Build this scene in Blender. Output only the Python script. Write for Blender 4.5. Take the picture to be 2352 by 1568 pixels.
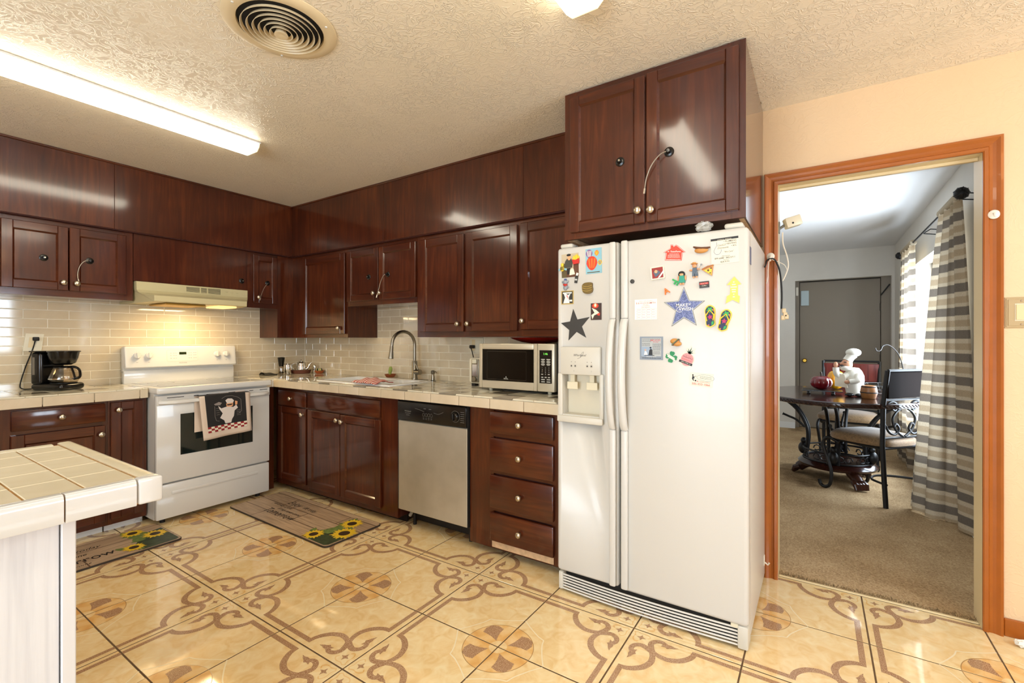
import bpy, bmesh, math, random
from mathutils import Vector, Matrix
random.seed(11)
sc = bpy.context.scene
C = sc.collection
for o in list(bpy.data.objects):
    bpy.data.objects.remove(o)

# ------------------------------------------------------------------ camera
cd = bpy.data.cameras.new('camera')
cam = bpy.data.objects.new('camera', cd)
C.objects.link(cam)
cam.location = (0, 0, 1.24)
cam.rotation_euler = (math.radians(90), 0, math.radians(33.3))
cd.sensor_width = 36.0
cd.lens = 36.0 * 1065 / 2352
cd.shift_y = -4 / 2352
cd.clip_start = 0.02
sc.camera = cam

# ------------------------------------------------------------------ exposure, sky, daylight
vs = sc.view_settings
vs.view_transform = 'Standard'
vs.look = 'None'
vs.gamma = 1.0
vs.use_curve_mapping = False
vs.exposure = 0.46
w = bpy.data.worlds.new('world')
sc.world = w
w.use_nodes = True
bg = w.node_tree.nodes['Background']
bg.inputs[0].default_value = (0.78, 0.88, 1.0, 1)
bg.inputs[1].default_value = 2.6

def area(name, loc, rot, sx, sy, energy, col):
    d = bpy.data.lights.new(name, 'AREA')
    d.shape = 'RECTANGLE'
    d.size, d.size_y = sx, sy
    d.energy = energy
    d.color = col
    o = bpy.data.objects.new(name, d)
    C.objects.link(o)
    o.location = loc
    o.rotation_euler = rot
    return o
R90 = math.radians(90)
DAY = (0.74, 0.87, 1.0)
# daylight through the glazed door behind the camera, the window to its right and the dining window
area('daylight_rear', (-0.6, -2.56, 1.2), (R90, 0, 0), 2.1, 1.9, 92, DAY)
area('daylight_right', (2.52, 1.2, 1.5), (R90, 0, R90), 1.4, 1.0, 52, DAY)
area('daylight_dining', (1.12, 5.2, 1.25), (math.radians(98), 0, R90), 1.75, 1.45, 125, DAY)

# ------------------------------------------------------------------ helpers
def lin(c):
    c = c / 255.0
    return c / 12.92 if c <= 0.04045 else ((c + 0.055) / 1.055) ** 2.4
def rgb(r, g, b):
    return (lin(r), lin(g), lin(b), 1.0)

ORG = {}
_bcache = {}

class MB:
    """collects shapes; build() links them as ONE mesh object"""
    def __init__(self):
        self.v = []; self.f = []; self.m = []; self.s = []; self.uv = None
    def add(self, verts, faces, mat=0, smooth=False):
        k = len(self.v)
        self.v += [tuple(p) for p in verts]
        for f in faces:
            self.f.append([i + k for i in f]); self.m.append(mat); self.s.append(smooth)
        return self
    def box(self, x0, x1, y0, y1, z0, z1, mat=0, r=0.0, seg=1):
        x0, x1 = min(x0, x1), max(x0, x1); y0, y1 = min(y0, y1), max(y0, y1); z0, z1 = min(z0, z1), max(z0, z1)
        r = min(r, 0.49 * min(x1 - x0, y1 - y0, z1 - z0))
        if r <= 0:
            v = [(x, y, z) for z in (z0, z1) for y in (y0, y1) for x in (x0, x1)]
            f = [(0, 2, 3, 1), (4, 5, 7, 6), (0, 1, 5, 4), (2, 6, 7, 3), (0, 4, 6, 2), (1, 3, 7, 5)]
            return self.add(v, f, mat)
        key = (round(x1 - x0, 5), round(y1 - y0, 5), round(z1 - z0, 5), r, seg)
        if key not in _bcache:
            bm = bmesh.new()
            bmesh.ops.create_cube(bm, size=1, matrix=Matrix.Diagonal((key[0], key[1], key[2], 1)))
            bmesh.ops.bevel(bm, geom=bm.edges[:] + bm.verts[:], offset=r, segments=seg, profile=0.5, affect='EDGES')
            bm.verts.index_update()
            _bcache[key] = ([tuple(q.co) for q in bm.verts], [[q.index for q in f.verts] for f in bm.faces])
            bm.free()
        vv, ff = _bcache[key]
        c = ((x0 + x1) / 2, (y0 + y1) / 2, (z0 + z1) / 2)
        return self.add([(p[0] + c[0], p[1] + c[1], p[2] + c[2]) for p in vv], ff, mat, seg > 1)
    def fbox(self, fr, u0, u1, v0, v1, w0, w1, mat=0, r=0.0, seg=1):
        a = fr(u0, v0, w0); b = fr(u1, v1, w1)
        return self.box(a[0], b[0], a[1], b[1], a[2], b[2], mat, r, seg)
    def lathe(self, prof, c, axis=(0, 0, 1), n=16, mat=0, smooth=True, sx=1.0):
        ax = Vector(axis).normalized()
        u = ax.orthogonal().normalized() if abs(ax.z) < 0.9 else Vector((1, 0, 0))
        t = ax.cross(u)
        v = []; f = []
        for (r, h) in prof:
            for i in range(n):
                a = 2 * math.pi * i / n
                v.append(Vector(c) + ax * h + (u * math.cos(a) * sx + t * math.sin(a)) * max(r, 1e-5))
        for j in range(len(prof) - 1):
            for i in range(n):
                k = (i + 1) % n
                f.append((j * n + i, j * n + k, (j + 1) * n + k, (j + 1) * n + i))
        f.append([i for i in range(n)][::-1])
        f.append([(len(prof) - 1) * n + i for i in range(n)])
        return self.add(v, f, mat, smooth)
    def cyl(self, p0, p1, r, n=12, mat=0, r1=None, smooth=True):
        d = Vector(p1) - Vector(p0)
        return self.lathe([(r, 0), (r if r1 is None else r1, d.length)], p0, d, n, mat, smooth)
    def tube(self, pts, r, n=8, mat=0, closed=False, flat=1.0):
        pts = [Vector(p) for p in pts]
        N = len(pts)
        rr = r if isinstance(r, (list, tuple)) else [r] * N
        v = []; f = []
        up = None
        for i, p in enumerate(pts):
            a = pts[i - 1] if (i > 0 or closed) else p
            b = pts[(i + 1) % N] if (i < N - 1 or closed) else p
            t = (b - a).normalized() if (b - a).length > 1e-9 else Vector((0, 0, 1))
            if up is None:
                up = t.orthogonal().normalized()
            up = (up - t * up.dot(t))
            up = up.normalized() if up.length > 1e-6 else t.orthogonal().normalized()
            s = t.cross(up)
            for k in range(n):
                q = 2 * math.pi * k / n
                v.append(p + up * math.cos(q) * rr[i] + s * math.sin(q) * rr[i] * flat)
        for i in range(N if closed else N - 1):
            j = (i + 1) % N
            for k in range(n):
                l = (k + 1) % n
                f.append((i * n + k, i * n + l, j * n + l, j * n + k))
        if not closed:
            f.append(list(range(n))[::-1]); f.append([(N - 1) * n + k for k in range(n)])
        return self.add(v, f, mat, True)
    def ell(self, c, rx, ry, rz, mat=0, n=14, m=9):
        v = []; f = []
        for j in range(m + 1):
            th = math.pi * j / m
            for i in range(n):
                a = 2 * math.pi * i / n
                v.append((c[0] + rx * math.sin(th) * math.cos(a) , c[1] + ry * math.sin(th) * math.sin(a), c[2] - rz * math.cos(th)))
        for j in range(m):
            for i in range(n):
                k = (i + 1) % n
                f.append((j * n + i, j * n + k, (j + 1) * n + k, (j + 1) * n + i))
        return self.add(v, f, mat, True)
    def prism(self, p2, fr, w0, w1, mat=0, side=None):
        """2-D outline (u,v) pushed from w0 to w1 along the frame's normal"""
        n = len(p2)
        v = [fr(u, q, w0) for u, q in p2] + [fr(u, q, w1) for u, q in p2]
        self.add(v, [list(range(n))[::-1], [n + i for i in range(n)]], mat)
        return self.add(v, [(i, (i + 1) % n, n + (i + 1) % n, n + i) for i in range(n)], mat if side is None else side)
    def poly(self, p2, fr, wv, mat=0):
        return self.add([fr(u, q, wv) for u, q in p2], [list(range(len(p2)))], mat)
    def rect(self, fr, u0, u1, v0, v1, wv, mat=0):
        return self.poly([(u0, v0), (u1, v0), (u1, v1), (u0, v1)], fr, wv, mat)
    def disc(self, fr, u, v, r, wv, mat=0, n=16, ry=None):
        ry = r if ry is None else ry
        return self.poly([(u + r * math.cos(2 * math.pi * i / n), v + ry * math.sin(2 * math.pi * i / n)) for i in range(n)], fr, wv, mat)
    def stroke(self, p2, wd, fr, wv, mat=0):
        N = len(p2)
        ww = wd if isinstance(wd, (list, tuple)) else [wd] * N
        L = []; Rr = []
        for i in range(N):
            a = p2[max(i - 1, 0)]; b = p2[min(i + 1, N - 1)]
            dx, dy = b[0] - a[0], b[1] - a[1]
            l = math.hypot(dx, dy) or 1
            nx, ny = -dy / l * ww[i] / 2, dx / l * ww[i] / 2
            L.append(fr(p2[i][0] + nx, p2[i][1] + ny, wv)); Rr.append(fr(p2[i][0] - nx, p2[i][1] - ny, wv))
        return self.add(L + Rr, [(N + i, N + i + 1, i + 1, i) for i in range(N - 1)], mat)
    def text(self, s, size, fr, u, v, wv, mat=0, align='CENTER', shear=0.0, sx=1.0, extrude=0.0, rot=0.0, bold=0.0):
        vv, ff = text_mesh(s, align, shear, extrude / size if extrude else 0.0, bold)
        c, n = math.cos(rot), math.sin(rot)
        P = []
        for x, y, z in vv:
            x *= size * sx; y *= size
            P.append(fr(u + x * c - y * n, v + x * n + y * c, wv + z * size))
        return self.add(P, ff, mat)
    def grid(self, fn, ns, nt, mat=0, smooth=True, uv=False):
        k = len(self.v)
        v = [fn(i / ns, j / nt) for j in range(nt + 1) for i in range(ns + 1)]
        f = [(j * (ns + 1) + i, j * (ns + 1) + i + 1, (j + 1) * (ns + 1) + i + 1, (j + 1) * (ns + 1) + i) for j in range(nt) for i in range(ns)]
        if uv:
            self.uv = [(i / ns, j / nt) for j in range(nt + 1) for i in range(ns + 1)]
        return self.add(v, f, mat, smooth)
    def mesh(self, name, mats, org=(0, 0, 0)):
        me = bpy.data.meshes.new(name)
        ox, oy, oz = org
        me.from_pydata([(x - ox, y - oy, z - oz) for x, y, z in self.v], [], self.f)
        for mt in (mats if isinstance(mats, (list, tuple)) else [mats]):
            me.materials.append(mt)
        me.polygons.foreach_set('material_index', self.m)
        me.polygons.foreach_set('use_smooth', self.s)
        if self.uv:
            l = me.uv_layers.new(name='UVMap')
            for i, lp in enumerate(me.loops):
                l.data[i].uv = self.uv[lp.vertex_index]
        me.validate()
        me.update()
        if any(self.s):
            try:
                me.set_sharp_from_angle(angle=math.radians(42))
            except Exception:
                pass
        return me
    def build(self, name, mats, parent=None, loc=None, local=False):
        if parent is not None:
            org = (0, 0, 0) if local else ORG[parent.name]
        else:
            org = loc or (0, 0, 0)
        o = bpy.data.objects.new(name, self.mesh(name, mats, (0, 0, 0) if local else org))
        C.objects.link(o)
        if parent is not None:
            o.parent = parent
        elif loc:
            o.location = loc
        ORG[o.name] = org
        return o

_tc = {}
def text_mesh(s, align, shear, ext, bold):
    key = (s, align, shear, round(ext, 4), bold)
    if key not in _tc:
        cu = bpy.data.curves.new('t', 'FONT')
        cu.body = s; cu.align_x = align; cu.align_y = 'CENTER'; cu.size = 1.0; cu.shear = shear
        cu.extrude = ext; cu.offset = bold if ext else bold * 0.35; cu.resolution_u = 3
        ob = bpy.data.objects.new('t', cu)
        C.objects.link(ob)
        dg = bpy.context.evaluated_depsgraph_get()
        me = ob.evaluated_get(dg).to_mesh()
        _tc[key] = ([tuple(p.co) for p in me.vertices], [list(p.vertices) for p in me.polygons])
        ob.evaluated_get(dg).to_mesh_clear()
        bpy.data.objects.remove(ob); bpy.data.curves.remove(cu)
    return _tc[key]

def tag(o, label, cat=None, group=None, kind=None):
    o['label'] = label
    if cat: o['category'] = cat
    if group: o['group'] = group
    if kind: o['kind'] = kind
    return o
def thing(name, label, cat, loc=(0, 0, 0), rz=0.0, group=None, kind=None):
    o = bpy.data.objects.new(name, None)
    o.empty_display_size = 0.05
    C.objects.link(o)
    o.location = loc; o.rotation_euler = (0, 0, rz)
    ORG[o.name] = loc
    return tag(o, label, cat, group, kind)
def piece(name, me, parent, loc, rz=0.0, scale=None):
    o = bpy.data.objects.new(name, me)
    C.objects.link(o)
    o.parent = parent
    g = ORG[parent.name]
    o.location = (loc[0] - g[0], loc[1] - g[1], loc[2] - g[2])
    o.rotation_euler = (0, 0, rz)
    if scale: o.scale = scale
    ORG[o.name] = loc
    return o
def cut(o, cutter):
    """boolean hole, applied at once; the cutter does not stay in the scene"""
    co = bpy.data.objects.new('cutter', cutter.mesh('cutter', [], ORG[o.name]))
    C.objects.link(co)
    co.matrix_world = Matrix.Translation((0, 0, 0))
    base = o.parent; o.parent = None
    md = o.modifiers.new('b', 'BOOLEAN'); md.operation = 'DIFFERENCE'; md.object = co; md.solver = 'EXACT'
    l = o.location.copy(); o.location = (0, 0, 0)
    bpy.context.view_layer.update()
    me = bpy.data.meshes.new_from_object(o.evaluated_get(bpy.context.evaluated_depsgraph_get()))
    o.modifiers.clear(); o.data = me
    o.location = l; o.parent = base
    bpy.data.objects.remove(co)
def smooth_path(pts, n=6):
    """Catmull-Rom through the points (2-D or 3-D)"""
    out = []
    P = [Vector(p) for p in pts]
    for i in range(len(P) - 1):
        a, b, c, d = P[max(i - 1, 0)], P[i], P[i + 1], P[min(i + 2, len(P) - 1)]
        for k in range(n):
            t = k / n
            out.append(0.5 * ((2 * b) + (c - a) * t + (2 * a - 5 * b + 4 * c - d) * t * t + (3 * b - a - 3 * c + d) * t ** 3))
    out.append(P[-1])
    return out
def frB(y): return lambda u, v, w_: (u, y - w_, v)          # faces the camera side of the sink wall
def frA(x): return lambda u, v, w_: (x + w_, u, v)          # faces the room from the stove wall
def frF(z): return lambda u, v, w_: (u, v, z + w_)          # lies flat
def frX(o, U, V, N):
    o, U, V, N = Vector(o), Vector(U).normalized(), Vector(V).normalized(), Vector(N).normalized()
    return lambda u, v, w_: tuple(o + U * u + V * v + N * w_)

# ------------------------------------------------------------------ materials
def newmat(name):
    m = bpy.data.materials.new(name); m.use_nodes = True
    nt = m.node_tree
    return m, nt, nt.nodes['Principled BSDF']
def tex(nt, kind, scale=None, coord='Object', vec=None, **kw):
    t = nt.nodes.new('ShaderNodeTex' + kind)
    tc = nt.nodes.new('ShaderNodeTexCoord')
    src = tc.outputs[coord]
    if vec is not None:
        mp = nt.nodes.new('ShaderNodeMapping'); mp.inputs['Scale'].default_value = vec
        nt.links.new(src, mp.inputs['Vector']); src = mp.outputs[0]
    nt.links.new(src, t.inputs['Vector'])
    if scale is not None: t.inputs['Scale'].default_value = scale
    for k, val in kw.items():
        t.inputs[k.replace('_', ' ')].default_value = val
    return t
def ramp(nt, src, stops):
    r = nt.nodes.new('ShaderNodeValToRGB')
    e = r.color_ramp.elements
    while len(e) < len(stops): e.new(0.5)
    for q, (p, c) in zip(e, stops):
        q.position = p; q.color = c
    nt.links.new(src, r.inputs[0])
    return r
def bump(nt, b, src, strength=0.3, dist=0.002):
    n = nt.nodes.new('ShaderNodeBump')
    n.inputs['Strength'].default_value = strength; n.inputs['Distance'].default_value = dist
    nt.links.new(src, n.inputs['Height']); nt.links.new(n.outputs[0], b.inputs['Normal'])
    return n
def plain(name, col, rough=0.5, metal=0.0, spec=0.5, coat=0.0, var=0.0, vscale=6.0, bmp=0.0, bscale=60.0, emit=None, es=0.0):
    m, nt, b = newmat(name)
    b.inputs['Base Color'].default_value = col
    b.inputs['Roughness'].default_value = rough; b.inputs['Metallic'].default_value = metal
    b.inputs['Specular IOR Level'].default_value = spec; b.inputs['Coat Weight'].default_value = coat
    if var:
        t = tex(nt, 'Noise', vscale, Detail=4.0)
        lo = tuple(c * (1 - var) for c in col[:3]) + (1,); hi = tuple(min(1, c * (1 + var)) for c in col[:3]) + (1,)
        r = ramp(nt, t.outputs['Fac'], [(0.3, lo), (0.7, hi)])
        nt.links.new(r.outputs[0], b.inputs['Base Color'])
    if bmp:
        t2 = tex(nt, 'Noise', bscale, Detail=3.0)
        bump(nt, b, t2.outputs['Fac'], bmp, 0.002)
    if emit:
        b.inputs['Emission Color'].default_value = emit; b.inputs['Emission Strength'].default_value = es
    return m
def wood(name, grain, dark, mid, light, rough=0.38, coat=0.9):
    """stained knotty alder; grain = axis the fibres run along"""
    m, nt, b = newmat(name)
    sv = {'x': (1.1, 14, 14), 'y': (14, 1.1, 14), 'z': (14, 14, 1.1)}[grain]
    oi = nt.nodes.new('ShaderNodeObjectInfo')
    tc = nt.nodes.new('ShaderNodeTexCoord')
    ad = nt.nodes.new('ShaderNodeVectorMath'); ad.operation = 'MULTIPLY_ADD'
    sc_ = nt.nodes.new('ShaderNodeCombineXYZ')
    for i in range(3): nt.links.new(oi.outputs['Random'], sc_.inputs[i])
    nt.links.new(sc_.outputs[0], ad.inputs[0]); ad.inputs[1].default_value = (7.3, 9.1, 5.7)
    nt.links.new(tc.outputs['Object'], ad.inputs[2])
    mp = nt.nodes.new('ShaderNodeMapping'); mp.inputs['Scale'].default_value = sv
    nt.links.new(ad.outputs[0], mp.inputs['Vector'])
    n1 = nt.nodes.new('ShaderNodeTexNoise'); n1.inputs['Scale'].default_value = 2.2; n1.inputs['Detail'].default_value = 7; n1.inputs['Distortion'].default_value = 1.2
    nt.links.new(mp.outputs[0], n1.inputs['Vector'])
    n2 = nt.nodes.new('ShaderNodeTexNoise'); n2.inputs['Scale'].default_value = 3.0; n2.inputs['Detail'].default_value = 2
    nt.links.new(ad.outputs[0], n2.inputs['Vector'])
    mx = nt.nodes.new('ShaderNodeMix'); mx.inputs[0].default_value = 0.45
    nt.links.new(n1.outputs['Fac'], mx.inputs[2]); nt.links.new(n2.outputs['Fac'], mx.inputs[3])
    r = ramp(nt, mx.outputs[0], [(0.22, dark), (0.5, mid), (0.8, light)])
    nt.links.new(r.outputs[0], b.inputs['Base Color'])
    b.inputs['Roughness'].default_value = rough; b.inputs['Coat Weight'].default_value = coat; b.inputs['Coat Roughness'].default_value = 0.11; b.inputs['Specular IOR Level'].default_value = 0.15
    bump(nt, b, n1.outputs['Fac'], 0.12, 0.001)
    return m
WD, WM, WL = rgb(44, 15, 6), rgb(74, 30, 12), rgb(108, 53, 22)
W_V = wood('cherry_wood_upright', 'z', WD, WM, WL)
W_X = wood('cherry_wood_lengthwise', 'x', WD, WM, WL)
W_Y = wood('cherry_wood_crosswise', 'y', WD, WM, WL)
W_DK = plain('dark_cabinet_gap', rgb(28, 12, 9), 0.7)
RAW = plain('bare_chipboard', rgb(205, 170, 130), 0.8, var=0.15, vscale=40)
NICKEL = plain('brushed_nickel', rgb(205, 196, 178), 0.28, 1.0)
CHROME = plain('polished_steel', rgb(215, 212, 205), 0.12, 1.0)
STEEL = plain('brushed_steel', rgb(150, 145, 132), 0.3, 1.0)
BLK = plain('black_plastic', rgb(16, 15, 14), 0.25)
BLKM = plain('black_matte', rgb(22, 21, 20), 0.6)
WHT = plain('white_enamel', rgb(222, 220, 214), 0.22, coat=0.3)
FRW = plain('fridge_white', rgb(206, 203, 196), 0.35, coat=0.1, bmp=0.04, bscale=350)
FRS = plain('fridge_side_pebbled', rgb(208, 203, 194), 0.32, bmp=0.35, bscale=420)
ALM = plain('almond_plastic', rgb(226, 217, 190), 0.35)
GREYD = plain('grey_print', rgb(120, 118, 112), 0.6)
IRON = plain('black_wrought_iron', rgb(14, 11, 10), 0.45, 0.0, spec=0.35)
P = {}
def pc(name, r, g, b_, rough=0.5):
    P[name] = plain('print_' + name, rgb(r, g, b_), rough)
    return P[name]
for a in [('white', 240, 237, 228), ('cream', 236, 228, 205), ('black', 24, 22, 20), ('red', 200, 40, 30), ('scarlet', 222, 62, 34), ('orange', 238, 120, 40),
          ('yellow', 242, 205, 55), ('paleyellow', 240, 212, 96), ('green', 24, 132, 76), ('brightgreen', 40, 165, 80), ('teal', 40, 150, 125), ('darkgreen', 36, 70, 52),
          ('blue', 70, 84, 140), ('skyblue', 140, 190, 205), ('navy', 30, 34, 72), ('grey', 140, 146, 152), ('lightgrey', 190, 192, 188), ('pink', 240, 150, 150), ('magenta', 190, 36, 100),
          ('brown', 96, 58, 34), ('tan', 200, 140, 70), ('skin', 232, 168, 120), ('denim', 82, 98, 115), ('olive', 92, 78, 44), ('charcoal', 52, 49, 44), ('gold', 190, 160, 80), ('maroon', 120, 26, 26)]:
    pc(*a)
# ================================================================== surfaces of the rooms
def plaster(name, col, tint, scale=9.0, strength=0.5, gloss=0.5):
    m, nt, b = newmat(name)
    b.inputs['Roughness'].default_value = gloss
    n = tex(nt, 'Noise', scale * 2.4, Detail=4.0, Distortion=1.8, Roughness=0.5)
    r = ramp(nt, n.outputs['Fac'], [(0.44, (0, 0, 0, 1)), (0.5, (1, 1, 1, 1)), (0.56, (0, 0, 0, 1))])
    n2 = tex(nt, 'Noise', scale * 0.5, Detail=2.0)
    r2 = ramp(nt, n2.outputs['Fac'], [(0.35, (0.3, 0.3, 0.3, 1)), (0.6, (1, 1, 1, 1))])
    mu = nt.nodes.new('ShaderNodeMix'); mu.data_type = 'RGBA'; mu.blend_type = 'MULTIPLY'; mu.inputs[0].default_value = 1
    nt.links.new(r.outputs[0], mu.inputs[6]); nt.links.new(r2.outputs[0], mu.inputs[7])
    bump(nt, b, mu.outputs[2], strength, 0.004)
    n3 = tex(nt, 'Noise', 1.5, Detail=2.0)
    r3 = ramp(nt, n3.outputs['Fac'], [(0.3, col), (0.7, tint)])
    nt.links.new(r3.outputs[0], b.inputs['Base Color'])
    return m
M_CEIL = plaster('ceiling_texture', rgb(238, 225, 200), rgb(242, 229, 206), 9, 0.6, 0.33)
M_WALL = plaster('cream_wall', rgb(226, 194, 152), rgb(229, 198, 157), 6, 0.2)
M_DWALL = plain('dining_wall', rgb(214, 208, 198), 0.7, var=0.02, bmp=0.1, bscale=40)
M_DCEIL = plain('dining_ceiling', rgb(218, 217, 216), 0.7, bmp=0.1, bscale=40)
M_GROUT = plain('floor_grout', rgb(100, 75, 48), 0.8, var=0.2, vscale=30)
M_CASING = plain('orange_varnish', rgb(162, 87, 22), 0.32, var=0.08, vscale=8, coat=0.2)
M_JAMB = plain('cream_paint', rgb(226, 204, 158), 0.35)
M_WHITEP = plain('white_paint', rgb(226, 225, 222), 0.5)
M_DOOR = plain('grey_door_paint', rgb(140, 128, 112), 0.5)

XA, YB, ZC = -4.31, 2.765, 2.44      # stove wall, sink wall, ceiling
XR, YR = 2.45, -2.5                  # right wall, rear wall (behind the camera)
def slab(name, mat, label, *boxes):
    m = MB()
    for b_ in boxes: m.box(*b_)
    return tag(m.build(name, mat), label, name.split('_')[0], kind='structure')

# ---- kitchen floor: grout bed and printed tiles
floor = thing('floor', 'glossy cream kitchen floor tiles with brown scrollwork', 'floor', (0, 0, 0), kind='structure')
MB().box(XA, XR, YR, 2.82, -0.08, -0.0010).build('grout_bed', M_GROUT, floor)
TW, TH = 0.4185, 0.4235
TX0, TY0 = -1.912, 1.533
def tile_mat(name, c1, c2, c3, rough=0.05, spec=0.8):
    m, nt, b = newmat(name)
    n = tex(nt, 'Noise', 7.0, Detail=5.0, Distortion=1.0)
    r = ramp(nt, n.outputs['Fac'], [(0.3, c1), (0.5, c2), (0.72, c3)])
    nt.links.new(r.outputs[0], b.inputs['Base Color'])
    b.inputs['Roughness'].default_value = rough
    b.inputs['Specular IOR Level'].default_value = spec
    n2 = tex(nt, 'Noise', 5.0, Detail=1.0)
    bump(nt, b, n2.outputs['Fac'], 0.025, 0.003)
    return m
def speckle(name, c1, c2, rough=0.07):
    m, nt, b = newmat(name)
    n = tex(nt, 'Noise', 220.0, Detail=2.0)
    r = ramp(nt, n.outputs['Fac'], [(0.45, c1), (0.58, c2)])
    nt.links.new(r.outputs[0], b.inputs['Base Color'])
    b.inputs['Roughness'].default_value = rough
    return m
T_BASE = tile_mat('floor_tile_cream', rgb(234, 196, 136), rgb(242, 213, 159), rgb(247, 226, 180))
T_BRN = speckle('floor_tile_brown', rgb(152, 108, 74), rgb(206, 172, 136))
T_ORG = tile_mat('floor_tile_orange', rgb(228, 174, 104), rgb(236, 190, 122), rgb(243, 210, 154))
T_PALE = plain('floor_tile_pale_line', rgb(244, 228, 192), 0.1)
T_LINE = plain('floor_tile_fine_line', rgb(178, 136, 86), 0.2)
def tile_mesh():
    m = MB()
    g = 0.0068
    m.box(g, 1 - g, g, 1 - g, -0.02, 0, 0, 0.003, 1)
    fr = frF(0)
    def both(fn):
        fn(lambda p: p); fn(lambda p: [(b_, a) for a, b_ in p])
    z1, z2, z3 = 0.0006, 0.0011, 0.0016
    arc0 = [(0.605, 0.077), (0.60, 0.125), (0.567, 0.19), (0.505, 0.255), (0.415, 0.293), (0.335, 0.288), (0.272, 0.262)]
    arc = [tuple(q) for q in smooth_path(arc0, 5)]
    cur0 = [(0.268, 0.268), (0.236, 0.205), (0.222, 0.145), (0.253, 0.094), (0.302, 0.077), (0.345, 0.092), (0.362, 0.115)]
    cur = [tuple(q) for q in smooth_path(cur0, 5)]
    def flip(mp, pts): return mp(pts)
    def draw(mp, rev):
        st = lambda p, wd: m.stroke(mp(p) if not rev else mp(p), wd, fr, z1 if not rev else z1 + 0.0002, 1)
        st2 = lambda p, wd: m.stroke(mp(p), wd, fr, (z1 + 0.0005) if not rev else z1 + 0.0007, 1)
        st3 = lambda p, wd: m.stroke(mp(p), wd, fr, (z1 + 0.001) if not rev else z1 + 0.0012, 1)
        st([(1 - g, 0.077), (0.9, 0.077), (0.583, 0.077)], 0.05)
        st2(arc, [0.046 + 0.014 * math.sin(math.pi * i / (len(arc) - 1)) for i in range(len(arc))])
        st3(cur, [0.060 - 0.016 * i / (len(cur) - 1) for i in range(len(cur))])
        leaf = [(0.335, 0.088), (0.31, 0.135), (0.35, 0.128), (0.372, 0.145), (0.395, 0.125), (0.43, 0.112), (0.468, 0.086), (0.43, 0.088), (0.40, 0.078), (0.365, 0.08)]
        lf = mp(leaf)
        m.poly(lf if rev else lf[::-1], fr, z1 + 0.0016, 1)
        # pale star line round the medallion
        sl = [tuple(q) for q in smooth_path([(1 - g, 0.505), (0.9, 0.57), (0.825, 0.615), (0.75, 0.655), (0.678, 0.678)], 4)]
        m.stroke(mp(sl), 0.012, fr, z1 + (0.0003 if rev else 0), 4)
    draw(lambda p: p, False)
    draw(lambda p: [(b_, a) for a, b_ in p], True)
    # little star and its tan scroll near the corner
    d = 0.112; k = 0.046
    st = []
    for i in range(8):
        a = math.pi / 4 * i
        rr = k * (1.0 if i % 2 == 0 else 0.42)
        st.append((d + rr * math.cos(a), d + rr * math.sin(a)))
    m.poly(st, fr, z2, 1)
    for zz, mp in ((0.0, lambda p: p), (0.0004, lambda p: [(b_, a) for a, b_ in p])):
        m.stroke(mp([tuple(q) for q in smooth_path([(0.025, 0.055), (0.05, 0.032), (0.09, 0.045), (0.15, 0.04), (0.19, 0.07), (0.17, 0.1)], 3)]), 0.012, fr, z1 + zz, 2)
    # quarter medallion
    n = 14; Rm = 0.342
    q = [(1 - g, 1 - g)] + [(1 - max(g, Rm * math.cos(math.pi / 2 * i / n)), 1 - max(g, Rm * math.sin(math.pi / 2 * i / n))) for i in range(n + 1)]
    m.poly(q, fr, z1, 2)
    edge = [(1 - Rm * math.cos(math.pi / 2 * (0.01 + 0.98 * i / n)), 1 - Rm * math.sin(math.pi / 2 * (0.01 + 0.98 * i / n))) for i in range(n + 1)]
    m.stroke(edge, 0.006, fr, z2, 3)
    pet = [(0.066, 0.066), (0.094, 0.14), (0.105, 0.2), (0.108, 0.258), (0.18, 0.272), (0.244, 0.244), (0.272, 0.18), (0.258, 0.108), (0.2, 0.105), (0.14, 0.094)]
    pp = [(1 - a, 1 - b_) for a, b_ in pet]
    m.poly(pp[::-1], fr, z2, 1)
    q = [(1 - g, 1 - g)] + [(1 - max(g, 0.088 * math.cos(math.pi / 2 * i / 8)), 1 - max(g, 0.088 * math.sin(math.pi / 2 * i / 8))) for i in range(9)]
    m.poly(q, fr, z3, 0)
    m.v = [((x - 0.5) , (y - 0.5), z) for x, y, z in m.v]
    me = m.mesh('floor_tile', [T_BASE, T_BRN, T_ORG, T_LINE, T_PALE])
    # every face must look up or outwards
    bm = bmesh.new(); bm.from_mesh(me)
    for f in bm.faces:
        if f.calc_center_median().z > 0.0001 and f.normal.z < 0: f.normal_flip()
    bm.to_mesh(me); bm.free()
    return me
TM = tile_mesh()
for i in range(-6, 11):
    for j in range(-9, 3):
        x, y = TX0 + TW * (i + 0.5), TY0 + TH * (j + 0.5)
        if x > XR - 0.1 or y < YR + 0.1 or x < XA: continue
        # medallions sit on even/even crossings, scrolls on odd/odd ones
        mx = 1 if i % 2 else 0        # medallion on the high-x side?
        my = 1 if j % 2 else 0
        rz = {(1, 1): 0, (0, 1): 90, (0, 0): 180, (1, 0): 270}[(mx, my)]
        piece('floor_tile', TM, floor, (x, y, 0.0), math.radians(rz), (TW, TH, 0.4) if rz % 180 == 0 else (TH, TW, 0.4))

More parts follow.
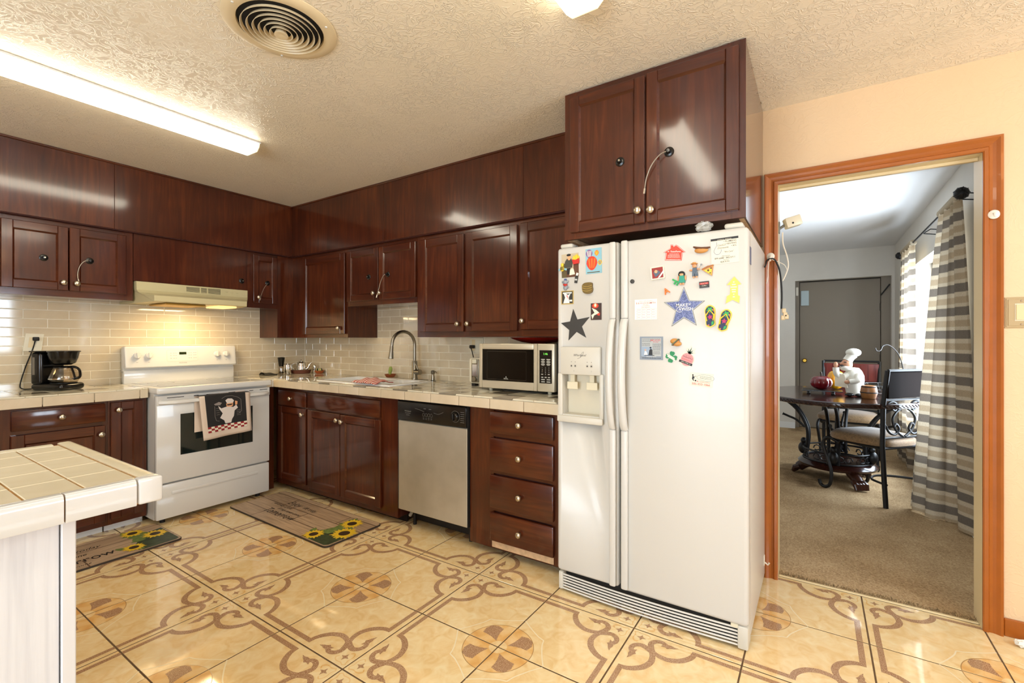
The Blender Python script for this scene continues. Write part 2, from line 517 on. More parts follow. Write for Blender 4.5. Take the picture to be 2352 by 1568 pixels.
# ---- walls and ceilings
slab('ceiling', M_CEIL, 'cream textured kitchen ceiling', (XA - 0.1, XR + 0.1, YR - 0.1, YB + 0.06, ZC, ZC + 0.1))
wl = slab('wall_left', M_WALL, 'cream kitchen wall behind the stove', (XA - 0.1, XA, YR - 0.1, YB + 0.13, -0.08, ZC))
D0, D1, DZ = -0.167, 0.593, 2.04
YB2 = YB + 0.125
wb = thing('wall_back', 'cream wall with the doorway to the dining room', 'wall', (0, YB, 0), kind='structure')
MB().box(XA - 0.1, D0 - 0.012, YB, YB2 - 0.003, -0.08, ZC).box(D1 + 0.012, XR + 0.1, YB, YB2 - 0.003, -0.08, ZC).box(D0 - 0.012, D1 + 0.012, YB, YB2 - 0.003, DZ + 0.012, ZC).build('wall_face', M_WALL, wb)
MB().box(XA - 0.1, D0 - 0.012, YB2 - 0.003, YB2, -0.02, ZC).box(D1 + 0.012, XR + 0.1, YB2 - 0.003, YB2, -0.02, ZC).box(D0 - 0.012, D1 + 0.012, YB2 - 0.003, YB2, DZ + 0.012, ZC).build('dining_face', M_DWALL, wb)
slab('wall_right', M_WALL, 'cream kitchen wall to the right with a window', (XR, XR + 0.1, YR - 0.1, 0.5, -0.08, ZC), (XR, XR + 0.1, 1.9, YB, -0.08, ZC), (XR, XR + 0.1, 0.5, 1.9, -0.08, 1.0), (XR, XR + 0.1, 0.5, 1.9, 2.0, ZC))
slab('wall_rear', M_WALL, 'cream kitchen wall behind the camera with a glazed door', (XA, -1.7, YR - 0.1, YR, -0.08, ZC), (0.5, XR, YR - 0.1, YR, -0.08, ZC), (-1.7, 0.5, YR - 0.1, YR, 2.1, ZC))
M_GLASS, nt, b_ = newmat('window_glass')
tr = nt.nodes.new('ShaderNodeBsdfTransparent'); gl = nt.nodes.new('ShaderNodeBsdfGlossy'); gl.inputs['Roughness'].default_value = 0.02
ms = nt.nodes.new('ShaderNodeMixShader'); ms.inputs[0].default_value = 0.06
nt.links.new(tr.outputs[0], ms.inputs[1]); nt.links.new(gl.outputs[0], ms.inputs[2])
nt.links.new(ms.outputs[0], nt.nodes['Material Output'].inputs['Surface'])
w2 = thing('window_2', 'white framed kitchen window in the right wall', 'window', (XR, 1.2, 1.0), kind='structure')
m = MB()
for (a, b2, c, d) in [(0.5, 0.55, 1.0, 2.0), (1.85, 1.9, 1.0, 2.0), (0.5, 1.9, 1.0, 1.05), (0.5, 1.9, 1.95, 2.0), (1.18, 1.22, 1.0, 2.0)]:
    m.box(XR + 0.02, XR + 0.06, a, b2, c, d)
m.build('window_frame', M_WHITEP, w2)
MB().box(XR + 0.035, XR + 0.039, 0.53, 1.87, 1.03, 1.97).build('pane', M_GLASS, w2)
w3 = thing('door_2', 'white framed glazed door behind the camera', 'door', (-0.6, YR, 0), kind='structure')
m = MB()
for (a, b2, c, d) in [(-1.7, -1.63, 0, 2.1), (0.43, 0.5, 0, 2.1), (-0.64, -0.56, 0, 2.1), (-1.7, 0.5, 0, 0.08), (-1.7, 0.5, 2.02, 2.1)]:
    m.box(a, b2, YR - 0.07, YR - 0.02, c, d)
m.build('door_frame', M_WHITEP, w3)
MB().box(-1.66, 0.46, YR - 0.05, YR - 0.046, 0.05, 2.06).build('pane', M_GLASS, w3)

# ---- doorway: lining and moulded orange casing
def casing_prof(wd):      # moulding profile (across, proud)
    return [(0, 0), (0, 0.012), (0.004, 0.015), (0.016, 0.016), (0.020, 0.010), (0.030, 0.009), (0.040, 0.013), (0.052, 0.02), (wd - 0.002, 0.02), (wd, 0.017), (wd, 0)]
def casing(name, x0, x1, zt, yw, wd=0.0615, label=''):
    m = MB()
    pr = casing_prof(wd)
    path = []
    n = len(pr)
    pts = []
    for (a, pz) in pr:
        pts.append([(x0 - a, yw - pz, 0.0), (x0 - a, yw - pz, zt + a), (x1 + a, yw - pz, zt + a), (x1 + a, yw - pz, 0.0)])
    names = ['casing_left', 'casing_head', 'casing_right']
    t = thing(name, label, 'door trim', ((x0 + x1) / 2, yw, 0), kind='structure')
    for s in range(3):
        v = [p[s] for p in pts] + [p[s + 1] for p in pts]
        f = [(i, (i + 1) % n, n + (i + 1) % n, n + i) for i in range(n)]
        q = MB().add(v, f, 0).add(v, [list(range(n)), [n + i for i in range(n)][::-1]], 0)
        q.build('casing_board', M_CASING, t)
    return t
casing('trim_1', D0, D1, DZ, YB, 0.0615, 'moulded orange wooden casing round the dining doorway')
tj = thing('trim_2', 'cream painted lining inside the dining doorway', 'door lining', (0.2, YB + 0.06, 0), kind='structure')
MB().box(D0 - 0.012, D0, YB, YB2 + 0.004, 0, DZ).build('jamb', M_JAMB, tj)
MB().box(D1, D1 + 0.012, YB, YB2 + 0.004, 0, DZ).build('jamb', M_JAMB, tj)
MB().box(D0 - 0.012, D1 + 0.012, YB, YB2 + 0.004, DZ, DZ + 0.012).build('head_jamb', M_JAMB, tj)
MB().box(D0, D1, YB + 0.052, YB + 0.064, 2.025, DZ, 0, 0.003).build('stop_strip', M_JAMB, tj)
MB().box(D0, D1, 2.806, 2.822, -0.02, 0.004, 0, 0.003).build('threshold_strip', plain('tile_edge_trim', rgb(226, 205, 160), 0.3), tj)
m = MB().box(D1 + 0.062, XR, YB - 0.012, YB, 0, 0.075, 0, 0.004)
tag(m.build('baseboard_right', M_CASING), 'low orange wooden baseboard right of the doorway', 'baseboard', kind='structure')

# ---- backsplash tiles: 22 cm x 6 cm, half bond
BT = tile_mat('backsplash_glaze', rgb(207, 191, 161), rgb(212, 197, 168), rgb(217, 203, 175), 0.06)
M_TG = plain('backsplash_grout', rgb(240, 232, 212), 0.7)
ZR, PR, PA = 0.9014, 0.0596, 0.2215
def bs_mesh(wd, fr_axis):
    m = MB()
    g = 0.0022
    if fr_axis == 'A': m.box(0, 0.009, g, wd - g, g, PR - g, 0, 0.0015)
    else: m.box(g, wd - g, -0.009, 0, g, PR - g, 0, 0.0015)
    return m.mesh('backsplash_tile', [BT])
_bs = {}
def bs(wd, ax):
    k = (round(wd, 3), ax)
    if k not in _bs: _bs[k] = bs_mesh(wd, ax)
    return _bs[k]
bA = thing('wall_tiling_left', 'glossy beige subway tile backsplash behind the stove', 'backsplash', (XA, 1.5, 0.9), kind='structure')
MB().box(XA, XA + 0.0115, -0.6, YB, 0.88, 1.53).build('grout_bed', M_TG, bA)
bB = thing('wall_tiling_back', 'beige subway tile backsplash behind the sink', 'backsplash', (-3, YB, 0.9), kind='structure')
MB().box(XA + 0.0115, -1.05, YB - 0.0115, YB, 0.88, 1.52).build('grout_bed', M_TG, bB)
for k in range(0, 11):
    z = ZR + k * PR
    off = 0.993 if k % 2 == 0 else 0.886
    n0 = int((off - 0.1) / PA)
    y = off - PA * n0
    ylim = YB - 0.014 if k < 6 else 2.305
    while y < ylim:
        y1 = min(y + PA, ylim)
        if y1 - y > 0.01:
            piece('backsplash_tile', bs(y1 - y, 'A'), bA, (XA + 0.004, y, z))
        y += PA
    xoff = (-4.049 if k % 2 else -3.947) - PA * 2
    x = xoff
    while x < -1.1:
        a, b2 = max(x, XA + 0.014), min(x + PA, -1.1)
        if k >= 6: a, b2 = max(a, -3.24), min(b2, -2.42)
        if b2 - a > 0.01:
            piece('backsplash_tile', bs(b2 - a, 'B'), bB, (a, YB - 0.004, z))
        x += PA

# ---- dining room shell
DX0, DX1, DY1 = -1.9, 0.83, 7.58
M_CARPET, nt, b_ = newmat('tan_carpet')
n1 = tex(nt, 'Noise', 130.0, Detail=3.0); n2 = tex(nt, 'Noise', 3.5, Detail=4.0); n3 = tex(nt, 'Noise', 1.1, vec=(1, 1, 1), Detail=6.0, Distortion=0.6)
mx = nt.nodes.new('ShaderNodeMix'); mx.inputs[0].default_value = 0.35
nt.links.new(n1.outputs['Fac'], mx.inputs[2]); nt.links.new(n2.outputs['Fac'], mx.inputs[3])
r = ramp(nt, mx.outputs[0], [(0.32, rgb(144, 115, 82)), (0.5, rgb(184, 155, 117)), (0.66, rgb(208, 181, 143))])
st = ramp(nt, n3.outputs['Fac'], [(0.30, rgb(118, 105, 88)), (0.38, (1, 1, 1, 1))])
mu = nt.nodes.new('ShaderNodeMix'); mu.data_type = 'RGBA'; mu.blend_type = 'MULTIPLY'; mu.inputs[0].default_value = 0.7
nt.links.new(r.outputs[0], mu.inputs[6]); nt.links.new(st.outputs[0], mu.inputs[7])
nt.links.new(mu.outputs[2], b_.inputs['Base Color']); b_.inputs['Roughness'].default_value = 0.95; b_.inputs['Specular IOR Level'].default_value = 0.1
bump(nt, b_, n1.outputs['Fac'], 0.8, 0.006)
def carpet(s, t):
    x = DX0 - 0.1 + (DX1 + 0.2 - DX0) * s; y = 2.818 + (DY1 + 0.3 - 2.818) * t
    e = max(0, 1 - t * 40)
    return (x, y, 0.004 * (1 - e) + 0.0015 * math.sin(x * 31) * math.sin(y * 27))
m = MB().grid(carpet, 60, 120).box(DX0 - 0.1, DX1 + 0.1, 2.822, DY1 + 0.3, -0.06, -0.01)
tag(m.build('floor_dining', M_CARPET), 'worn tan carpet of the dining room', 'carpet', kind='structure')
# frayed dirty carpet edge along the threshold (nobody could count the tufts)
m = MB()
for i in range(420):
    x = D0 + 0.005 + (D1 - D0 - 0.01) * random.random()
    y = 2.823 + 0.03 * random.random() ** 2
    h = 0.006 + 0.008 * random.random(); a = random.random() * 6.28; l = 0.006
    m.add([(x - 0.0015, y, 0.003), (x + 0.0015, y, 0.003), (x + l * math.cos(a), y + l * math.sin(a) * 0.6, 0.004 + h)], [(0, 1, 2)])
tag(m.build('carpet_fringe', plain('dirty_tufts', rgb(120, 98, 66), 0.95, var=0.4, vscale=80)), 'frayed dirty carpet tufts along the tile edge', 'carpet', kind='stuff')
slab('ceiling_dining', M_DCEIL, 'white dining room ceiling', (DX0 - 0.1, DX1 + 0.1, YB2 - 0.06, DY1 + 1.0, ZC, ZC + 0.1))
WY0, WY1, WZ0, WZ1 = 4.30, 6.10, 0.45, 1.995
slab('wall_dining_right', M_DWALL, 'pale dining wall with the curtained window', (DX1, DX1 + 0.2, YB2 - 0.05, WY0, -0.06, ZC), (DX1, DX1 + 0.2, WY1, DY1 + 1.0, -0.06, ZC), (DX1, DX1 + 0.2, WY0, WY1, -0.06, WZ0), (DX1, DX1 + 0.2, WY0, WY1, WZ1, ZC))
EX0, EX1, EZ = -0.25, 0.80, 2.06
slab('wall_dining_far', M_DWALL, 'pale far wall of the dining room', (DX0 - 0.1, EX0, DY1, DY1 + 0.12, -0.06, ZC), (EX1, DX1 + 0.05, DY1, DY1 + 0.12, -0.06, ZC), (EX0, EX1, DY1, DY1 + 0.12, EZ, ZC))
slab('wall_dining_left', M_DWALL, 'pale left wall of the dining room', (DX0 - 0.1, DX0, YB2 - 0.01, DY1 + 0.1, -0.06, ZC))
slab('wall_entry', plain('entry_grey', rgb(138, 128, 114), 0.7), 'grey wall of the entry recess behind the door', (EX0 - 0.1, EX1 + 0.2, DY1 + 0.32, DY1 + 0.4, -0.06, ZC), (EX0 - 0.1, EX0 - 0.02, DY1 + 0.12, DY1 + 0.4, -0.06, ZC), (EX1 + 0.1, EX1 + 0.2, DY1 + 0.12, DY1 + 0.4, -0.06, ZC))
d1 = thing('door_1', 'plain grey hinged door at the far end of the dining room', 'door', (0.25, DY1 + 0.2, 0), kind='structure')
MB().box(-0.20, 0.70, DY1 + 0.16, DY1 + 0.20, 0.012, 2.05, 0, 0.003).build('door_leaf', M_DOOR, d1)
for z in (0.95, 1.62):
    MB().box(0.693, 0.712, DY1 + 0.148, DY1 + 0.162, z, z + 0.10, 0, 0.002).build('hinge', plain('dark_hinge', rgb(48, 40, 30), 0.4, 0.6), d1)
MB().lathe([(0.012, 0), (0.012, 0.03), (0.026, 0.04), (0.03, 0.055), (0.02, 0.068)], (-0.14, DY1 + 0.16, 0.95), (0, -1, 0), 14).build('door_knob', plain('brass', rgb(190, 150, 60), 0.25, 1.0), d1)
MB().box(0.705, 0.80, DY1 + 0.13, DY1 + 0.21, 0, 2.06).box(-0.25, -0.205, DY1 + 0.13, DY1 + 0.21, 0, 2.06).build('door_frame', M_DOOR, d1)
m = MB().tube([(0.70, DY1 + 0.12, 1.82), (0.79, DY1 + 0.10, 1.96)], 0.008, 6)  # thin black bar slanting across the upper right of the door frame
m.build('slanted_bar', BLKM, d1)
m = MB().box(EX0 - 0.055, EX0 - 0.0, DY1 - 0.008, DY1, 0, EZ + 0.05)
slab('baseboard_far', M_WHITEP, 'white baseboard on the far dining wall', (DX0, EX0 - 0.001, DY1 - 0.012, DY1, 0, 0.085))
slab('baseboard_side', M_WHITEP, 'white baseboard under the dining window', (DX1 - 0.012, DX1, YB2, DY1 - 0.013, 0, 0.085))
# dining window
w1 = thing('window_1', 'bright white framed dining window between the curtains', 'window', (DX1, 5.2, WZ0), kind='structure')
m = MB()
for (a, b2, c, d) in [(WY0, WY0 + 0.06, WZ0, WZ1), (WY1 - 0.06, WY1, WZ0, WZ1), (WY0, WY1, WZ0, WZ0 + 0.06), (WY0, WY1, WZ1 - 0.06, WZ1), (5.16, 5.24, WZ0, WZ1)]:
    m.box(DX1 + 0.12, DX1 + 0.17, a, b2, c, d, 0, 0.004)
m.build('window_frame', M_WHITEP, w1)
for (a, b2) in [(WY0 + 0.06, 5.16), (5.24, WY1 - 0.06)]:
    MB().box(DX1 + 0.14, DX1 + 0.144, a, b2, WZ0 + 0.06, WZ1 - 0.06).build('pane', M_GLASS, w1)
MB().box(DX1 - 0.02, DX1 + 0.12, WY0 + 0.002, WY1 - 0.002, WZ0 + 0.001, WZ0 + 0.02, 0, 0.005).build('window_sill', M_WHITEP, w1)
# ================================================================== cabinets
KNOB = MB().lathe([(0.007, 0), (0.0065, 0.009), (0.010, 0.013), (0.0165, 0.016), (0.0175, 0.021), (0.014, 0.027), (0.006, 0.030), (0.0, 0.0305)], (0, 0, 0), (0, -1, 0), 16).mesh('knob', [NICKEL])
KNOBA = MB().lathe([(0.007, 0), (0.0065, 0.009), (0.010, 0.013), (0.0165, 0.016), (0.0175, 0.021), (0.014, 0.027), (0.006, 0.030), (0.0, 0.0305)], (0, 0, 0), (1, 0, 0), 16).mesh('knob', [NICKEL])
def knob(parent, fr, side, u, v, wv):
    o = bpy.data.objects.new('knob', KNOB if side == 'B' else KNOBA)
    C.objects.link(o); o.parent = parent
    p = fr(u, v, wv); g = ORG[parent.name]
    o.location = (p[0] - g[0], p[1] - g[1], p[2] - g[2])
    return o
def door(parent, fr, side, u0, u1, v0, v1, kn=None, st=0.05, name='door', th=0.019):
    """framed cabinet door with a recessed flat panel and a small bead"""
    m = MB()
    wh = W_X if side == 'B' else W_Y
    for a in ((u0, u0 + st), (u1 - st, u1)):
        m.fbox(fr, a[0], a[1], v0, v1, 0.0005, th, 0, 0.003)
    for a in ((v0, v0 + st), (v1 - st, v1)):
        m.fbox(fr, u0 + st - 0.001, u1 - st + 0.001, a[0], a[1], 0.0005, th - 0.0006, 1, 0.003)
    # bead round the panel
    b = 0.007
    i0, i1, j0, j1 = u0 + st, u1 - st, v0 + st, v1 - st
    ring = [(i0, j0), (i1, j0), (i1, j1), (i0, j1)]
    inn = [(i0 + b, j0 + b), (i1 - b, j0 + b), (i1 - b, j1 - b), (i0 + b, j1 - b)]
    V = [fr(a, c, th - 0.002) for a, c in ring] + [fr(a, c, th - 0.010) for a, c in inn]
    m.add(V, [(i, (i + 1) % 4, 4 + (i + 1) % 4, 4 + i) for i in range(4)], 1)
    d = m.build(name, [W_V, wh], parent)
    MB().fbox(fr, i0 + 0.001, i1 - 0.001, j0 + 0.001, j1 - 0.001, 0.001, th - 0.010, 0).build('panel', W_V, d)
    if kn: knob(d, fr, side, kn[0], kn[1], th)
    return d
def drawer(parent, fr, side, u0, u1, v0, v1, kn=True, th=0.019, name='drawer_front'):
    m = MB().fbox(fr, u0, u1, v0, v1, 0.0005, th, 0, 0.006, 2)
    d = m.build(name, W_X if side == 'B' else W_Y, parent)
    if kn: knob(d, fr, side, (u0 + u1) / 2, (v0 + v1) / 2, th)
    return d
def frame(parent, fr, side, u0, u1, v0, v1, stiles, rails, th=0.02, name='face_frame'):
    """stiles: list of (a,b); rails: list of (a,b) heights"""
    m = MB()
    for a, b in stiles: m.fbox(fr, a, b, v0, v1, -th, 0, 0)
    for a, b in rails: m.fbox(fr, u0 + 0.001, u1 - 0.001, a + 0.0004, b - 0.0004, -th + 0.0005, -0.0006, 1)
    return m.build(name, [W_V, W_X if side == 'B' else W_Y], parent)
INSIDE = plain('cabinet_carcass', rgb(74, 30, 20), 0.6)

# ---------- wall cabinets on the stove wall
FA = frA(-4.008)
t = thing('wall_cabinet', 'two-door wall cabinet left of the range hood', 'cabinet', (-4.1, 0.8, 1.51))
MB().box(XA + 0.012, -4.028, 0.0, 1.258, 1.513, 1.985).build('carcass', W_Y, t)
frame(t, FA, 'A', 0.0, 1.258, 1.513, 1.985, [(0, 0.05), (0.59, 0.64), (1.205, 1.258)], [(1.513, 1.56), (1.94, 1.985)])
door(t, FA, 'A', 0.31, 0.605, 1.553, 1.957)
door(t, FA, 'A', 0.625, 0.919, 1.553, 1.957, (0.894, 1.602))
door(t, FA, 'A', 0.925, 1.216, 1.553, 1.960, (0.957, 1.602))
t = thing('wall_cabinet', 'plain wood panelled cabinet directly above the range hood', 'cabinet', (-4.1, 1.64, 1.65))
MB().box(XA + 0.002, -4.016, 1.2595, 2.029, 1.655, 1.985).build('carcass', INSIDE, t)
MB().fbox(frA(-4.008), 1.26, 2.029, 1.655, 1.985, -0.008, 0.008, 0, 0.001).build('panel', W_V, t)
t = thing('wall_cabinet', 'narrow single-door wall cabinet right of the range hood', 'cabinet', (-4.1, 2.16, 1.51))
MB().box(XA + 0.012, -4.028, 2.03, 2.299, 1.513, 1.985).build('carcass', W_V, t)
frame(t, FA, 'A', 2.03, 2.299, 1.513, 1.985, [(2.03, 2.09), (2.28, 2.299)], [(1.513, 1.56), (1.94, 1.985)])
door(t, FA, 'A', 2.083, 2.292, 1.555, 1.963, (2.119, 1.603), 0.045)
# ---------- wall cabinets on the sink wall
FB = frB(2.446)
t = thing('wall_cabinet', 'tall single-door corner wall cabinet left of the sink', 'cabinet', (-3.6, 2.6, 1.258))
MB().box(XA + 0.012, -3.222, 2.466, YB - 0.01, 1.258, 1.985).box(XA + 0.012, -4.01, 2.30, 2.466, 1.258, 1.985).build('carcass', W_V, t)
MB().fbox(frA(-4.01), 2.30, 2.446, 1.258, 1.985, 0.0, 0.004).build('side_filler', W_V, t)
frame(t, FB, 'B', -4.006, -3.221, 1.258, 1.985, [(-4.006, -3.82), (-3.27, -3.221)], [(1.258, 1.30), (1.94, 1.985)])
door(t, FB, 'B', -3.838, -3.243, 1.288, 1.957, (-3.306, 1.337), 0.058)
t = thing('wall_cabinet', 'short two-door wall cabinet above the sink', 'cabinet', (-2.82, 2.6, 1.513))
MB().box(-3.22, -2.432, 2.466, YB - 0.01, 1.513, 1.985).build('carcass', W_X, t)
frame(t, FB, 'B', -3.22, -2.432, 1.513, 1.985, [(-3.22, -3.19), (-2.86, -2.80), (-2.46, -2.432)], [(1.513, 1.56), (1.94, 1.985)])
door(t, FB, 'B', -3.214, -2.836, 1.55, 1.957, (-2.874, 1.602), 0.05)
door(t, FB, 'B', -2.829, -2.437, 1.55, 1.957, (-2.803, 1.600), 0.05)
t = thing('wall_cabinet', 'tall three-door wall cabinet above the microwave', 'cabinet', (-1.73, 2.6, 1.258))
MB().box(-2.43, -1.035, 2.466, YB - 0.01, 1.258, 1.985).build('carcass', W_X, t)
frame(t, FB, 'B', -2.43, -1.035, 1.258, 1.985, [(-2.43, -2.36), (-2.0, -1.95), (-1.57, -1.52), (-1.1, -1.035)], [(1.258, 1.31), (1.94, 1.985)])
door(t, FB, 'B', -2.389, -1.988, 1.295, 1.956, (-2.028, 1.347), 0.055)
door(t, FB, 'B', -1.966, -1.557, 1.295, 1.958, (-1.942, 1.346), 0.055)
door(t, FB, 'B', -1.534, -1.12, 1.302, 1.962, (-1.513, 1.356), 0.055)
# ---------- cabinet over the refrigerator
FF = frB(2.046)
t = thing('fridge_cabinet', 'deep two-door cabinet up to the ceiling above the refrigerator', 'cabinet', (-0.63, 2.4, 1.727))
MB().box(-1.03, -0.242, 2.066, YB - 0.002, 1.745, 2.437).build('carcass', W_V, t)
MB().box(-0.242, -0.236, 2.066, YB - 0.002, 1.727, 2.438).build('side_panel', W_V, t)
frame(t, FF, 'B', -1.032, -0.234, 1.727, 2.437, [(-1.032, -0.97), (-0.66, -0.60), (-0.29, -0.234)], [(1.727, 1.775), (2.39, 2.437)])
MB().box(-0.262, -0.243, 2.068, 2.7, 1.727, 1.744).build('bottom_batten', RAW, t)
MB().box(-1.03, -1.01, 2.068, 2.7, 1.727, 1.744).build('bottom_batten', RAW, t)
door(t, FF, 'B', -0.998, -0.634, 1.757, 2.407, (-0.66, 1.81), 0.048)
door(t, FF, 'B', -0.626, -0.258, 1.757, 2.411, (-0.603, 1.805), 0.048)

# ---------- wooden soffit under the ceiling
t = thing('trim_3', 'dark cherry wood soffit above the stove wall cabinets', 'soffit', (-4.1, 1, 1.99), kind='structure')
MB().box(XA, -3.975, YR, 2.40, 1.986, ZC - 0.001).build('core', INSIDE, t)
for a, b in ((-1.3, -0.08), (-0.078, 1.143), (1.1445, 2.41)):
    MB().fbox(frA(-3.975), a, b, 1.99, 2.425, 0.0, 0.012, 0, 0.001).build('soffit_panel', W_V, t)
MB().fbox(frA(-3.975), -1.3, 2.40, 2.425, 2.4395, 0, 0.018, 0, 0.003).build('cove_strip', W_Y, t)
t = thing('trim_4', 'dark cherry wood soffit above the sink wall cabinets', 'soffit', (-2.5, 2.6, 1.99), kind='structure')
MB().box(XA, -1.033, 2.42, YB, 1.986, ZC - 0.001).build('core', INSIDE, t)
for a, b in ((-3.962, -2.7515), (-2.75, -1.501), (-1.4995, -1.033)):
    MB().fbox(frB(2.42), a, b, 1.99, 2.425, 0.0, 0.012, 0, 0.001).build('soffit_panel', W_V, t)
MB().fbox(frB(2.42), -3.96, -1.033, 2.425, 2.4395, 0, 0.018, 0, 0.003).build('cove_strip', W_X, t)

# ---------- child-safety locks stuck on the doors
def lock(label, fr, side, u, v, cable=None, rad=0.021):
    p0 = fr(u, v, 0)
    t = thing('child_lock', label, 'cabinet lock', p0, group=None)
    nrm = Vector(fr(0, 0, 1)) - Vector(fr(0, 0, 0))
    MB().lathe([(rad, 0), (rad, 0.003), (rad * 0.8, 0.006), (0, 0.0065)], p0, nrm, 20).build('disc', BLK, t)
    MB().lathe([(rad * 0.5, 0), (rad * 0.5, 0.012), (rad * 0.36, 0.016), (0, 0.0165)], fr(u, v, 0.006), nrm, 14).build('button', BLK, t)
    if cable is None:
        MB().lathe([(rad * 0.2, 0), (rad * 0.2, 0.002), (0, 0.0021)], fr(u + 0.002, v, 0.022), nrm, 10).build('key_slot', NICKEL, t)
    else:
        pts = smooth_path([fr(u + a, v + b, c) for a, b, c in cable], 6)
        MB().tube(pts, 0.0024, 6).build('cable', plain('steel_cable', rgb(170, 160, 142), 0.4, 0.7), t)
        a = pts[-1]; d = (pts[-1] - pts[-3]).normalized()
        MB().cyl(a, a + d * 0.022, 0.0042, 8).build('cable_end', NICKEL, t)
DP = 0.019 - 0.010
cb = [(0, 0, 0.016), (-0.03, -0.008, 0.022), (-0.052, -0.04, 0.02), (-0.062, -0.085, 0.016), (-0.063, -0.115, 0.02), (-0.061, -0.128, 0.022)]
lock('round black lock on the left door left of the hood', frA(-4.008 + DP), 'A', 0.807, 1.748)
lock('black lock with looped cable on the right door left of the hood', frA(-4.008 + DP), 'A', 1.024, 1.758, cb)
lock('round black lock on the panel above the range hood', frA(-4.0), 'A', 1.989, 1.728)
lock('black lock with dangling cable on the narrow cabinet door', frA(-4.008 + DP), 'A', 2.206, 1.732, [(0, 0, 0.016), (-0.015, -0.01, 0.024), (-0.04, -0.045, 0.024), (-0.062, -0.09, 0.03), (-0.078, -0.135, 0.034)])
lock('round black lock on the left door above the sink', frB(2.446 - DP), 'B', -2.951, 1.734)
lock('black lock with cable on the right door above the sink', frB(2.446 - DP), 'B', -2.732, 1.738, [(0, 0, 0.016), (-0.022, -0.008, 0.024), (-0.05, -0.05, 0.026), (-0.066, -0.10, 0.03), (-0.074, -0.155, 0.042)])
lock('round black lock on the left door above the refrigerator', frB(2.046 - DP), 'B', -0.748, 2.05)
lock('black lock with long cable on the right door above the refrigerator', frB(2.046 - DP), 'B', -0.530, 2.047, [(0, 0, 0.016), (-0.03, -0.012, 0.026), (-0.065, -0.05, 0.03), (-0.09, -0.10, 0.024), (-0.099, -0.145, 0.02)])

# ---------- base cabinets
def base(t, fr, side, u0, u1, back, v0=0.05, v1=0.862, kick=0.06, top=None):
    a = fr(u0 + 0.001, v0, -0.02); b = fr(u1 - 0.001, v1, -0.02)
    if side == 'B':
        MB().box(u0 + 0.001, u1 - 0.001, a[1], back, v0 + 0.001, top or v1 - 0.03).build('carcass', INSIDE, t)
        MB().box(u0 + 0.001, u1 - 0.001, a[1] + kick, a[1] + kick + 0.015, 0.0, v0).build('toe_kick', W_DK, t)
    else:
        MB().box(back, a[0], u0 + 0.001, u1 - 0.001, v0 + 0.001, v1 - 0.03).build('carcass', INSIDE, t)
GB = frB(2.169)
t = thing('base_cabinet', 'narrow base cabinet with one drawer and one door beside the stove', 'cabinet', (-3.57, 2.4, 0))
base(t, GB, 'B', -3.79, -3.34, YB - 0.01)
frame(t, GB, 'B', -3.79, -3.34, 0.05, 0.862, [(-3.79, -3.70), (-3.39, -3.34)], [(0.05, 0.11), (0.69, 0.712), (0.82, 0.862)])
drawer(t, GB, 'B', -3.737, -3.351, 0.704, 0.826)
door(t, GB, 'B', -3.737, -3.351, 0.096, 0.693, (-3.385, 0.648), 0.05)
t = thing('base_cabinet', 'wide double-door base cabinet under the sink', 'cabinet', (-2.84, 2.4, 0))
base(t, GB, 'B', -3.339, -2.335, YB - 0.01, top=0.70)
frame(t, GB, 'B', -3.339, -2.335, 0.05, 0.862, [(-3.339, -3.29), (-2.96, -2.88), (-2.53, -2.335)], [(0.05, 0.11), (0.69, 0.712), (0.82, 0.862)])
drawer(t, GB, 'B', -3.327, -2.498, 0.704, 0.825, False, name='false_drawer_front')
door(t, GB, 'B', -3.327, -2.929, 0.090, 0.692, (-2.948, 0.647), 0.055)
door(t, GB, 'B', -2.922, -2.49, 0.088, 0.689, (-2.893, 0.641), 0.055)
t = thing('base_cabinet', 'four-drawer base cabinet between dishwasher and refrigerator', 'cabinet', (-1.4, 2.4, 0))
base(t, GB, 'B', -1.722, -1.09, YB - 0.01)
frame(t, GB, 'B', -1.722, -1.09, 0.045, 0.862, [(-1.722, -1.55), (-1.17, -1.09)], [(0.045, 0.10), (0.26, 0.28), (0.475, 0.495), (0.685, 0.705), (0.835, 0.862)])
for a, b in ((0.708, 0.833), (0.494, 0.681), (0.280, 0.469), (0.092, 0.254)):
    drawer(t, GB, 'B', -1.567, -1.155, a, b)
MB().fbox(GB, -1.56, -1.16, 0.052, 0.088, 0.0002, 0.003).build('bare_strip', RAW, t)
GA = frA(-3.784)
t = thing('base_cabinet', 'base cabinet with drawer over door left of the stove', 'cabinet', (-4.0, 0.6, 0))
base(t, GA, 'A', -0.1, 1.056, XA + 0.015)
frame(t, GA, 'A', -0.1, 1.056, 0.055, 0.862, [(-0.1, -0.05), (0.57, 0.65), (1.03, 1.056)], [(0.055, 0.11), (0.70, 0.722), (0.83, 0.862)])
drawer(t, GA, 'A', 0.63, 1.043, 0.722, 0.838)
door(t, GA, 'A', 0.628, 1.042, 0.09, 0.698, (1.018, 0.645), 0.055)
drawer(t, GA, 'A', 0.02, 0.56, 0.722, 0.838)
door(t, GA, 'A', 0.02, 0.56, 0.09, 0.698, (0.54, 0.645), 0.055)
M_PATCH, nt, b_ = newmat('peeling_plaster')
n = tex(nt, 'Noise', 9.0, Detail=6.0)
rr = ramp(nt, n.outputs['Fac'], [(0.44, rgb(178, 176, 172)), (0.5, rgb(235, 235, 232))])
nt.links.new(rr.outputs[0], b_.inputs['Base Color']); bump(nt, b_, n.outputs['Fac'], 0.6, 0.004)
MB().box(-3.87, -3.855, -0.1, 1.05, 0, 0.054).build('toe_kick', M_PATCH, t)
t = thing('base_cabinet', 'very narrow single-door base cabinet touching the stove', 'cabinet', (-4.0, 1.16, 0))
base(t, GA, 'A', 1.057, 1.265, XA + 0.015)
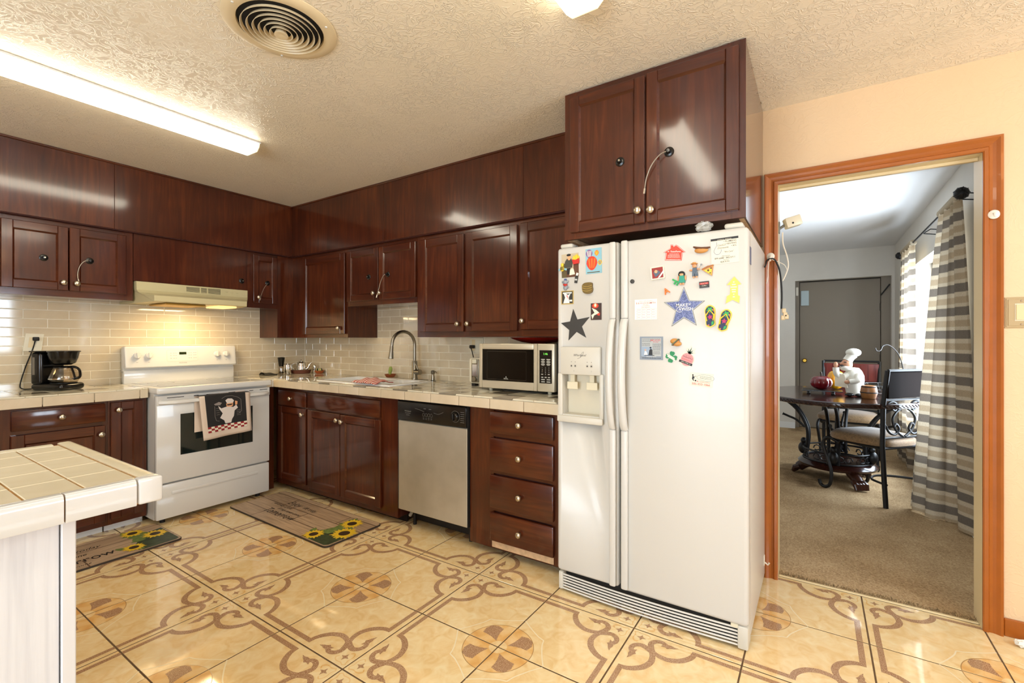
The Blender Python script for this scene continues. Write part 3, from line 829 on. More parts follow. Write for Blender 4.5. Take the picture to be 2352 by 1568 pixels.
frame(t, GA, 'A', 1.057, 1.262, 0.055, 0.862, [(1.057, 1.08), (1.232, 1.262)], [(0.055, 0.11), (0.83, 0.862)])
door(t, GA, 'A', 1.070, 1.240, 0.092, 0.838, (1.105, 0.788), 0.052)
MB().box(-3.87, -3.855, 1.058, 1.262, 0, 0.054).build('toe_kick', M_PATCH, t)
m = MB().fbox(frA(-3.795), 2.036, 2.148, 0.0, 0.862, -0.02, 0.0, 0, 0.001)
tag(m.build('filler_strip', W_V, loc=(-3.8, 2.09, 0)), 'narrow wood filler strip between stove and corner cabinet', 'filler panel')

# ================================================================== tiled countertops
CTC = tile_mat('counter_tile_cream', rgb(222, 213, 188), rgb(229, 221, 198), rgb(235, 228, 207), 0.05)
CTT = tile_mat('counter_tile_taupe', rgb(130, 120, 103), rgb(138, 128, 111), rgb(146, 136, 119), 0.05)
CTE = tile_mat('counter_edge_tile', rgb(208, 192, 164), rgb(214, 198, 171), rgb(220, 205, 180), 0.12)
CTG = plain('counter_grout', rgb(216, 204, 178), 0.75)
ZT = 0.918
_ct = {}
def ctile(kx, ky, mat, dz=0.009, g=0.0018):
    k = (round(kx, 4), round(ky, 4), mat.name, round(dz, 4))
    if k not in _ct:
        _ct[k] = MB().box(g, kx - g, g, ky - g, -dz, 0, 0, 0.0014).mesh('counter_tile', [mat])
    return _ct[k]
def lay(t, xs, ys, mats, hole=None, z=ZT):
    for i in range(len(xs) - 1):
        for j in range(len(ys) - 1):
            x0, x1, y0, y1 = xs[i], xs[i + 1], ys[j], ys[j + 1]
            mat = mats(i, j)
            cells = [(x0, x1, y0, y1)]
            if hole:
                hx0, hx1, hy0, hy1 = hole
                if x1 > hx0 and x0 < hx1 and y1 > hy0 and y0 < hy1:
                    cells = []
                    if x0 < hx0: cells.append((x0, hx0, y0, y1)); x0 = hx0
                    if x1 > hx1: cells.append((hx1, x1, y0, y1)); x1 = hx1
                    if y0 < hy0: cells.append((x0, x1, y0, hy0))
                    if y1 > hy1: cells.append((x0, x1, hy1, y1))
            for a, b, c, d in cells:
                if b - a > 0.008 and d - c > 0.008:
                    piece('counter_tile', ctile(b - a, d - c, mat), t, (a, c, z))
def steps(a, b, s, start=None):
    out = [a]; q = a + s if start is None else start
    while q < b - 0.02:
        if q > a + 0.005: out.append(q)
        q += s
    return out + [b]
HOLE = (-3.30, -2.46, 2.205, 2.635)
YF = 2.112
t = thing('tiled_countertop', 'cream tiled countertop along the sink wall', 'countertop', (-2.4, 2.4, 0.85))
xr = -1.078
m = MB().box(-3.76, HOLE[0], YF + 0.01, YB - 0.012, 0.864, ZT - 0.003).box(HOLE[1], xr, YF + 0.01, YB - 0.012, 0.864, ZT - 0.003)
m.box(HOLE[0], HOLE[1], YF + 0.01, HOLE[2], 0.864, ZT - 0.003).box(HOLE[0], HOLE[1], HOLE[3], YB - 0.012, 0.864, ZT - 0.003)
m.box(XA + 0.014, -3.76, 2.04, YB - 0.012, 0.864, ZT - 0.003)
m.build('substrate', CTG, t)
S3 = 0.1345
lay(t, steps(-3.745, xr, S3, -3.745 + 0.07), steps(YF + 0.004, YB - 0.014, 0.152), lambda i, j: CTT if (i + j) % 3 == 2 else CTC, HOLE)
lay(t, steps(XA + 0.016, -3.745, S3), steps(2.042, YB - 0.014, 0.152), lambda i, j: CTT if (i + 2 * j) % 4 == 1 else CTC)
e0 = -3.745
for e1 in [-3.566 + 0.2252 * k for k in range(11)] + [xr]:
    if e1 > xr + 0.001 or e1 <= e0: continue
    o = piece('edge_tile', MB().box(0.0018, e1 - e0 - 0.0018, 0, 0.009, 0.0015, 0.057, 0, 0.002).mesh('edge_tile', [CTE]), t, (e0, YF, 0.851))
    e0 = e1
piece('edge_tile', MB().box(-0.009, 0, 0.002, 0.098, 0.0015, 0.057, 0, 0.002).mesh('edge_tile', [CTE]), t, (-3.7455, 2.038, 0.851))
piece('corner_tile', MB().box(-0.02, 0.0, 0, 0.02, 0, 0.06, 0, 0.004).mesh('corner_tile', [plain('corner_tile_white', rgb(226, 222, 214), 0.2)]), t, (-3.738, 2.105, 0.851))
t = thing('tiled_countertop', 'cream tiled countertop under the coffee maker', 'countertop', (-4.0, 0.6, 0.85))
XF = -3.742
MB().box(XA + 0.014, XF - 0.01, -0.1, 1.258, 0.864, ZT - 0.003).build('substrate', CTG, t)
ys = sorted([0.818 + 0.1365 * k for k in range(-6, 4)])
ys = [-0.1] + [y for y in ys if -0.08 < y < 1.25] + [1.26]
lay(t, steps(XA + 0.016, XF - 0.004, 0.138), ys, lambda i, j: CTT if (i + 2 * j) % 4 == 2 else CTC)
e0 = -0.1
for e1 in [0.751 + 0.231 * k for k in range(-3, 3)] + [1.26]:
    if e1 <= e0 + 0.02: continue
    piece('edge_tile', MB().box(-0.009, 0, 0.0018, e1 - e0 - 0.0018, 0.0015, 0.057, 0, 0.002).mesh('edge_tile', [CTE]), t, (XF, e0, 0.851))
    e0 = e1

# ---------- white island
IW = plain('island_white_paint', rgb(212, 212, 214), 0.45, var=0.02, vscale=3, bmp=0.08, bscale=30)
M_BOARD, nt, b_ = newmat('island_painted_boards')
n = tex(nt, 'Noise', 3.0, vec=(30, 30, 1.2), Detail=4.0)
rr = ramp(nt, n.outputs['Fac'], [(0.35, rgb(201, 202, 207)), (0.6, rgb(212, 213, 217))])
nt.links.new(rr.outputs[0], b_.inputs['Base Color']); b_.inputs['Roughness'].default_value = 0.5
bump(nt, b_, n.outputs['Fac'], 0.25, 0.002)
IX0, IX1, IY = -2.02, -1.322, 0.475
t = thing('kitchen_island', 'white painted kitchen island base with upright boards', 'island', (-1.7, -0.6, 0))
MB().box(-1.97, -1.372, -1.6, 0.318, 0, 0.853).build('core', IW, t)
k = -1.6
while k < 0.29:
    MB().box(-1.371, -1.360, k + 0.0015, min(k + 0.0985, 0.299), 0.0, 0.853, 0, 0.0015).build('board', M_BOARD, t)
    k += 0.1
MB().box(-1.371, -1.355, 0.301, 0.325, 0, 0.853, 0, 0.002).build('corner_post', IW, t)
k = -1.97
while k < -1.40:
    MB().box(k + 0.001, k + 0.099, 0.3185, 0.325, 0.0, 0.853, 0, 0.0015).build('board', M_BOARD, t)
    k += 0.1
t = thing('tiled_countertop', 'cream tiled island countertop with white bullnose edges', 'countertop', (-1.7, -0.6, 0.854))
IG = plain('island_grout_brown', rgb(190, 140, 78), 0.8, var=0.25, vscale=30)
ICR = tile_mat('island_tile', rgb(226, 215, 186), rgb(231, 221, 194), rgb(236, 227, 202), 0.08)
IED = plain('island_edge_glaze', rgb(210, 210, 209), 0.12, coat=0.3)
ZI = 0.91
MB().box(IX0 + 0.01, IX1 - 0.01, -1.6, IY - 0.01, 0.854, ZI - 0.004).build('substrate', IG, t)
xs = [-1.36 - 0.1315 * k for k in range(0, 6)][::-1]
xs = [IX0 + 0.036] + [x for x in xs if x > IX0 + 0.06]
ys = [0.435 - 0.0945 * k for k in range(0, 22)][::-1]
lay(t, xs, ys, lambda i, j: ICR, None, ZI)
VP = [(0.0365, ZI - 0.006), (0.0365, ZI + 0.001), (0.030, ZI + 0.0025), (0.012, ZI + 0.003), (0.005, ZI + 0.0015), (0.0015, ZI - 0.003), (0, ZI - 0.010), (0, 0.856), (0.002, 0.853), (0.010, 0.853), (0.010, ZI - 0.006)]
def vcap(fn):
    n = len(VP)
    v = [fn(a, z, 0) for a, z in VP] + [fn(a, z, 1) for a, z in VP]
    return MB().add(v, [(i, (i + 1) % n, n + (i + 1) % n, n + i) for i in range(n)], 0, True).add(v, [list(range(n))[::-1], [n + i for i in range(n)]], 0)
def vcap_front(y0, y1):      # L-shaped cap tile along the near long edge
    return vcap(lambda a, z, q: (IX1 - a, y0 + 0.0015 + (y1 - y0 - 0.003) * q, z))
yj = [0.424 - 0.125 * k for k in range(0, 17)]
for a, b in zip(yj[1:], yj[:-1]): vcap_front(a, b).build('edge_tile', IED, t)
MB().box(-1.3585, IX1, 0.4255, IY, 0.853, ZI + 0.003, 0, 0.006, 3).build('corner_tile', IED, t)
ICT = plain('island_cap_glaze', rgb(226, 216, 188), 0.12)
xj = [IX0 + 0.001] + [-1.855, -1.707, -1.642, -1.478, -1.3595]
for a, b in zip(xj[:-1], xj[1:]):
    vcap(lambda d_, z, q_: (a + 0.0015 + (b - a - 0.003) * q_, IY - d_, z)).build('edge_tile', ICT, t)
for a, b in zip(yj[1:], yj[:-1]):
    vcap(lambda d_, z, q_: (IX0 + d_, a + 0.0015 + (b - a - 0.003) * q_, z)).build('edge_tile', ICT, t)
# ================================================================== refrigerator
FRO = plain('fridge_base_plastic', rgb(208, 203, 190), 0.4)
GASK = plain('door_gasket', rgb(120, 114, 100), 0.7)
t = thing('refrigerator', 'white side-by-side refrigerator covered in magnets', 'refrigerator', (-0.65, 2.4, 0))
MB().box(-1.070, -0.224, 2.118, 2.725, 0.03, 1.688, 0, 0.008, 2).build('cabinet', FRS, t)
MB().box(-1.06, -0.235, 2.106, 2.118, 0.11, 1.68).build('gasket', GASK, t)
fz = MB().box(-1.072, -0.757, 2.040, 2.106, 0.106, 1.690, 0, 0.014, 3).build('freezer_door', FRW, t)
cut(fz, MB().box(-1.036, -0.846, 2.0, 2.092, 0.872, 1.072))
fd = MB().box(-0.750, -0.224, 2.040, 2.106, 0.098, 1.690, 0, 0.018, 3).build('refrigerator_door', FRW, t)
def handle(door, x0, x1):
    """full-height trim with a bowed grip in the middle"""
    fr = frB(2.0405)
    m = MB().fbox(fr, x0, x1, 1.334, 1.688, 0, 0.020, 0, 0.008, 3).fbox(fr, x0, x1, 0.112, 0.832, 0, 0.020, 0, 0.008, 3)
    n = 24
    v = []; f = []
    pr = [(-1, -0.012), (-1, 0.004), (-0.6, 0.011), (0, 0.0135), (0.6, 0.011), (1, 0.004), (1, -0.012)]
    k = len(pr)
    for i in range(n + 1):
        s = i / n
        bow = 0.012 + 0.046 * math.sin(math.pi * s) ** 0.6
        for a, d in pr:
            v.append(fr((x0 + x1) / 2 + a * (x1 - x0) / 2, 0.832 + (1.334 - 0.832) * s, bow + d))
    for i in range(n):
        for j in range(k):
            l = (j + 1) % k
            f.append((i * k + j, i * k + l, (i + 1) * k + l, (i + 1) * k + j))
    m.add(v, f, 0, True).add([v[j] for j in range(k)], [list(range(k))]).add([v[n * k + j] for j in range(k)], [list(range(k))])
    return m.build('handle', FRW, door)
handle(fz, -0.797, -0.766)
handle(fd, -0.741, -0.710)
# ice and water dispenser
fr = frB(2.040)
dp = MB()
dp.fbox(fr, -1.045, -0.838, 1.072, 1.206, 0.0, 0.020, 0, 0.006, 2)
dp.fbox(fr, -1.062, -1.036, 0.842, 1.078, 0.0, 0.016, 0, 0.006, 2).fbox(fr, -0.846, -0.826, 0.842, 1.078, 0.0, 0.016, 0, 0.006, 2)
dp.fbox(fr, -1.062, -0.826, 0.842, 0.874, 0.0, 0.024, 0, 0.006, 2)
dp.box(-1.035, -0.847, 2.088, 2.091, 0.873, 1.071, 1)
dsp = dp.build('dispenser', [FRO, plain('dispenser_recess', rgb(214, 206, 184), 0.4)], fz)
MB().box(-1.036, -0.846, 2.028, 2.088, 0.874, 0.880).build('drip_tray', FRO, fz)
for cx in (-0.995, -0.893):
    MB().box(cx - 0.028, cx + 0.028, 2.05, 2.054, 1.0, 1.036, 0, 0.0015).box(cx - 0.013, cx + 0.009, 2.056, 2.07, 1.03, 1.071).build('dispenser_lever', ALM, fz)
pr = MB()
fp = frB(2.040 - 0.0203)
pr.text('Whirlpool', 0.0155, fp, -0.943, 1.166, 0, 0, shear=0.3, bold=0.01)
pr.stroke([tuple(q) for q in smooth_path([(-0.954, 1.150), (-0.938, 1.156), (-0.925, 1.172), (-0.921, 1.181), (-0.929, 1.178), (-0.938, 1.160)], 4)], 0.0012, fp, 0, 0)
for cx in (-0.985, -0.965, -0.903, -0.882):
    pr.disc(fp, cx, 1.115, 0.008, 0, 1); pr.disc(fp, cx, 1.115, 0.0035, 0.0002, 0)
    pr.rect(fp, cx - 0.002, cx + 0.002, 1.133, 1.135, 0, 0)
for cx in (-0.972, -0.882):
    pr.rect(fp, cx - 0.0025, cx + 0.0025, 1.088, 1.094, 0, 1); pr.rect(fp, cx - 0.005, cx + 0.005, 1.126, 1.1275, 0, 1)
pr.build('dispenser_print', [P['charcoal'], plain('print_pale_grey', rgb(196, 190, 176), 0.5)], fz)
# toe grille with slats
MB().box(-1.068, -1.045, 2.045, 2.11, 0.012, 0.098, 0, 0.006, 2).box(-0.265, -0.226, 2.045, 2.13, 0.006, 0.098, 0, 0.006, 2).box(-1.05, -0.26, 2.085, 2.10, 0.012, 0.1, 1).build('grille_frame', [FRO, BLKM], t)
for i in range(6):
    z = 0.014 + 0.0135 * i
    n = 16; v = []; f = []
    for j in range(n + 1):
        s = j / n; x = -1.047 + (1.047 - 0.262) * s
        y = 2.052 - 0.016 * math.sin(math.pi * s)
        v += [(x, y, z), (x, y, z + 0.0068), (x, y + 0.0035, z + 0.0066), (x, y + 0.0035, z + 0.0002)]
    for j in range(n):
        for k in range(4):
            f.append((j * 4 + k, j * 4 + (k + 1) % 4, j * 4 + 4 + (k + 1) % 4, j * 4 + 4 + k))
    MB().add(v, f + [(0, 1, 2, 3), (n * 4 + 3, n * 4 + 2, n * 4 + 1, n * 4)]).build('grille_slat', WHT, t)
for x0, x1 in ((-1.062, -0.995), (-0.315, -0.245)):
    MB().box(x0, x1, 2.05, 2.13, 1.690, 1.712, 0, 0.01, 3).build('hinge_cover', FRO, t)
MB().box(-0.29, -0.262, 2.048, 2.06, 0.084, 0.1, 0, 0.002).build('hinge_pin', ALM, t)
m = MB().box(-0.95, -0.9, 2.2, 2.25, 0.0, 0.03).box(-0.4, -0.35, 2.2, 2.25, 0, 0.03).box(-0.95, -0.9, 2.6, 2.65, 0, 0.03).box(-0.4, -0.35, 2.6, 2.65, 0, 0.03)
m.build('roller_feet', BLKM, t)

# ================================================================== electric range
t = thing('kitchen_range', 'white electric range with smooth glass cooktop and back panel', 'range', (-4.0, 1.65, 0))
SY0, SY1 = 1.270, 2.032
MB().box(-4.27, -3.69, SY0 + 0.002, SY1 - 0.002, 0.035, 0.872).build('body', WHT, t)
ck = MB().box(-4.255, -3.622, SY0 - 0.004, SY1 + 0.002, 0.878, 0.920, 0, 0.010, 3).box(-4.24, -3.69, SY0, SY1, 0.872, 0.88).build('cooktop_frame', WHT, t)
MB().box(-4.18, -3.685, SY0 + 0.035, SY1 - 0.035, 0.9195, 0.9212, 0).build('glass_top', plain('cooktop_glass', rgb(96, 98, 98), 0.05, coat=0.5), t)
rg = MB()
for (x, y, r) in ((-3.80, 1.44, 0.105), (-3.80, 1.86, 0.08), (-4.05, 1.44, 0.08), (-4.05, 1.86, 0.105)):
    rg.stroke([(x + r * math.cos(2 * math.pi * i / 28), y + r * math.sin(2 * math.pi * i / 28)) for i in range(29)], 0.004, frF(0.9214), 0)
rg.build('burner_rings', plain('burner_print', rgb(150, 150, 146), 0.2), t)
# drawer and door
m = MB().box(-3.69, -3.652, SY0 + 0.002, SY1 - 0.002, 0.036, 0.266, 0, 0.008, 2)
dr = m.build('storage_drawer', WHT, t)
fr = frA(-3.652)
MB().fbox(fr, 1.36, 1.94, 0.192, 0.214, -0.004, 0.004, 0, 0.0035, 2).build('drawer_pull', WHT, dr)
od = MB().box(-3.69, -3.650, SY0 + 0.001, SY1 - 0.001, 0.276, 0.866, 0, 0.007, 2).build('oven_door', WHT, t)
MB().fbox(frA(-3.650), 1.411, 1.898, 0.451, 0.731, -0.001, 0.0012).build('oven_window', plain('oven_glass', rgb(22, 32, 30), 0.05, coat=0.6), od)
hd = MB()
n = 20
pts = []
for i in range(n + 1):
    s = i / n
    pts.append((-3.648 + 0.048 * min(1, math.sin(math.pi * s) * 4) ** 0.6, SY0 + 0.02 + (SY1 - SY0 - 0.04) * s, 0.822))
hd.tube(pts, 0.016, 10, 0, False, 0.72)
hd.fbox(frA(-3.651), SY0 + 0.002, SY1 - 0.002, 0.80, 0.864, 0.0, 0.006, 0, 0.003)
hd.build('handle', WHT, od)
vs_ = MB()
for a, b in ((0.06, 0.16), (0.22, 0.25), (0.30, 0.40), (0.45, 0.55), (0.6, 0.63), (0.68, 0.74)):
    vs_.fbox(frA(-3.6445), SY0 + a, SY0 + b, 0.847, 0.851, 0, 0.0012)
vs_.build('vent_slots', BLKM, od)
# backguard with controls, tilted back
bgd = MB().box(-4.28, -4.235, SY0 + 0.004, SY1 + 0.010, 0.918, 1.012, 0, 0.006, 2).box(-4.285, -4.25, SY0 + 0.004, SY1 + 0.01, 1.0, 1.17).build('backguard', WHT, t)
prof = [(-4.285, 1.028), (-4.212, 1.028), (-4.206, 1.036), (-4.226, 1.180), (-4.234, 1.190), (-4.285, 1.190)]
v = []
y0, y1 = SY0 + 0.006, SY1 + 0.018
m = MB(); k = len(prof)
rows = [(y0, 0.93), (y0 + 0.004, 0.98), (y0 + 0.014, 1.0), (y1 - 0.014, 1.0), (y1 - 0.004, 0.98), (y1, 0.93)]
for yy, s in rows:
    for (x, z) in prof: v.append((-4.285 + (x + 4.285) * s, yy, 1.109 + (z - 1.109) * s))
f = [(i * k + j, i * k + (j + 1) % k, (i + 1) * k + (j + 1) % k, (i + 1) * k + j) for i in range(len(rows) - 1) for j in range(k)]
m.add(v, f + [list(range(k)), [(len(rows) - 1) * k + j for j in range(k)][::-1]])
cp = m.build('control_panel', WHT, t)
tilt = Vector((-0.020, 0, 0.144)).normalized()
fc = frX((-4.206 + 0.0005, 0, 1.036), (0, 1, 0), tilt, (tilt.z, 0, -tilt.x))
def on(u, z): return (u, (z - 1.036) / 0.99)
for u in (1.347, 1.420, 1.897, 1.968):
    c = fc(u, 0.085, 0.0); nrm = Vector(fc(0, 0, 1)) - Vector(fc(0, 0, 0))
    kb = MB().lathe([(0.024, 0), (0.022, 0.012), (0.019, 0.018), (0, 0.0185)], c, nrm, 20)
    kb.prism([(u - 0.004, 0.085 - 0.019), (u + 0.004, 0.085 - 0.019), (u + 0.004, 0.085 + 0.02), (u - 0.004, 0.085 + 0.02)], fc, 0.016, 0.026)
    kb.build('knob', WHT, cp)
d = MB()
d.stroke([tuple(q) for q in [(1.545, 0.035), (1.745, 0.035), (1.752, 0.042), (1.752, 0.118), (1.745, 0.125), (1.545, 0.125), (1.538, 0.118), (1.538, 0.042), (1.545, 0.035)]], 0.0022, fc, 0.0006, 1)
d.rect(fc, 1.622, 1.672, 0.088, 0.108, 0.0008, 0)
d.text('FRIGIDAIRE', 0.009, fc, 1.645, 0.022, 0.0006, 2, sx=1.2)
for u in (1.565, 1.585, 1.60, 1.69, 1.705, 1.725, 1.738):
    for q in (0.06, 0.082, 0.1):
        d.rect(fc, u - 0.005, u + 0.005, q - 0.001, q + 0.001, 0.0006, 2)
for u in (1.347, 1.420, 1.897, 1.968):
    for i in range(9):
        a = math.pi * (0.15 + 1.2 * i / 8) - 0.3
        d.disc(fc, u + 0.031 * math.cos(a), 0.085 + 0.031 * math.sin(a), 0.0012, 0.0006, 2, 6)
    d.rect(fc, u - 0.006, u + 0.006, 0.035, 0.037, 0.0006, 2)
d.build('control_print', [plain('clock_display', rgb(30, 42, 18), 0.2), plain('outline_cream', rgb(214, 206, 186), 0.4), GREYD], cp)
ft = MB()
for x in (-3.72, -4.2):
    for y in (SY0 + 0.06, SY1 - 0.06): ft.cyl((x, y, 0), (x, y, 0.036), 0.016)
ft.build('feet', BLKM, t)

# ================================================================== range hood
HM = plain('hood_almond_enamel', rgb(206, 194, 150), 0.35)
t = thing('range_hood', 'almond under-cabinet range hood over the stove', 'range hood', (-4.1, 1.65, 1.5))
# profile along x; the lip tapers in towards its ends
prof = [(-3.984, 1.652), (-3.976, 1.650), (-3.972, 1.592), (-3.945, 1.572), (-3.88, 1.556), (-3.80, 1.546), (-3.715, 1.541), (-3.706, 1.538), (-3.706, 1.502), (-3.716, 1.499)]
m = MB(); v = []; k = len(prof)
for e in (0, 1):
    for (x, z) in prof:
        s = max(0, (x + 3.98) / (3.98 - 3.706))
        y = (1.268 + 0.012 * s) if e == 0 else (2.028 - 0.135 * s)
        xx = x if e == 0 else x - 0.02 * s
        v.append((xx, y, z))
m.add(v, [(i, i + 1, k + i + 1, k + i) for i in range(k - 1)], 0, False)
# end cheeks, back and top
for e in (0, 1):
    yb = 1.268 if e == 0 else 2.028
    m.add([v[e * k + i] for i in range(k)] + [(-4.29, yb, 1.500), (-4.29, yb, 1.652)], [list(range(k + 2))])
m.add([(-4.29, 1.268, 1.652), (-4.29, 2.028, 1.652), v[k], v[0]], [(0, 1, 2, 3)])
hb = m.build('hood_shell', HM, t)
vv = [v[k - 1], v[2 * k - 1]]
MB().add([(-4.29, 1.268, 1.507), (-4.29, 2.028, 1.507), (vv[1][0], vv[1][1], 1.504), (vv[0][0], vv[0][1], 1.504)], [(0, 1, 2, 3)]).build('hood_underside', HM, t)
gr = MB()
fr = frA(-3.9735)
for a, b in ((1.575, 1.665), (1.675, 1.715), (1.725, 1.815)):
    for i in range(5):
        gr.fbox(fr, a, b, 1.598 + 0.009 * i, 1.6025 + 0.009 * i, -0.002, 0.0006)
gr.build('vent_slots', plain('hood_slot', rgb(70, 62, 40), 0.6), t)
sw = MB()
for u in (1.86, 1.90, 1.94): sw.fbox(fr, u - 0.010, u + 0.010, 1.62, 1.63, 0, 0.004, 0, 0.002)
sw.build('switches', HM, t)
m = MB().box(-4.15, -3.86, 1.40, 1.66, 1.490, 1.503, 0, 0.003)
m.build('grease_filter', plain('filter_mesh', rgb(190, 150, 70), 0.4, 0.7, bmp=0.9, bscale=180), t)
MB().box(-4.05, -3.84, 1.74, 1.875, 1.489, 1.503, 0, 0.004).build('lamp_cover', plain('hood_lamp_cover', rgb(255, 220, 140), 0.4, emit=(1.0, 0.72, 0.32, 1), es=0.7), t)
tag(area('hood_lamp', (-4.0, 1.64, 1.487), (0, 0, 0), 0.16, 0.3, 4.0, (1.0, 0.74, 0.40)), 'warm lamp under the range hood', 'lamp')
bpy.data.objects['hood_lamp'].parent = t
bpy.data.objects['hood_lamp'].location = (0.1, -0.01, -0.013)
del bpy.data.objects['hood_lamp']['category']

# ================================================================== dishwasher
t = thing('dishwasher', 'built-in dishwasher with steel door and black control panel', 'dishwasher', (-2.03, 2.4, 0))
MB().box(-2.325, -1.738, 2.19, 2.72, 0.13, 0.85).build('tub', BLKM, t)
m, nt, b_ = newmat('worn_steel_door')
n = tex(nt, 'Noise', 2.0, vec=(60, 60, 1), Detail=3.0); n2 = tex(nt, 'Noise', 3.0, Detail=5.0)
rr = ramp(nt, n2.outputs['Fac'], [(0.35, rgb(178, 174, 160)), (0.65, rgb(204, 200, 187))])
nt.links.new(rr.outputs[0], b_.inputs['Base Color']); b_.inputs['Metallic'].default_value = 0.6; b_.inputs['Roughness'].default_value = 0.42
bump(nt, b_, n.outputs['Fac'], 0.05, 0.001)
MB().box(-2.312, -1.731, 2.150, 2.19, 0.124, 0.712, 0, 0.004).build('door_panel', m, t)
MB().box(-2.318, -2.312, 2.152, 2.19, 0.124, 0.84).box(-1.731, -1.726, 2.152, 2.19, 0.124, 0.84).build('door_edge', BLKM, t)
pn = MB().box(-2.312, -1.731, 2.142, 2.19, 0.716, 0.838, 0, 0.006, 2).build('control_panel', BLK, t)
fr = frB(2.1416)
d = MB()
d.text('Whirlpool', 0.014, fr, -2.215, 0.778, 0.0003, 0, bold=0.01); d.rect(fr, -2.24, -2.19, 0.764, 0.766, 0.0003, 0); d.rect(fr, -2.23, -2.20, 0.752, 0.754, 0.0003, 0)
for i in range(4):
    c = -2.075 + 0.022 * i
    d.stroke([(c + 0.009 * math.cos(2 * math.pi * k / 14), 0.766 + 0.011 * math.sin(2 * math.pi * k / 14)) for k in range(15)], 0.0012, fr, 0.0003, 0)
    d.rect(fr, c - 0.006, c + 0.006, 0.745, 0.747, 0.0003, 0); d.rect(fr, c - 0.006, c + 0.006, 0.738, 0.7395, 0.0003, 0)
for c in (-2.065, -2.02):
    d.rect(fr, c - 0.01, c + 0.01, 0.803, 0.806, 0.0003, 0)
d.stroke([tuple(q) for q in smooth_path([(-2.15, 0.80), (-2.11, 0.795), (-2.07, 0.785)], 4)], 0.0015, fr, 0.0003, 0)
d.stroke([tuple(q) for q in smooth_path([(-1.99, 0.785), (-1.95, 0.78), (-1.91, 0.795)], 4)], 0.0015, fr, 0.0003, 0)
for q in range(6):
    d.rect(fr, -1.775, -1.745, 0.806 - 0.012 * q, 0.808 - 0.012 * q, 0.0003, 0)
d.stroke([(-1.815 + 0.034 * math.cos(2 * math.pi * k / 24), 0.778 + 0.034 * math.sin(2 * math.pi * k / 24)) for k in range(25)], 0.0012, fr, 0.0003, 0)
d.build('panel_print', plain('panel_print_grey', rgb(120, 120, 115), 0.5), pn)
MB().lathe([(0.029, 0), (0.027, 0.014), (0.021, 0.02), (0, 0.0205)], (-1.815, 2.142, 0.778), (0, -1, 0), 22).box(-1.819, -1.811, 2.112, 2.124, 0.756, 0.80, 0, 0.002).build('timer_knob', BLK, pn)
MB().box(-2.3, -1.74, 2.28, 2.29, 0.02, 0.124).build('toe_plate', BLKM, t)
for x in (-2.26, -1.78):
    MB().cyl((x, 2.25, 0), (x, 2.25, 0.13), 0.012).build('levelling_foot', BLKM, t)
MB().cyl((-2.255, 2.2, 0.075), (-2.235, 2.2, 0.105), 0.011, 8).build('drain_fitting', plain('grey_fitting', rgb(150, 150, 146), 0.5), t)

# ================================================================== sink, faucet, soap pump
POR = plain('white_porcelain', rgb(242, 240, 234), 0.08, coat=0.4)
t = thing('kitchen_sink', 'white porcelain double-bowl sink set into the counter', 'sink', (-2.88, 2.42, 0.72))
s = MB().box(HOLE[0] + 0.002, HOLE[1] - 0.002, HOLE[2] + 0.002, HOLE[3] - 0.002, 0.715, 0.926, 0, 0.008, 2).build('basin', POR, t)
cut(s, MB().box(-3.268, -2.765, 2.24, 2.575, 0.745, 1.0, 0, 0.035, 4))
cut(s, MB().box(-2.725, -2.495, 2.24, 2.56, 0.775, 1.0, 0, 0.035, 4))
for x in (-3.02, -2.61):
    MB().lathe([(0.04, 0), (0.04, 0.003), (0.028, 0.002), (0, 0.001)], (x, 2.41, 0.7455 if x < -2.8 else 0.7755), (0, 0, 1), 20).build('drain', CHROME, t)
t = thing('kitchen_faucet', 'brushed steel gooseneck pull-down faucet behind the sink', 'faucet', (-2.683, 2.665, 0.918))
fx, fy = -2.683, 2.668
MB().box(fx - 0.125, fx + 0.125, fy - 0.028, fy + 0.028, 0.9185, 0.926, 0, 0.0035, 2).build('deck_plate', STEEL, t)
MB().lathe([(0.026, 0), (0.026, 0.012), (0.0225, 0.016), (0.0225, 0.135), (0.019, 0.145)], (fx, fy, 0.926), (0, 0, 1), 20).build('body', STEEL, t)
pts = [(fx, fy, 1.06), (fx, fy, 1.14), (fx, fy, 1.205)]
for i in range(1, 15):
    a = math.pi * i / 15
    pts.append((fx - 0.006 * i / 15, fy - 0.115 + 0.115 * math.cos(a), 1.205 + 0.098 * math.sin(a)))
pts += [(fx - 0.008, fy - 0.232, 1.185)]
MB().tube(pts, 0.0125, 14).build('gooseneck', STEEL, t)
a = Vector(pts[-1]); dd = Vector((-0.01, -0.05, -0.5)).normalized()
MB().lathe([(0.0135, -0.004), (0.0145, 0.0), (0.0155, 0.03), (0.021, 0.075), (0.0215, 0.088), (0.016, 0.09)], a, dd, 18).build('spray_head', STEEL, t)
MB().cyl((fx + 0.015, fy - 0.004, 0.985), (fx + 0.072, fy - 0.012, 0.985), 0.021, 18).build('valve_hub', STEEL, t)
MB().tube([(fx + 0.055, fy - 0.01, 0.99), (fx + 0.035, fy - 0.012, 1.03), (fx + 0.008, fy - 0.018, 1.072)], [0.007, 0.006, 0.005], 8, 0, False, 0.6).build('lever', STEEL, t)
t = thing('soap_pump', 'small steel soap dispenser pump right of the faucet', 'soap pump', (-2.478, 2.66, 0.918))
MB().lathe([(0.024, 0), (0.024, 0.004), (0.016, 0.01), (0.015, 0.03), (0.011, 0.055), (0.016, 0.062), (0.017, 0.078), (0.012, 0.084), (0, 0.085)], (-2.478, 2.66, 0.9185), (0, 0, 1), 18).build('pump_body', STEEL, t)
MB().tube([(-2.478, 2.66, 0.993), (-2.45, 2.655, 0.996), (-2.432, 2.65, 0.988)], [0.006, 0.005, 0.0045], 8).build('spout', STEEL, t)

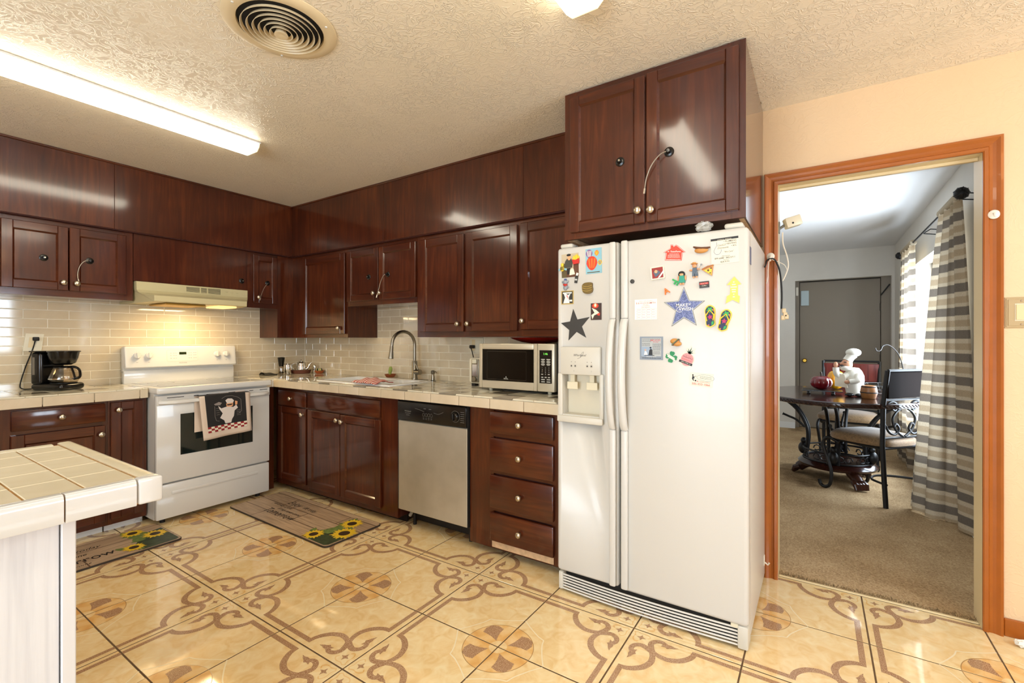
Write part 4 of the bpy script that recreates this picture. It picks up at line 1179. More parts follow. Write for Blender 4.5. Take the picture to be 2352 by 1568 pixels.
# ================================================================== microwave and toaster
MWS = plain('microwave_silver', rgb(214, 204, 180), 0.35, 0.45)
t = thing('microwave_oven', 'silver microwave oven with black door on the counter', 'microwave', (-1.53, 2.5, 0.918))
MB().box(-1.797, -1.264, 2.392, 2.725, 0.936, 1.214, 0, 0.004).build('case', plain('microwave_case', rgb(60, 56, 48), 0.4, 0.3), t)
fr = frB(2.362)
dm = MB()
for a in [(-1.802, -1.779, 0.9365, 1.217), (-1.400, -1.3755, 0.9365, 1.217)]:
    dm.fbox(fr, a[0], a[1], a[2], a[3], -0.03, 0, 0, 0.003)
dm.fbox(fr, -1.779, -1.40, 1.180, 1.217, -0.03, 0, 0, 0.006, 2).fbox(fr, -1.779, -1.40, 0.9365, 0.985, -0.03, 0, 0, 0.003)
mwd = dm.build('door', MWS, t)
MB().fbox(fr, -1.7795, -1.3995, 0.984, 1.181, -0.028, -0.004).build('door_glass', plain('microwave_glass', rgb(9, 8, 7), 0.05, spec=0.25), mwd)
d = MB()
d.stroke([(-1.742, 0.995), (-1.452, 0.995), (-1.452, 1.168), (-1.742, 1.168), (-1.742, 0.995)], 0.0016, fr, -0.0036, 1)
d.text('RIVAL', 0.0125, fr, -1.598, 1.000, -0.0034, 0, bold=0.012)
d.poly([(-1.602, 1.008), (-1.594, 1.008), (-1.598, 1.016)], fr, -0.0034, 0)
d.build('door_print', [plain('logo_silver', rgb(210, 204, 190), 0.4), plain('glass_line', rgb(66, 62, 54), 0.3)], mwd)
cp = MB().fbox(fr, -1.3735, -1.260, 0.9365, 1.217, -0.03, 0, 0, 0.005, 2).build('control_panel', MWS, t)
MB().fbox(fr, -1.358, -1.276, 0.986, 1.179, -0.01, 0.0012).build('keypad', BLK, cp)
d = MB()
d.text('1:46', 0.018, fr, -1.318, 1.157, 0.0016, 1, bold=0.01)
for j in range(3):
    for i in range(2):
        d.rect(fr, -1.347 + 0.036 * i, -1.322 + 0.036 * i, 1.122 - 0.014 * j, 1.128 - 0.014 * j, 0.0016, 0)
        d.rect(fr, -1.343 + 0.036 * i, -1.326 + 0.036 * i, 1.117 - 0.014 * j, 1.1195 - 0.014 * j, 0.0016, 0)
for j in range(4):
    for i in range(3):
        s = [['1', '2', '3'], ['4', '5', '6'], ['7', '8', '9'], ['', '0', '']][j][i]
        if s: d.text(s, 0.010, fr, -1.340 + 0.0222 * i, 1.076 - 0.0125 * j, 0.0016, 0, bold=0.01)
        else: d.rect(fr, -1.346 + 0.0222 * i, -1.334 + 0.0222 * i, 1.036, 1.041, 0.0016, 0)
for j in range(3):
    for i in range(2 if j else 3):
        w_ = 0.024 if j else 0.014
        st_ = 0.036 if j else 0.0222
        d.rect(fr, -1.346 + st_ * i, -1.346 + st_ * i + w_, 1.018 - 0.013 * j, 1.024 - 0.013 * j, 0.0016, 0)
d.build('keypad_print', [plain('key_legend', rgb(186, 182, 168), 0.5), plain('clock_green', rgb(90, 190, 60), 0.5, emit=(0.2, 0.8, 0.1, 1), es=0.8)], cp)
q = MB()
for x in (-1.75, -1.32):
    for y in (2.42, 2.68): q.lathe([(0.012, 0), (0.014, 0.018)], (x, y, 0.9185), (0, 0, 1), 12)
q.build('feet', ALM, t)
t = thing('toaster', 'cream and chrome toaster behind the microwave', 'toaster', (-1.980, 2.6, 0.918))
MB().box(-2.045, -1.875, 2.55, 2.735, 0.934, 1.115, 0, 0.022, 4).build('shell', plain('toaster_cream', rgb(232, 222, 196), 0.25), t)
MB().box(-2.010, -1.945, 2.540, 2.556, 0.945, 1.105, 0, 0.007, 2).build('end_panel', STEEL, t)
MB().box(-1.997, -1.958, 2.530, 2.545, 1.075, 1.105, 0, 0.006, 2).build('lever', ALM, t)
MB().box(-1.997, -1.958, 2.536, 2.542, 0.99, 1.07).build('lever_slot', CHROME, t)
MB().lathe([(0.018, 0), (0.016, 0.014), (0, 0.0145)], (-1.977, 2.541, 0.968), (0, -1, 0), 16).build('dial', STEEL, t)
MB().box(-2.020, -1.990, 2.56, 2.6, 0.9185, 0.936).box(-1.930, -1.900, 2.56, 2.6, 0.9185, 0.936).box(-2.020, -1.900, 2.68, 2.71, 0.9185, 0.936).build('feet', BLKM, t)
t = thing('serving_bowl', 'shallow dark red bowl on top of the microwave', 'bowl', (-1.49, 2.55, 1.215))
MB().lathe([(0.05, 0.0), (0.052, 0.002), (0.11, 0.010), (0.165, 0.028), (0.185, 0.038), (0.181, 0.0385), (0.16, 0.031), (0.1, 0.014), (0, 0.008)], (-1.475, 2.56, 1.2155), (0, 0, 1), 32).build('bowl', plain('red_glaze', rgb(128, 26, 14), 0.25), t)

# ================================================================== coffee maker
M_CG, nt, b_ = newmat('carafe_glass')
tr = nt.nodes.new('ShaderNodeBsdfTransparent'); tr.inputs[0].default_value = (0.86, 0.8, 0.7, 1)
gl = nt.nodes.new('ShaderNodeBsdfGlossy'); gl.inputs['Roughness'].default_value = 0.03
ms = nt.nodes.new('ShaderNodeMixShader'); ms.inputs[0].default_value = 0.16
nt.links.new(tr.outputs[0], ms.inputs[1]); nt.links.new(gl.outputs[0], ms.inputs[2]); nt.links.new(ms.outputs[0], nt.nodes['Material Output'].inputs['Surface'])
BP = plain('coffee_black', rgb(13, 12, 11), 0.2)
CA = math.radians(30)
t = thing('coffee_maker', 'black drip coffee maker beside the stove', 'coffee maker', (-4.10, 0.895, 0.9185), CA)
ORG[t.name] = (0, 0, 0)
MB().box(-0.105, 0.108, -0.080, 0.080, 0, 0.044, 0, 0.02, 4).build('base', BP, t, local=True)
MB().lathe([(0.066, 0), (0.066, 0.004), (0, 0.0045)], (0.040, 0, 0.043), (0, 0, 1), 28).build('hot_plate', plain('hot_plate', rgb(30, 29, 28), 0.35, 0.5), t, local=True)
q = MB().box(-0.108, -0.034, -0.078, 0.078, 0.035, 0.243, 0, 0.02, 4)
q.v = [(x * (1 - 0.10 * math.exp(-((z - 0.13) / 0.06) ** 2) * (1 if x > -0.07 else 0)), y, z) for x, y, z in q.v]
q.build('water_tank', BP, t, local=True)
MB().box(-0.088, -0.072, -0.0795, -0.0765, 0.10, 0.21, 0, 0.001).build('level_window', plain('level_window', rgb(120, 112, 98), 0.3), t, local=True)
MB().lathe([(0.040, 0), (0.060, 0.012), (0.072, 0.045), (0.078, 0.078), (0.079, 0.082), (0, 0.083)], (0.036, 0, 0.160), (0, 0, 1), 30).build('filter_basket', BP, t, local=True)
MB().box(-0.112, 0.0, -0.081, 0.081, 0.243, 0.251, 0, 0.004, 2).lathe([(0.084, 0), (0.085, 0.006), (0.076, 0.009), (0, 0.0095)], (0.036, 0, 0.2425), (0, 0, 1), 30).build('lid', BP, t, local=True)
Mi = (Matrix.Translation((-4.10, 0.895, 0.9185)) @ Matrix.Rotation(CA, 4, 'Z')).inverted()
W = lambda pts: [tuple(Mi @ Vector(p)) for p in pts]
MB().tube(smooth_path(W([(-4.16, 0.85, 0.93), (-4.23, 0.79, 0.923), (-4.27, 0.765, 0.924), (-4.278, 0.755, 0.95), (-4.285, 0.78, 1.06), (-4.288, 0.812, 1.17), (-4.286, 0.826, 1.235)]), 6), 0.0034, 6).build('power_cord', BLKM, t, local=True)
q = MB().box(-4.292, -4.262, 0.813, 0.842, 1.233, 1.258, 0, 0.005, 2); q.v = W(q.v); q.build('plug', BLKM, t, local=True)
pz = Vector((0.040, 0, 0.0478)); kw = (Matrix.Translation((-4.10, 0.895, 0.9185)) @ Matrix.Rotation(CA, 4, 'Z')) @ pz
kr = thing('coffee_carafe', 'glass coffee carafe with black handle on the coffee maker', 'carafe', tuple(kw), CA)
ORG[kr.name] = (0, 0, 0)
MB().lathe([(0.058, 0.0), (0.068, 0.005), (0.078, 0.024), (0.077, 0.036), (0.068, 0.062), (0.056, 0.084), (0.055, 0.094)], (0, 0, 0), (0, 0, 1), 30).build('glass_jug', M_CG, kr, local=True)
MB().lathe([(0.057, 0), (0.058, 0.008), (0.048, 0.012), (0.014, 0.013), (0.0, 0.0135)], (0, 0, 0.092), (0, 0, 1), 26).build('lid', BP, kr, local=True)
MB().lathe([(0.0795, 0), (0.0795, 0.006)], (0, 0, 0.022), (0, 0, 1), 30).build('band', CHROME, kr, local=True)
MB().tube(smooth_path([(0.052, -0.004, 0.098), (0.085, -0.008, 0.098), (0.115, -0.012, 0.084), (0.124, -0.012, 0.055), (0.118, -0.012, 0.034), (0.078, -0.006, 0.024)], 5), 0.0075, 8, 0, False, 1.3).tube([(0.056, -0.004, 0.096), (0.073, -0.006, 0.06), (0.082, -0.006, 0.026)], 0.006, 8).build('handle', BP, kr, local=True)

# ================================================================== ceiling fixtures
def fluor(x0, x1, y0, y1, label):
    t = thing('fluorescent_light', label, 'ceiling light', ((x0 + x1) / 2, (y0 + y1) / 2, 2.44))
    LENS = plain('acrylic_lens_' + label[:4], rgb(255, 250, 232), 0.35, emit=(1.0, 0.92, 0.74, 1), es=LS)
    MB().box(x0 - 0.012, x1 + 0.012, y0, y1, 2.430, 2.4395, 0, 0.002).build('back_plate', M_WHITEP, t)
    pr = [(x0 - 0.008, 2.430), (x0, 2.408), (x0 + 0.022, 2.387), (x1 - 0.022, 2.387), (x1, 2.408), (x1 + 0.008, 2.430)]
    k = len(pr); v = [(x, y0 + 0.01, z) for x, z in pr] + [(x, y1 - 0.012, z) for x, z in pr]
    MB().add(v, [(i, k + i, k + i + 1, i + 1) for i in range(k - 1)], 0).build('lens', LENS, t)
    for y in (y0 + 0.003, y1 - 0.012):
        MB().prism([(x, z) for x, z in pr], lambda u, q, w_: (u, y + w_, q), 0, 0.006).build('end_cap', plain('lens_end', rgb(244, 236, 200), 0.4, emit=(1.0, 0.9, 0.62, 1), es=LS * 0.05), t)
    return t
LS = 10.5
fluor(-2.985, -2.835, 0.28, 1.52, 'long lit fluorescent wrap light above the stove side')
fluor(-0.752, -0.612, 0.29, 1.512, 'second lit fluorescent wrap light in front of the refrigerator')
t = thing('ceiling_lamp', 'small warm globe lamp on the kitchen ceiling', 'ceiling light', (0.95, 1.3, 2.44))
MB().lathe([(0.07, 0), (0.07, 0.02), (0.05, 0.028)], (0.95, 1.3, 2.44), (0, 0, -1), 20).build('canopy', NICKEL, t)
MB().ell((0.95, 1.3, 2.34), 0.10, 0.10, 0.085).build('globe', plain('warm_globe', rgb(255, 225, 170), 0.4, emit=(1.0, 0.52, 0.24, 1), es=11.0), t)
VM = plain('vent_beige_enamel', rgb(222, 203, 166), 0.4)
t = thing('ceiling_vent', 'round beige ceiling air vent with concentric rings', 'vent', (-1.715, 1.0, 2.44))
vc = (-1.715, 1.0, 2.4395)
def ringl(r0, z0, r1, z1, th=0.002):
    return [(r0, z0), (r1, z1), (r1 - th, z1 + 0.0), (r0 - th, z0)]
def ring(prof, name, mat):
    n = 56; k = len(prof); v = []; f = []
    for i in range(n):
        a = 2 * math.pi * i / n
        for r_, h in prof: v.append((vc[0] + r_ * math.cos(a), vc[1] + r_ * math.sin(a), vc[2] - h))
    for i in range(n):
        j = (i + 1) % n
        for q in range(k):
            l = (q + 1) % k
            f.append((i * k + q, i * k + l, j * k + l, j * k + q))
    return MB().add(v, f, 0, True).build(name, mat, t)
ring([(0.200, 0.0005), (0.200, 0.004), (0.188, 0.010), (0.165, 0.012), (0.152, 0.009), (0.150, 0.0005)], 'flange', VM)
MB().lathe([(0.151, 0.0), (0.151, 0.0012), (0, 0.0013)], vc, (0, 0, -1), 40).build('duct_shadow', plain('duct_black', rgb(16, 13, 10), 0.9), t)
for i, r_ in enumerate((0.138, 0.118, 0.098, 0.078, 0.059, 0.040)):
    dz = 0.002 * i
    ring([(r_ - 0.006, 0.009 + dz), (r_, 0.021 + dz), (r_ + 0.0014, 0.0205 + dz), (r_ - 0.0045, 0.009 + dz)], 'vent_ring', VM)
MB().lathe([(0.012, 0.002), (0.025, 0.034), (0.021, 0.035), (0, 0.030)], vc, (0, 0, -1), 28).build('centre_cone', VM, t)
for a in (0.5, 2.6, 4.7):
    MB().lathe([(0.005, 0), (0.004, 0.0025), (0, 0.003)], (vc[0] + 0.178 * math.cos(a), vc[1] + 0.178 * math.sin(a), vc[2] - 0.0115), (0, 0, -1), 8).build('screw', WHT, t)
# ================================================================== magnets on the refrigerator doors
FZ = frB(2.0396)
def magnet(label, x, z, rot=0.0, cat='magnet', name='fridge_magnet'):
    """a frame turned by rot about (x, z) on the door face"""
    c, s = math.cos(rot), math.sin(rot)
    f = lambda u, v, w_: FZ(x + u * c - v * s, z + u * s + v * c, w_)
    t = thing(name, label, cat, FZ(x, z, 0))
    return t, f
def card(label, x0, x1, z0, z1, col, rot=0.0, th=0.0012, name='fridge_magnet', cat='magnet'):
    x, z = (x0 + x1) / 2, (z0 + z1) / 2
    t, f = magnet(label, x, z, rot, cat, name)
    hw, hh = (x1 - x0) / 2, (z1 - z0) / 2
    MB().fbox(FZ, 0, 0, 0, 0, 0, 0) if False else None
    MB().prism([(-hw, -hh), (hw, -hh), (hw, hh), (-hw, hh)], f, 0, th).build('backing', col, t)
    return t, f, hw, hh, th + 0.0003
def lines(m, f, u0, u1, v, w_, mat, n=1, dv=0.004, h=0.0013, seed=0):
    r = random.Random(seed + int(v * 1e5))
    for i in range(n):
        u = u0
        while u < u1 - 0.002:
            l = min(u1 - u, r.uniform(0.003, 0.010))
            m.rect(f, u, u + l, v - i * dv, v - i * dv + h, w_, mat)
            u += l + 0.0012
def star5(R, r, rot=0.0, n=5):
    return [((R if i % 2 == 0 else r) * math.cos(math.pi / 2 + rot + math.pi * i / n), (R if i % 2 == 0 else r) * math.sin(math.pi / 2 + rot + math.pi * i / n)) for i in range(2 * n)]
# snapshot of a seated person
t, f, a, b, w_ = card('snapshot of a seated person in a dark jacket on the freezer door', -1.047, -0.956, 1.544, 1.658, pc('photo_beige', 196, 180, 150), 0.02)
m = MB()
m.rect(f, -a, a, -b, -b + 0.035, w_, 0).rect(f, -a, -0.02, -b, 0.012, w_ + 0.0001, 1).rect(f, 0.018, a, -b + 0.02, 0.03, w_ + 0.0001, 0)
m.poly([(-0.03, -0.01), (0.012, -0.012), (0.015, 0.015), (0.006, 0.034), (-0.016, 0.034), (-0.027, 0.02)], f, w_ + 0.0003, 2)
m.disc(f, -0.004, 0.038, 0.009, w_ + 0.0004, 3, 12, 0.013).disc(f, -0.006, 0.051, 0.012, w_ + 0.0005, 4, 12, 0.006)
m.poly([(-0.018, -0.012), (0.003, -0.012), (0.0, -0.04), (-0.016, -0.044)], f, w_ + 0.0003, 4)
m.poly([(0.0, -0.02), (0.018, -0.016), (0.026, -0.045), (-0.004, -0.048)], f, w_ + 0.0004, 5)
m.build('photo_print', [P['brown'], P['olive'], pc('jacket', 70, 66, 56), P['skin'], P['black'], P['cream']], t)
# french fries
t, f = magnet('red and yellow french fries magnet over the snapshot corner', -0.970, 1.626, 0.1)
m = MB().prism([(-0.018, 0.004), (-0.014, -0.021), (0.016, -0.021), (0.02, 0.004), (0.001, -0.002)], f, 0.0016, 0.009)
m.build('box', P['red'], t)
m = MB()
for i in range(8):
    u = -0.016 + 0.0045 * i; h = [0.014, 0.02, 0.017, 0.023, 0.02, 0.024, 0.018, 0.014][i]
    m.prism([(u, -0.003), (u + 0.004, -0.003), (u + 0.005, h), (u + 0.001, h)], f, 0.002 + 0.001 * (i % 3), 0.006 + 0.001 * (i % 3))
m.build('fries', P['yellow'], t)
# bee
t, f = magnet('small striped bee magnet at the snapshot edge', -1.041, 1.588)
m = MB(); c = f(0, 0, 0.0065); m.ell(c, 0.011, 0.0055, 0.014); m.build('body', P['yellow'], t)
m = MB()
for q in (-0.006, 0.0, 0.006): m.lathe([(0.0098 * math.sqrt(1 - (q / 0.014) ** 2) + 0.0012, -0.0012), (0.0098 * math.sqrt(1 - (q / 0.014) ** 2) + 0.0012, 0.0012)], f(0, q, 0.0065), (0, 0, 1), 12)
m.build('stripes', P['black'], t)
MB().ell(f(0, 0.019, 0.0065), 0.008, 0.0055, 0.008).build('head', P['yellow'], t)
for s in (-1, 1): MB().prism([(s * 0.008, 0.004), (s * 0.024, -0.002), (s * 0.02, -0.01), (s * 0.008, -0.006)], f, 0.002, 0.004).build('wing', P['skyblue'], t)
# postcard of hot-air balloons
t, f, a, b, w_ = card('postcard of colourful hot-air balloons in a blue sky', -0.919, -0.838, 1.552, 1.671, P['skyblue'], 0.02)
m = MB()
def balloon(u, v, r, c1, c2, ww):
    n = 16
    m.poly([(u + r * math.cos(2 * math.pi * i / n) * (1 - 0.25 * max(0, -math.sin(2 * math.pi * i / n))), v + r * 1.2 * math.sin(2 * math.pi * i / n)) for i in range(n)], f, ww, c1)
    for s in (-0.55, 0.0, 0.55):
        m.poly([(u + s * r - 0.12 * r, v + 0.8 * r), (u + s * r + 0.14 * r, v + 0.8 * r), (u + s * 0.6 * r + 0.1 * r, v - 0.8 * r), (u + s * 0.6 * r - 0.1 * r, v - 0.8 * r)], f, ww + 0.0002, c2)
balloon(-0.022, 0.036, 0.017, 0, 1, w_); balloon(0.016, 0.036, 0.011, 2, 3, w_); balloon(-0.009, -0.01, 0.028, 4, 2, w_ + 0.0004); balloon(0.031, -0.01, 0.011, 3, 5, w_)
m.rect(f, -0.034, 0.03, -0.055, -0.051, w_, 6)
m.build('postcard_print', [pc('violet', 130, 90, 150), P['cream'], P['orange'], P['yellow'], P['scarlet'], P['blue'], P['olive']], t)
# bottle opener
t, f = magnet('little dark bottle magnet below the snapshot', -0.966, 1.537, -0.18)
MB().prism([(-0.007, -0.024), (0.007, -0.024), (0.008, 0.004), (0.004, 0.012), (-0.004, 0.012), (-0.008, 0.004)], f, 0.0016, 0.006).build('bottle', P['charcoal'], t)
MB().prism([(-0.005, 0.012), (0.005, 0.012), (0.006, 0.024), (-0.004, 0.026)], f, 0.0016, 0.005).build('cap', P['white'], t)
MB().rect(f, -0.006, 0.006, -0.012, -0.004, 0.0062).build('bottle_label', P['lightgrey'], t)
# grey bear figure
t, f = magnet('grey bear figure magnet with red scarf', -1.025, 1.508, 0.0)
MB().ell(f(0, -0.012, 0.006), 0.011, 0.006, 0.015).ell(f(0.0, 0.012, 0.007), 0.012, 0.007, 0.011).ell(f(-0.013, 0.014, 0.005), 0.006, 0.004, 0.007).ell(f(0.012, 0.016, 0.005), 0.006, 0.004, 0.006).ell(f(0.013, -0.012, 0.005), 0.006, 0.004, 0.006).build('body', P['grey'], t)
MB().lathe([(0.010, -0.003), (0.012, 0), (0.010, 0.003)], f(0, 0.0, 0.007), (0, 0, 1), 12).ell(f(0.003, -0.004, 0.013), 0.005, 0.003, 0.005).build('scarf', P['red'], t)
MB().prism([(-0.005, 0.021), (0.006, 0.021), (0.006, 0.029), (-0.005, 0.029)], f, 0.003, 0.010).build('hat', P['blue'], t)
# bronze barrel
t, f = magnet('bronze half-barrel magnet in the middle of the freezer door', -0.908, 1.485, 0.0)
BRZ = plain('bronze_relief', rgb(120, 98, 52), 0.4, 0.5, bmp=0.8, bscale=200)
MB().prism([tuple(q) for q in smooth_path([(-0.026, 0.014), (-0.014, 0.024), (0.012, 0.026), (0.025, 0.022), (0.026, 0.006), (0.028, -0.008), (0.022, -0.022), (0.0, -0.028), (-0.02, -0.02), (-0.026, 0.0)], 3)], f, 0, 0.012).build('barrel', BRZ, t)
m = MB()
for q in (0.012, 0.002, -0.009): m.tube([f(-0.025 + 0.05 * i / 8, q - 0.006 * math.sin(math.pi * i / 8), 0.0125) for i in range(9)], 0.0011, 5)
m.build('hoops', P['gold'], t)
# small framed picture
t, f, a, b, w_ = card('small gold-framed picture magnet of a white gown', -1.049, -0.983, 1.413, 1.479, P['gold'])
m = MB().rect(f, -a + 0.004, a - 0.004, -b + 0.004, b - 0.004, w_, 0)
m.poly([(-0.022, -0.028), (0.012, -0.028), (0.008, 0.0), (0.018, 0.02), (0.004, 0.012), (-0.006, 0.018), (-0.02, 0.02), (-0.012, 0.0)], f, w_ + 0.0002, 1)
m.poly([(-0.008, 0.01), (0.002, -0.004), (0.008, -0.01), (0.002, 0.012)], f, w_ + 0.0003, 2); m.rect(f, -0.024, 0.024, 0.019, 0.025, w_ + 0.0002, 1); m.rect(f, 0.012, 0.026, -0.02, -0.012, w_ + 0.0002, 1)
m.build('picture', [P['charcoal'], P['white'], P['pink']], t)
# concert card
t, f, a, b, w_ = card('dark card with a fiery glow on the freezer door', -0.893, -0.839, 1.333, 1.412, pc('umber', 60, 36, 24))
m = MB()
m.disc(f, -0.004, 0.027, 0.017, w_, 0, 16, 0.012).disc(f, -0.004, 0.029, 0.010, w_ + 0.0001, 1, 14, 0.010).disc(f, -0.004, 0.03, 0.005, w_ + 0.0002, 2, 12, 0.008)
m.poly([(-0.022, 0.018), (0.0, 0.008), (0.016, -0.006), (0.004, -0.012), (-0.01, -0.018), (-0.018, -0.036), (-0.024, -0.016), (-0.008, -0.006)], f, w_ + 0.0002, 2)
m.poly([(0.004, -0.012), (0.02, -0.006), (0.018, -0.02), (0.008, -0.018)], f, w_ + 0.0003, 3)
m.build('picture', [P['red'], P['orange'], P['cream'], P['scarlet']], t)
# black star
t, f = magnet('large plain charcoal star magnet above the water dispenser', -0.969, 1.300, -0.06)
MB().prism([(-0.083, 0.017), (-0.034, 0.027), (-0.021, 0.088), (0.004, 0.038), (0.067, 0.052), (0.03, 0.005), (0.055, -0.047), (0.004, -0.022), (-0.037, -0.066), (-0.036, -0.015)], f, 0, 0.0016).build('star', P['charcoal'], t)
# black button
t, f = magnet('small round black button magnet beside the door handle', -0.692, 1.502)
MB().lathe([(0.0095, 0), (0.0095, 0.004), (0.007, 0.0055), (0.003, 0.005), (0, 0.005)], f(0, 0, 0), (0, -1, 0), 20).build('button', P['charcoal'], t)
# insurance house
t, f = magnet('red house-shaped insurance magnet near the top of the door', -0.509, 1.609, -0.1)
hs = [(-0.036, -0.03), (0.034, -0.03), (0.034, 0.004), (0.046, 0.006), (0.012, 0.033), (0.004, 0.037), (-0.006, 0.030), (-0.008, 0.037), (-0.019, 0.037), (-0.019, 0.022), (-0.046, 0.004), (-0.035, 0.003)]
MB().prism(hs, f, 0, 0.0012).build('house', P['scarlet'], t)
m = MB()
m.stroke([(x * 0.93, y * 0.93) for x, y in hs] + [(hs[0][0] * 0.93, hs[0][1] * 0.93)], 0.0012, f, 0.0014, 0)
m.text('StateFarm', 0.0105, f, 0.005, 0.008, 0.0014, 0, bold=0.015)
for k_ in (-0.027, -0.0235, -0.0255): m.poly([(k_ - 0.002, 0.0055), (k_ + 0.002, 0.0055), (k_, 0.0105)], f, 0.0014, 0)
lines(m, f, -0.02, 0.02, -0.003, 0.0014, 0, 1); lines(m, f, -0.026, 0.026, -0.008, 0.0014, 0, 3, 0.005); lines(m, f, -0.03, 0.03, -0.026, 0.0014, 0, 1, h=0.001)
m.build('house_print', P['white'], t)
# hot dog
t, f = magnet('hot dog magnet at the top of the door', -0.398, 1.613, -0.12)
MB().ell(f(0, -0.003, 0.008), 0.027, 0.009, 0.0125).build('bun', P['tan'], t)
MB().tube([f(-0.033, 0.010, 0.008), f(-0.020, 0.006, 0.011), f(0, 0.005, 0.013), f(0.020, 0.006, 0.011), f(0.033, 0.010, 0.008)], [0.003, 0.005, 0.0045, 0.005, 0.003], 8).build('sausage', P['brown'], t)
# plumber card
t, f, a, b, w_ = card('cream plumbing and heating business card magnet', -0.362, -0.259, 1.549, 1.653, P['cream'], 0.03)
m = MB().rect(f, -a, a, b - 0.009, b, w_, 0)
m.text('COMMERCIAL  RESIDENTIAL', 0.0042, f, 0, b - 0.0065, w_ + 0.0002, 2)
m.text('\u2022 PLUMBING', 0.0088, f, a - 0.007, b - 0.016, w_, 0, 'RIGHT', bold=0.02); m.text('\u2022 HEATING', 0.0088, f, a - 0.007, b - 0.026, w_, 0, 'RIGHT', bold=0.02); m.text('\u2022 A/C', 0.0088, f, a - 0.007, b - 0.036, w_, 0, 'RIGHT', bold=0.02)
m.text('CoolCo', 0.010, f, -0.012, b - 0.029, w_, 0, shear=0.35, sx=0.9); m.text('Drainworks', 0.010, f, -0.006, b - 0.040, w_, 0, shear=0.35, sx=0.85); m.text('"We Care"', 0.009, f, 0.014, b - 0.058, w_, 0, shear=0.35, sx=0.9)
m.stroke([tuple(q) for q in smooth_path([(-0.029, 0.038), (-0.029, 0.024), (-0.037, 0.010), (-0.04, -0.002), (-0.033, -0.012), (-0.022, -0.013), (-0.014, -0.004), (-0.013, 0.006)], 5)], 0.0013, f, w_, 1)
m.text('Albuquerque', 0.0058, f, 0.004, b - 0.074, w_, 0); m.text('899-6688 \u2022 842-5711', 0.0092, f, 0.0, b - 0.082, w_, 0, bold=0.02, sx=0.98)
m.text('Santa Fe', 0.0058, f, 0.004, b - 0.090, w_, 0); m.text('424-9191', 0.0092, f, 0.0, b - 0.0975, w_, 0, bold=0.02)
m.build('card_print', [P['black'], P['blue'], P['cream']], t)
# postage-stamp magnet
t, f = magnet('square red postage-stamp magnet with scalloped edge', -0.578, 1.531, 0.08)
sq = []
for (ax, ay), (bx, by) in zip([(-1, -1), (1, -1), (1, 1), (-1, 1)], [(1, -1), (1, 1), (-1, 1), (-1, -1)]):
    for i in range(16):
        s = i / 16; o = 1.0 if i % 2 else 1.07
        sq.append(((ax + (bx - ax) * s) * 0.028 * (o if ax == bx else 1), (ay + (by - ay) * s) * 0.027 * (o if ay == by else 1)))
MB().prism(sq, f, 0, 0.008).build('block', P['cream'], t)
m = MB().rect(f, -0.024, 0.024, -0.023, 0.023, 0.0083, 0)
m.poly([(-0.018, 0.004), (-0.008, 0.014), (0.004, 0.01), (0.014, 0.0), (0.002, -0.012), (-0.01, -0.018)], f, 0.0085, 1)
m.disc(f, -0.006, 0.006, 0.007, 0.0087, 2).disc(f, -0.010, 0.008, 0.0055, 0.0086, 3)
m.poly([(0.0, -0.022), (0.008, -0.022), (0.026, -0.002), (0.026, 0.008)], f, 0.0088, 4)
m.build('stamp_print', [pc('brick', 150, 36, 26), P['denim'], P['skin'], P['brown'], P['white']], t)
# letters
t, f = magnet('tilted green plastic letter F magnet', -0.506, 1.487, -2.1, name='letter_magnet', cat='letter')
MB().text('F', 0.042, f, 0, 0, 0.003, 0, extrude=0.003, bold=0.03).build('letter', P['brightgreen'], t)
t, f = magnet('tilted orange plastic letter A magnet', -0.541, 1.449, 0.45, name='letter_magnet', cat='letter')
MB().text('A', 0.034, f, 0, 0, 0.003, 0, extrude=0.003, bold=0.03).build('letter', P['orange'], t)
# two little figures
t, f = magnet('little figure magnet in a green dress with black hair', -0.477, 1.503, 0.03)
MB().ell(f(0, 0.014, 0.007), 0.009, 0.006, 0.009).ell(f(-0.014, -0.002, 0.005), 0.004, 0.003, 0.011).ell(f(0.015, -0.002, 0.005), 0.004, 0.003, 0.011).ell(f(-0.005, -0.026, 0.005), 0.0045, 0.004, 0.006).ell(f(0.005, -0.026, 0.005), 0.0045, 0.004, 0.006).build('figure', P['skin'], t)
MB().prism([(-0.012, -0.022), (0.014, -0.022), (0.010, 0.008), (-0.008, 0.008)], f, 0.001, 0.011).build('dress', P['teal'], t)
MB().ell(f(0, 0.020, 0.007), 0.012, 0.0065, 0.007).ell(f(-0.010, 0.014, 0.006), 0.004, 0.004, 0.007).ell(f(0.010, 0.014, 0.006), 0.004, 0.004, 0.007).build('hair', P['black'], t)
t, f = magnet('little farmer figure magnet in blue overalls and straw hat', -0.425, 1.531, 0.04)
MB().ell(f(0, 0.017, 0.008), 0.009, 0.007, 0.009).ell(f(-0.014, 0.0, 0.005), 0.009, 0.004, 0.004).ell(f(0.014, 0.002, 0.005), 0.009, 0.004, 0.004).ell(f(-0.005, -0.029, 0.005), 0.0045, 0.004, 0.005).ell(f(0.006, -0.029, 0.005), 0.0045, 0.004, 0.005).ell(f(0, 0.014, 0.015), 0.004, 0.003, 0.003).build('figure', P['skin'], t)
MB().prism([(-0.010, -0.026), (-0.001, -0.026), (0.001, -0.014), (0.003, -0.026), (0.012, -0.026), (0.009, 0.008), (-0.007, 0.008)], f, 0.001, 0.012).build('overalls', P['denim'], t)
MB().lathe([(0.014, 0), (0.014, 0.002), (0.008, 0.003), (0.007, 0.007), (0, 0.008)], f(0, 0.024, 0.009), (0, 0, 1), 14).build('hat', P['tan'], t)
MB().tube([f(0.004, -0.022, 0.014), f(0.018, 0.004, 0.013), f(0.027, 0.016, 0.012)], 0.0009, 5).ell(f(0.028, 0.018, 0.012), 0.004, 0.002, 0.004).build('rake', P['grey'], t)
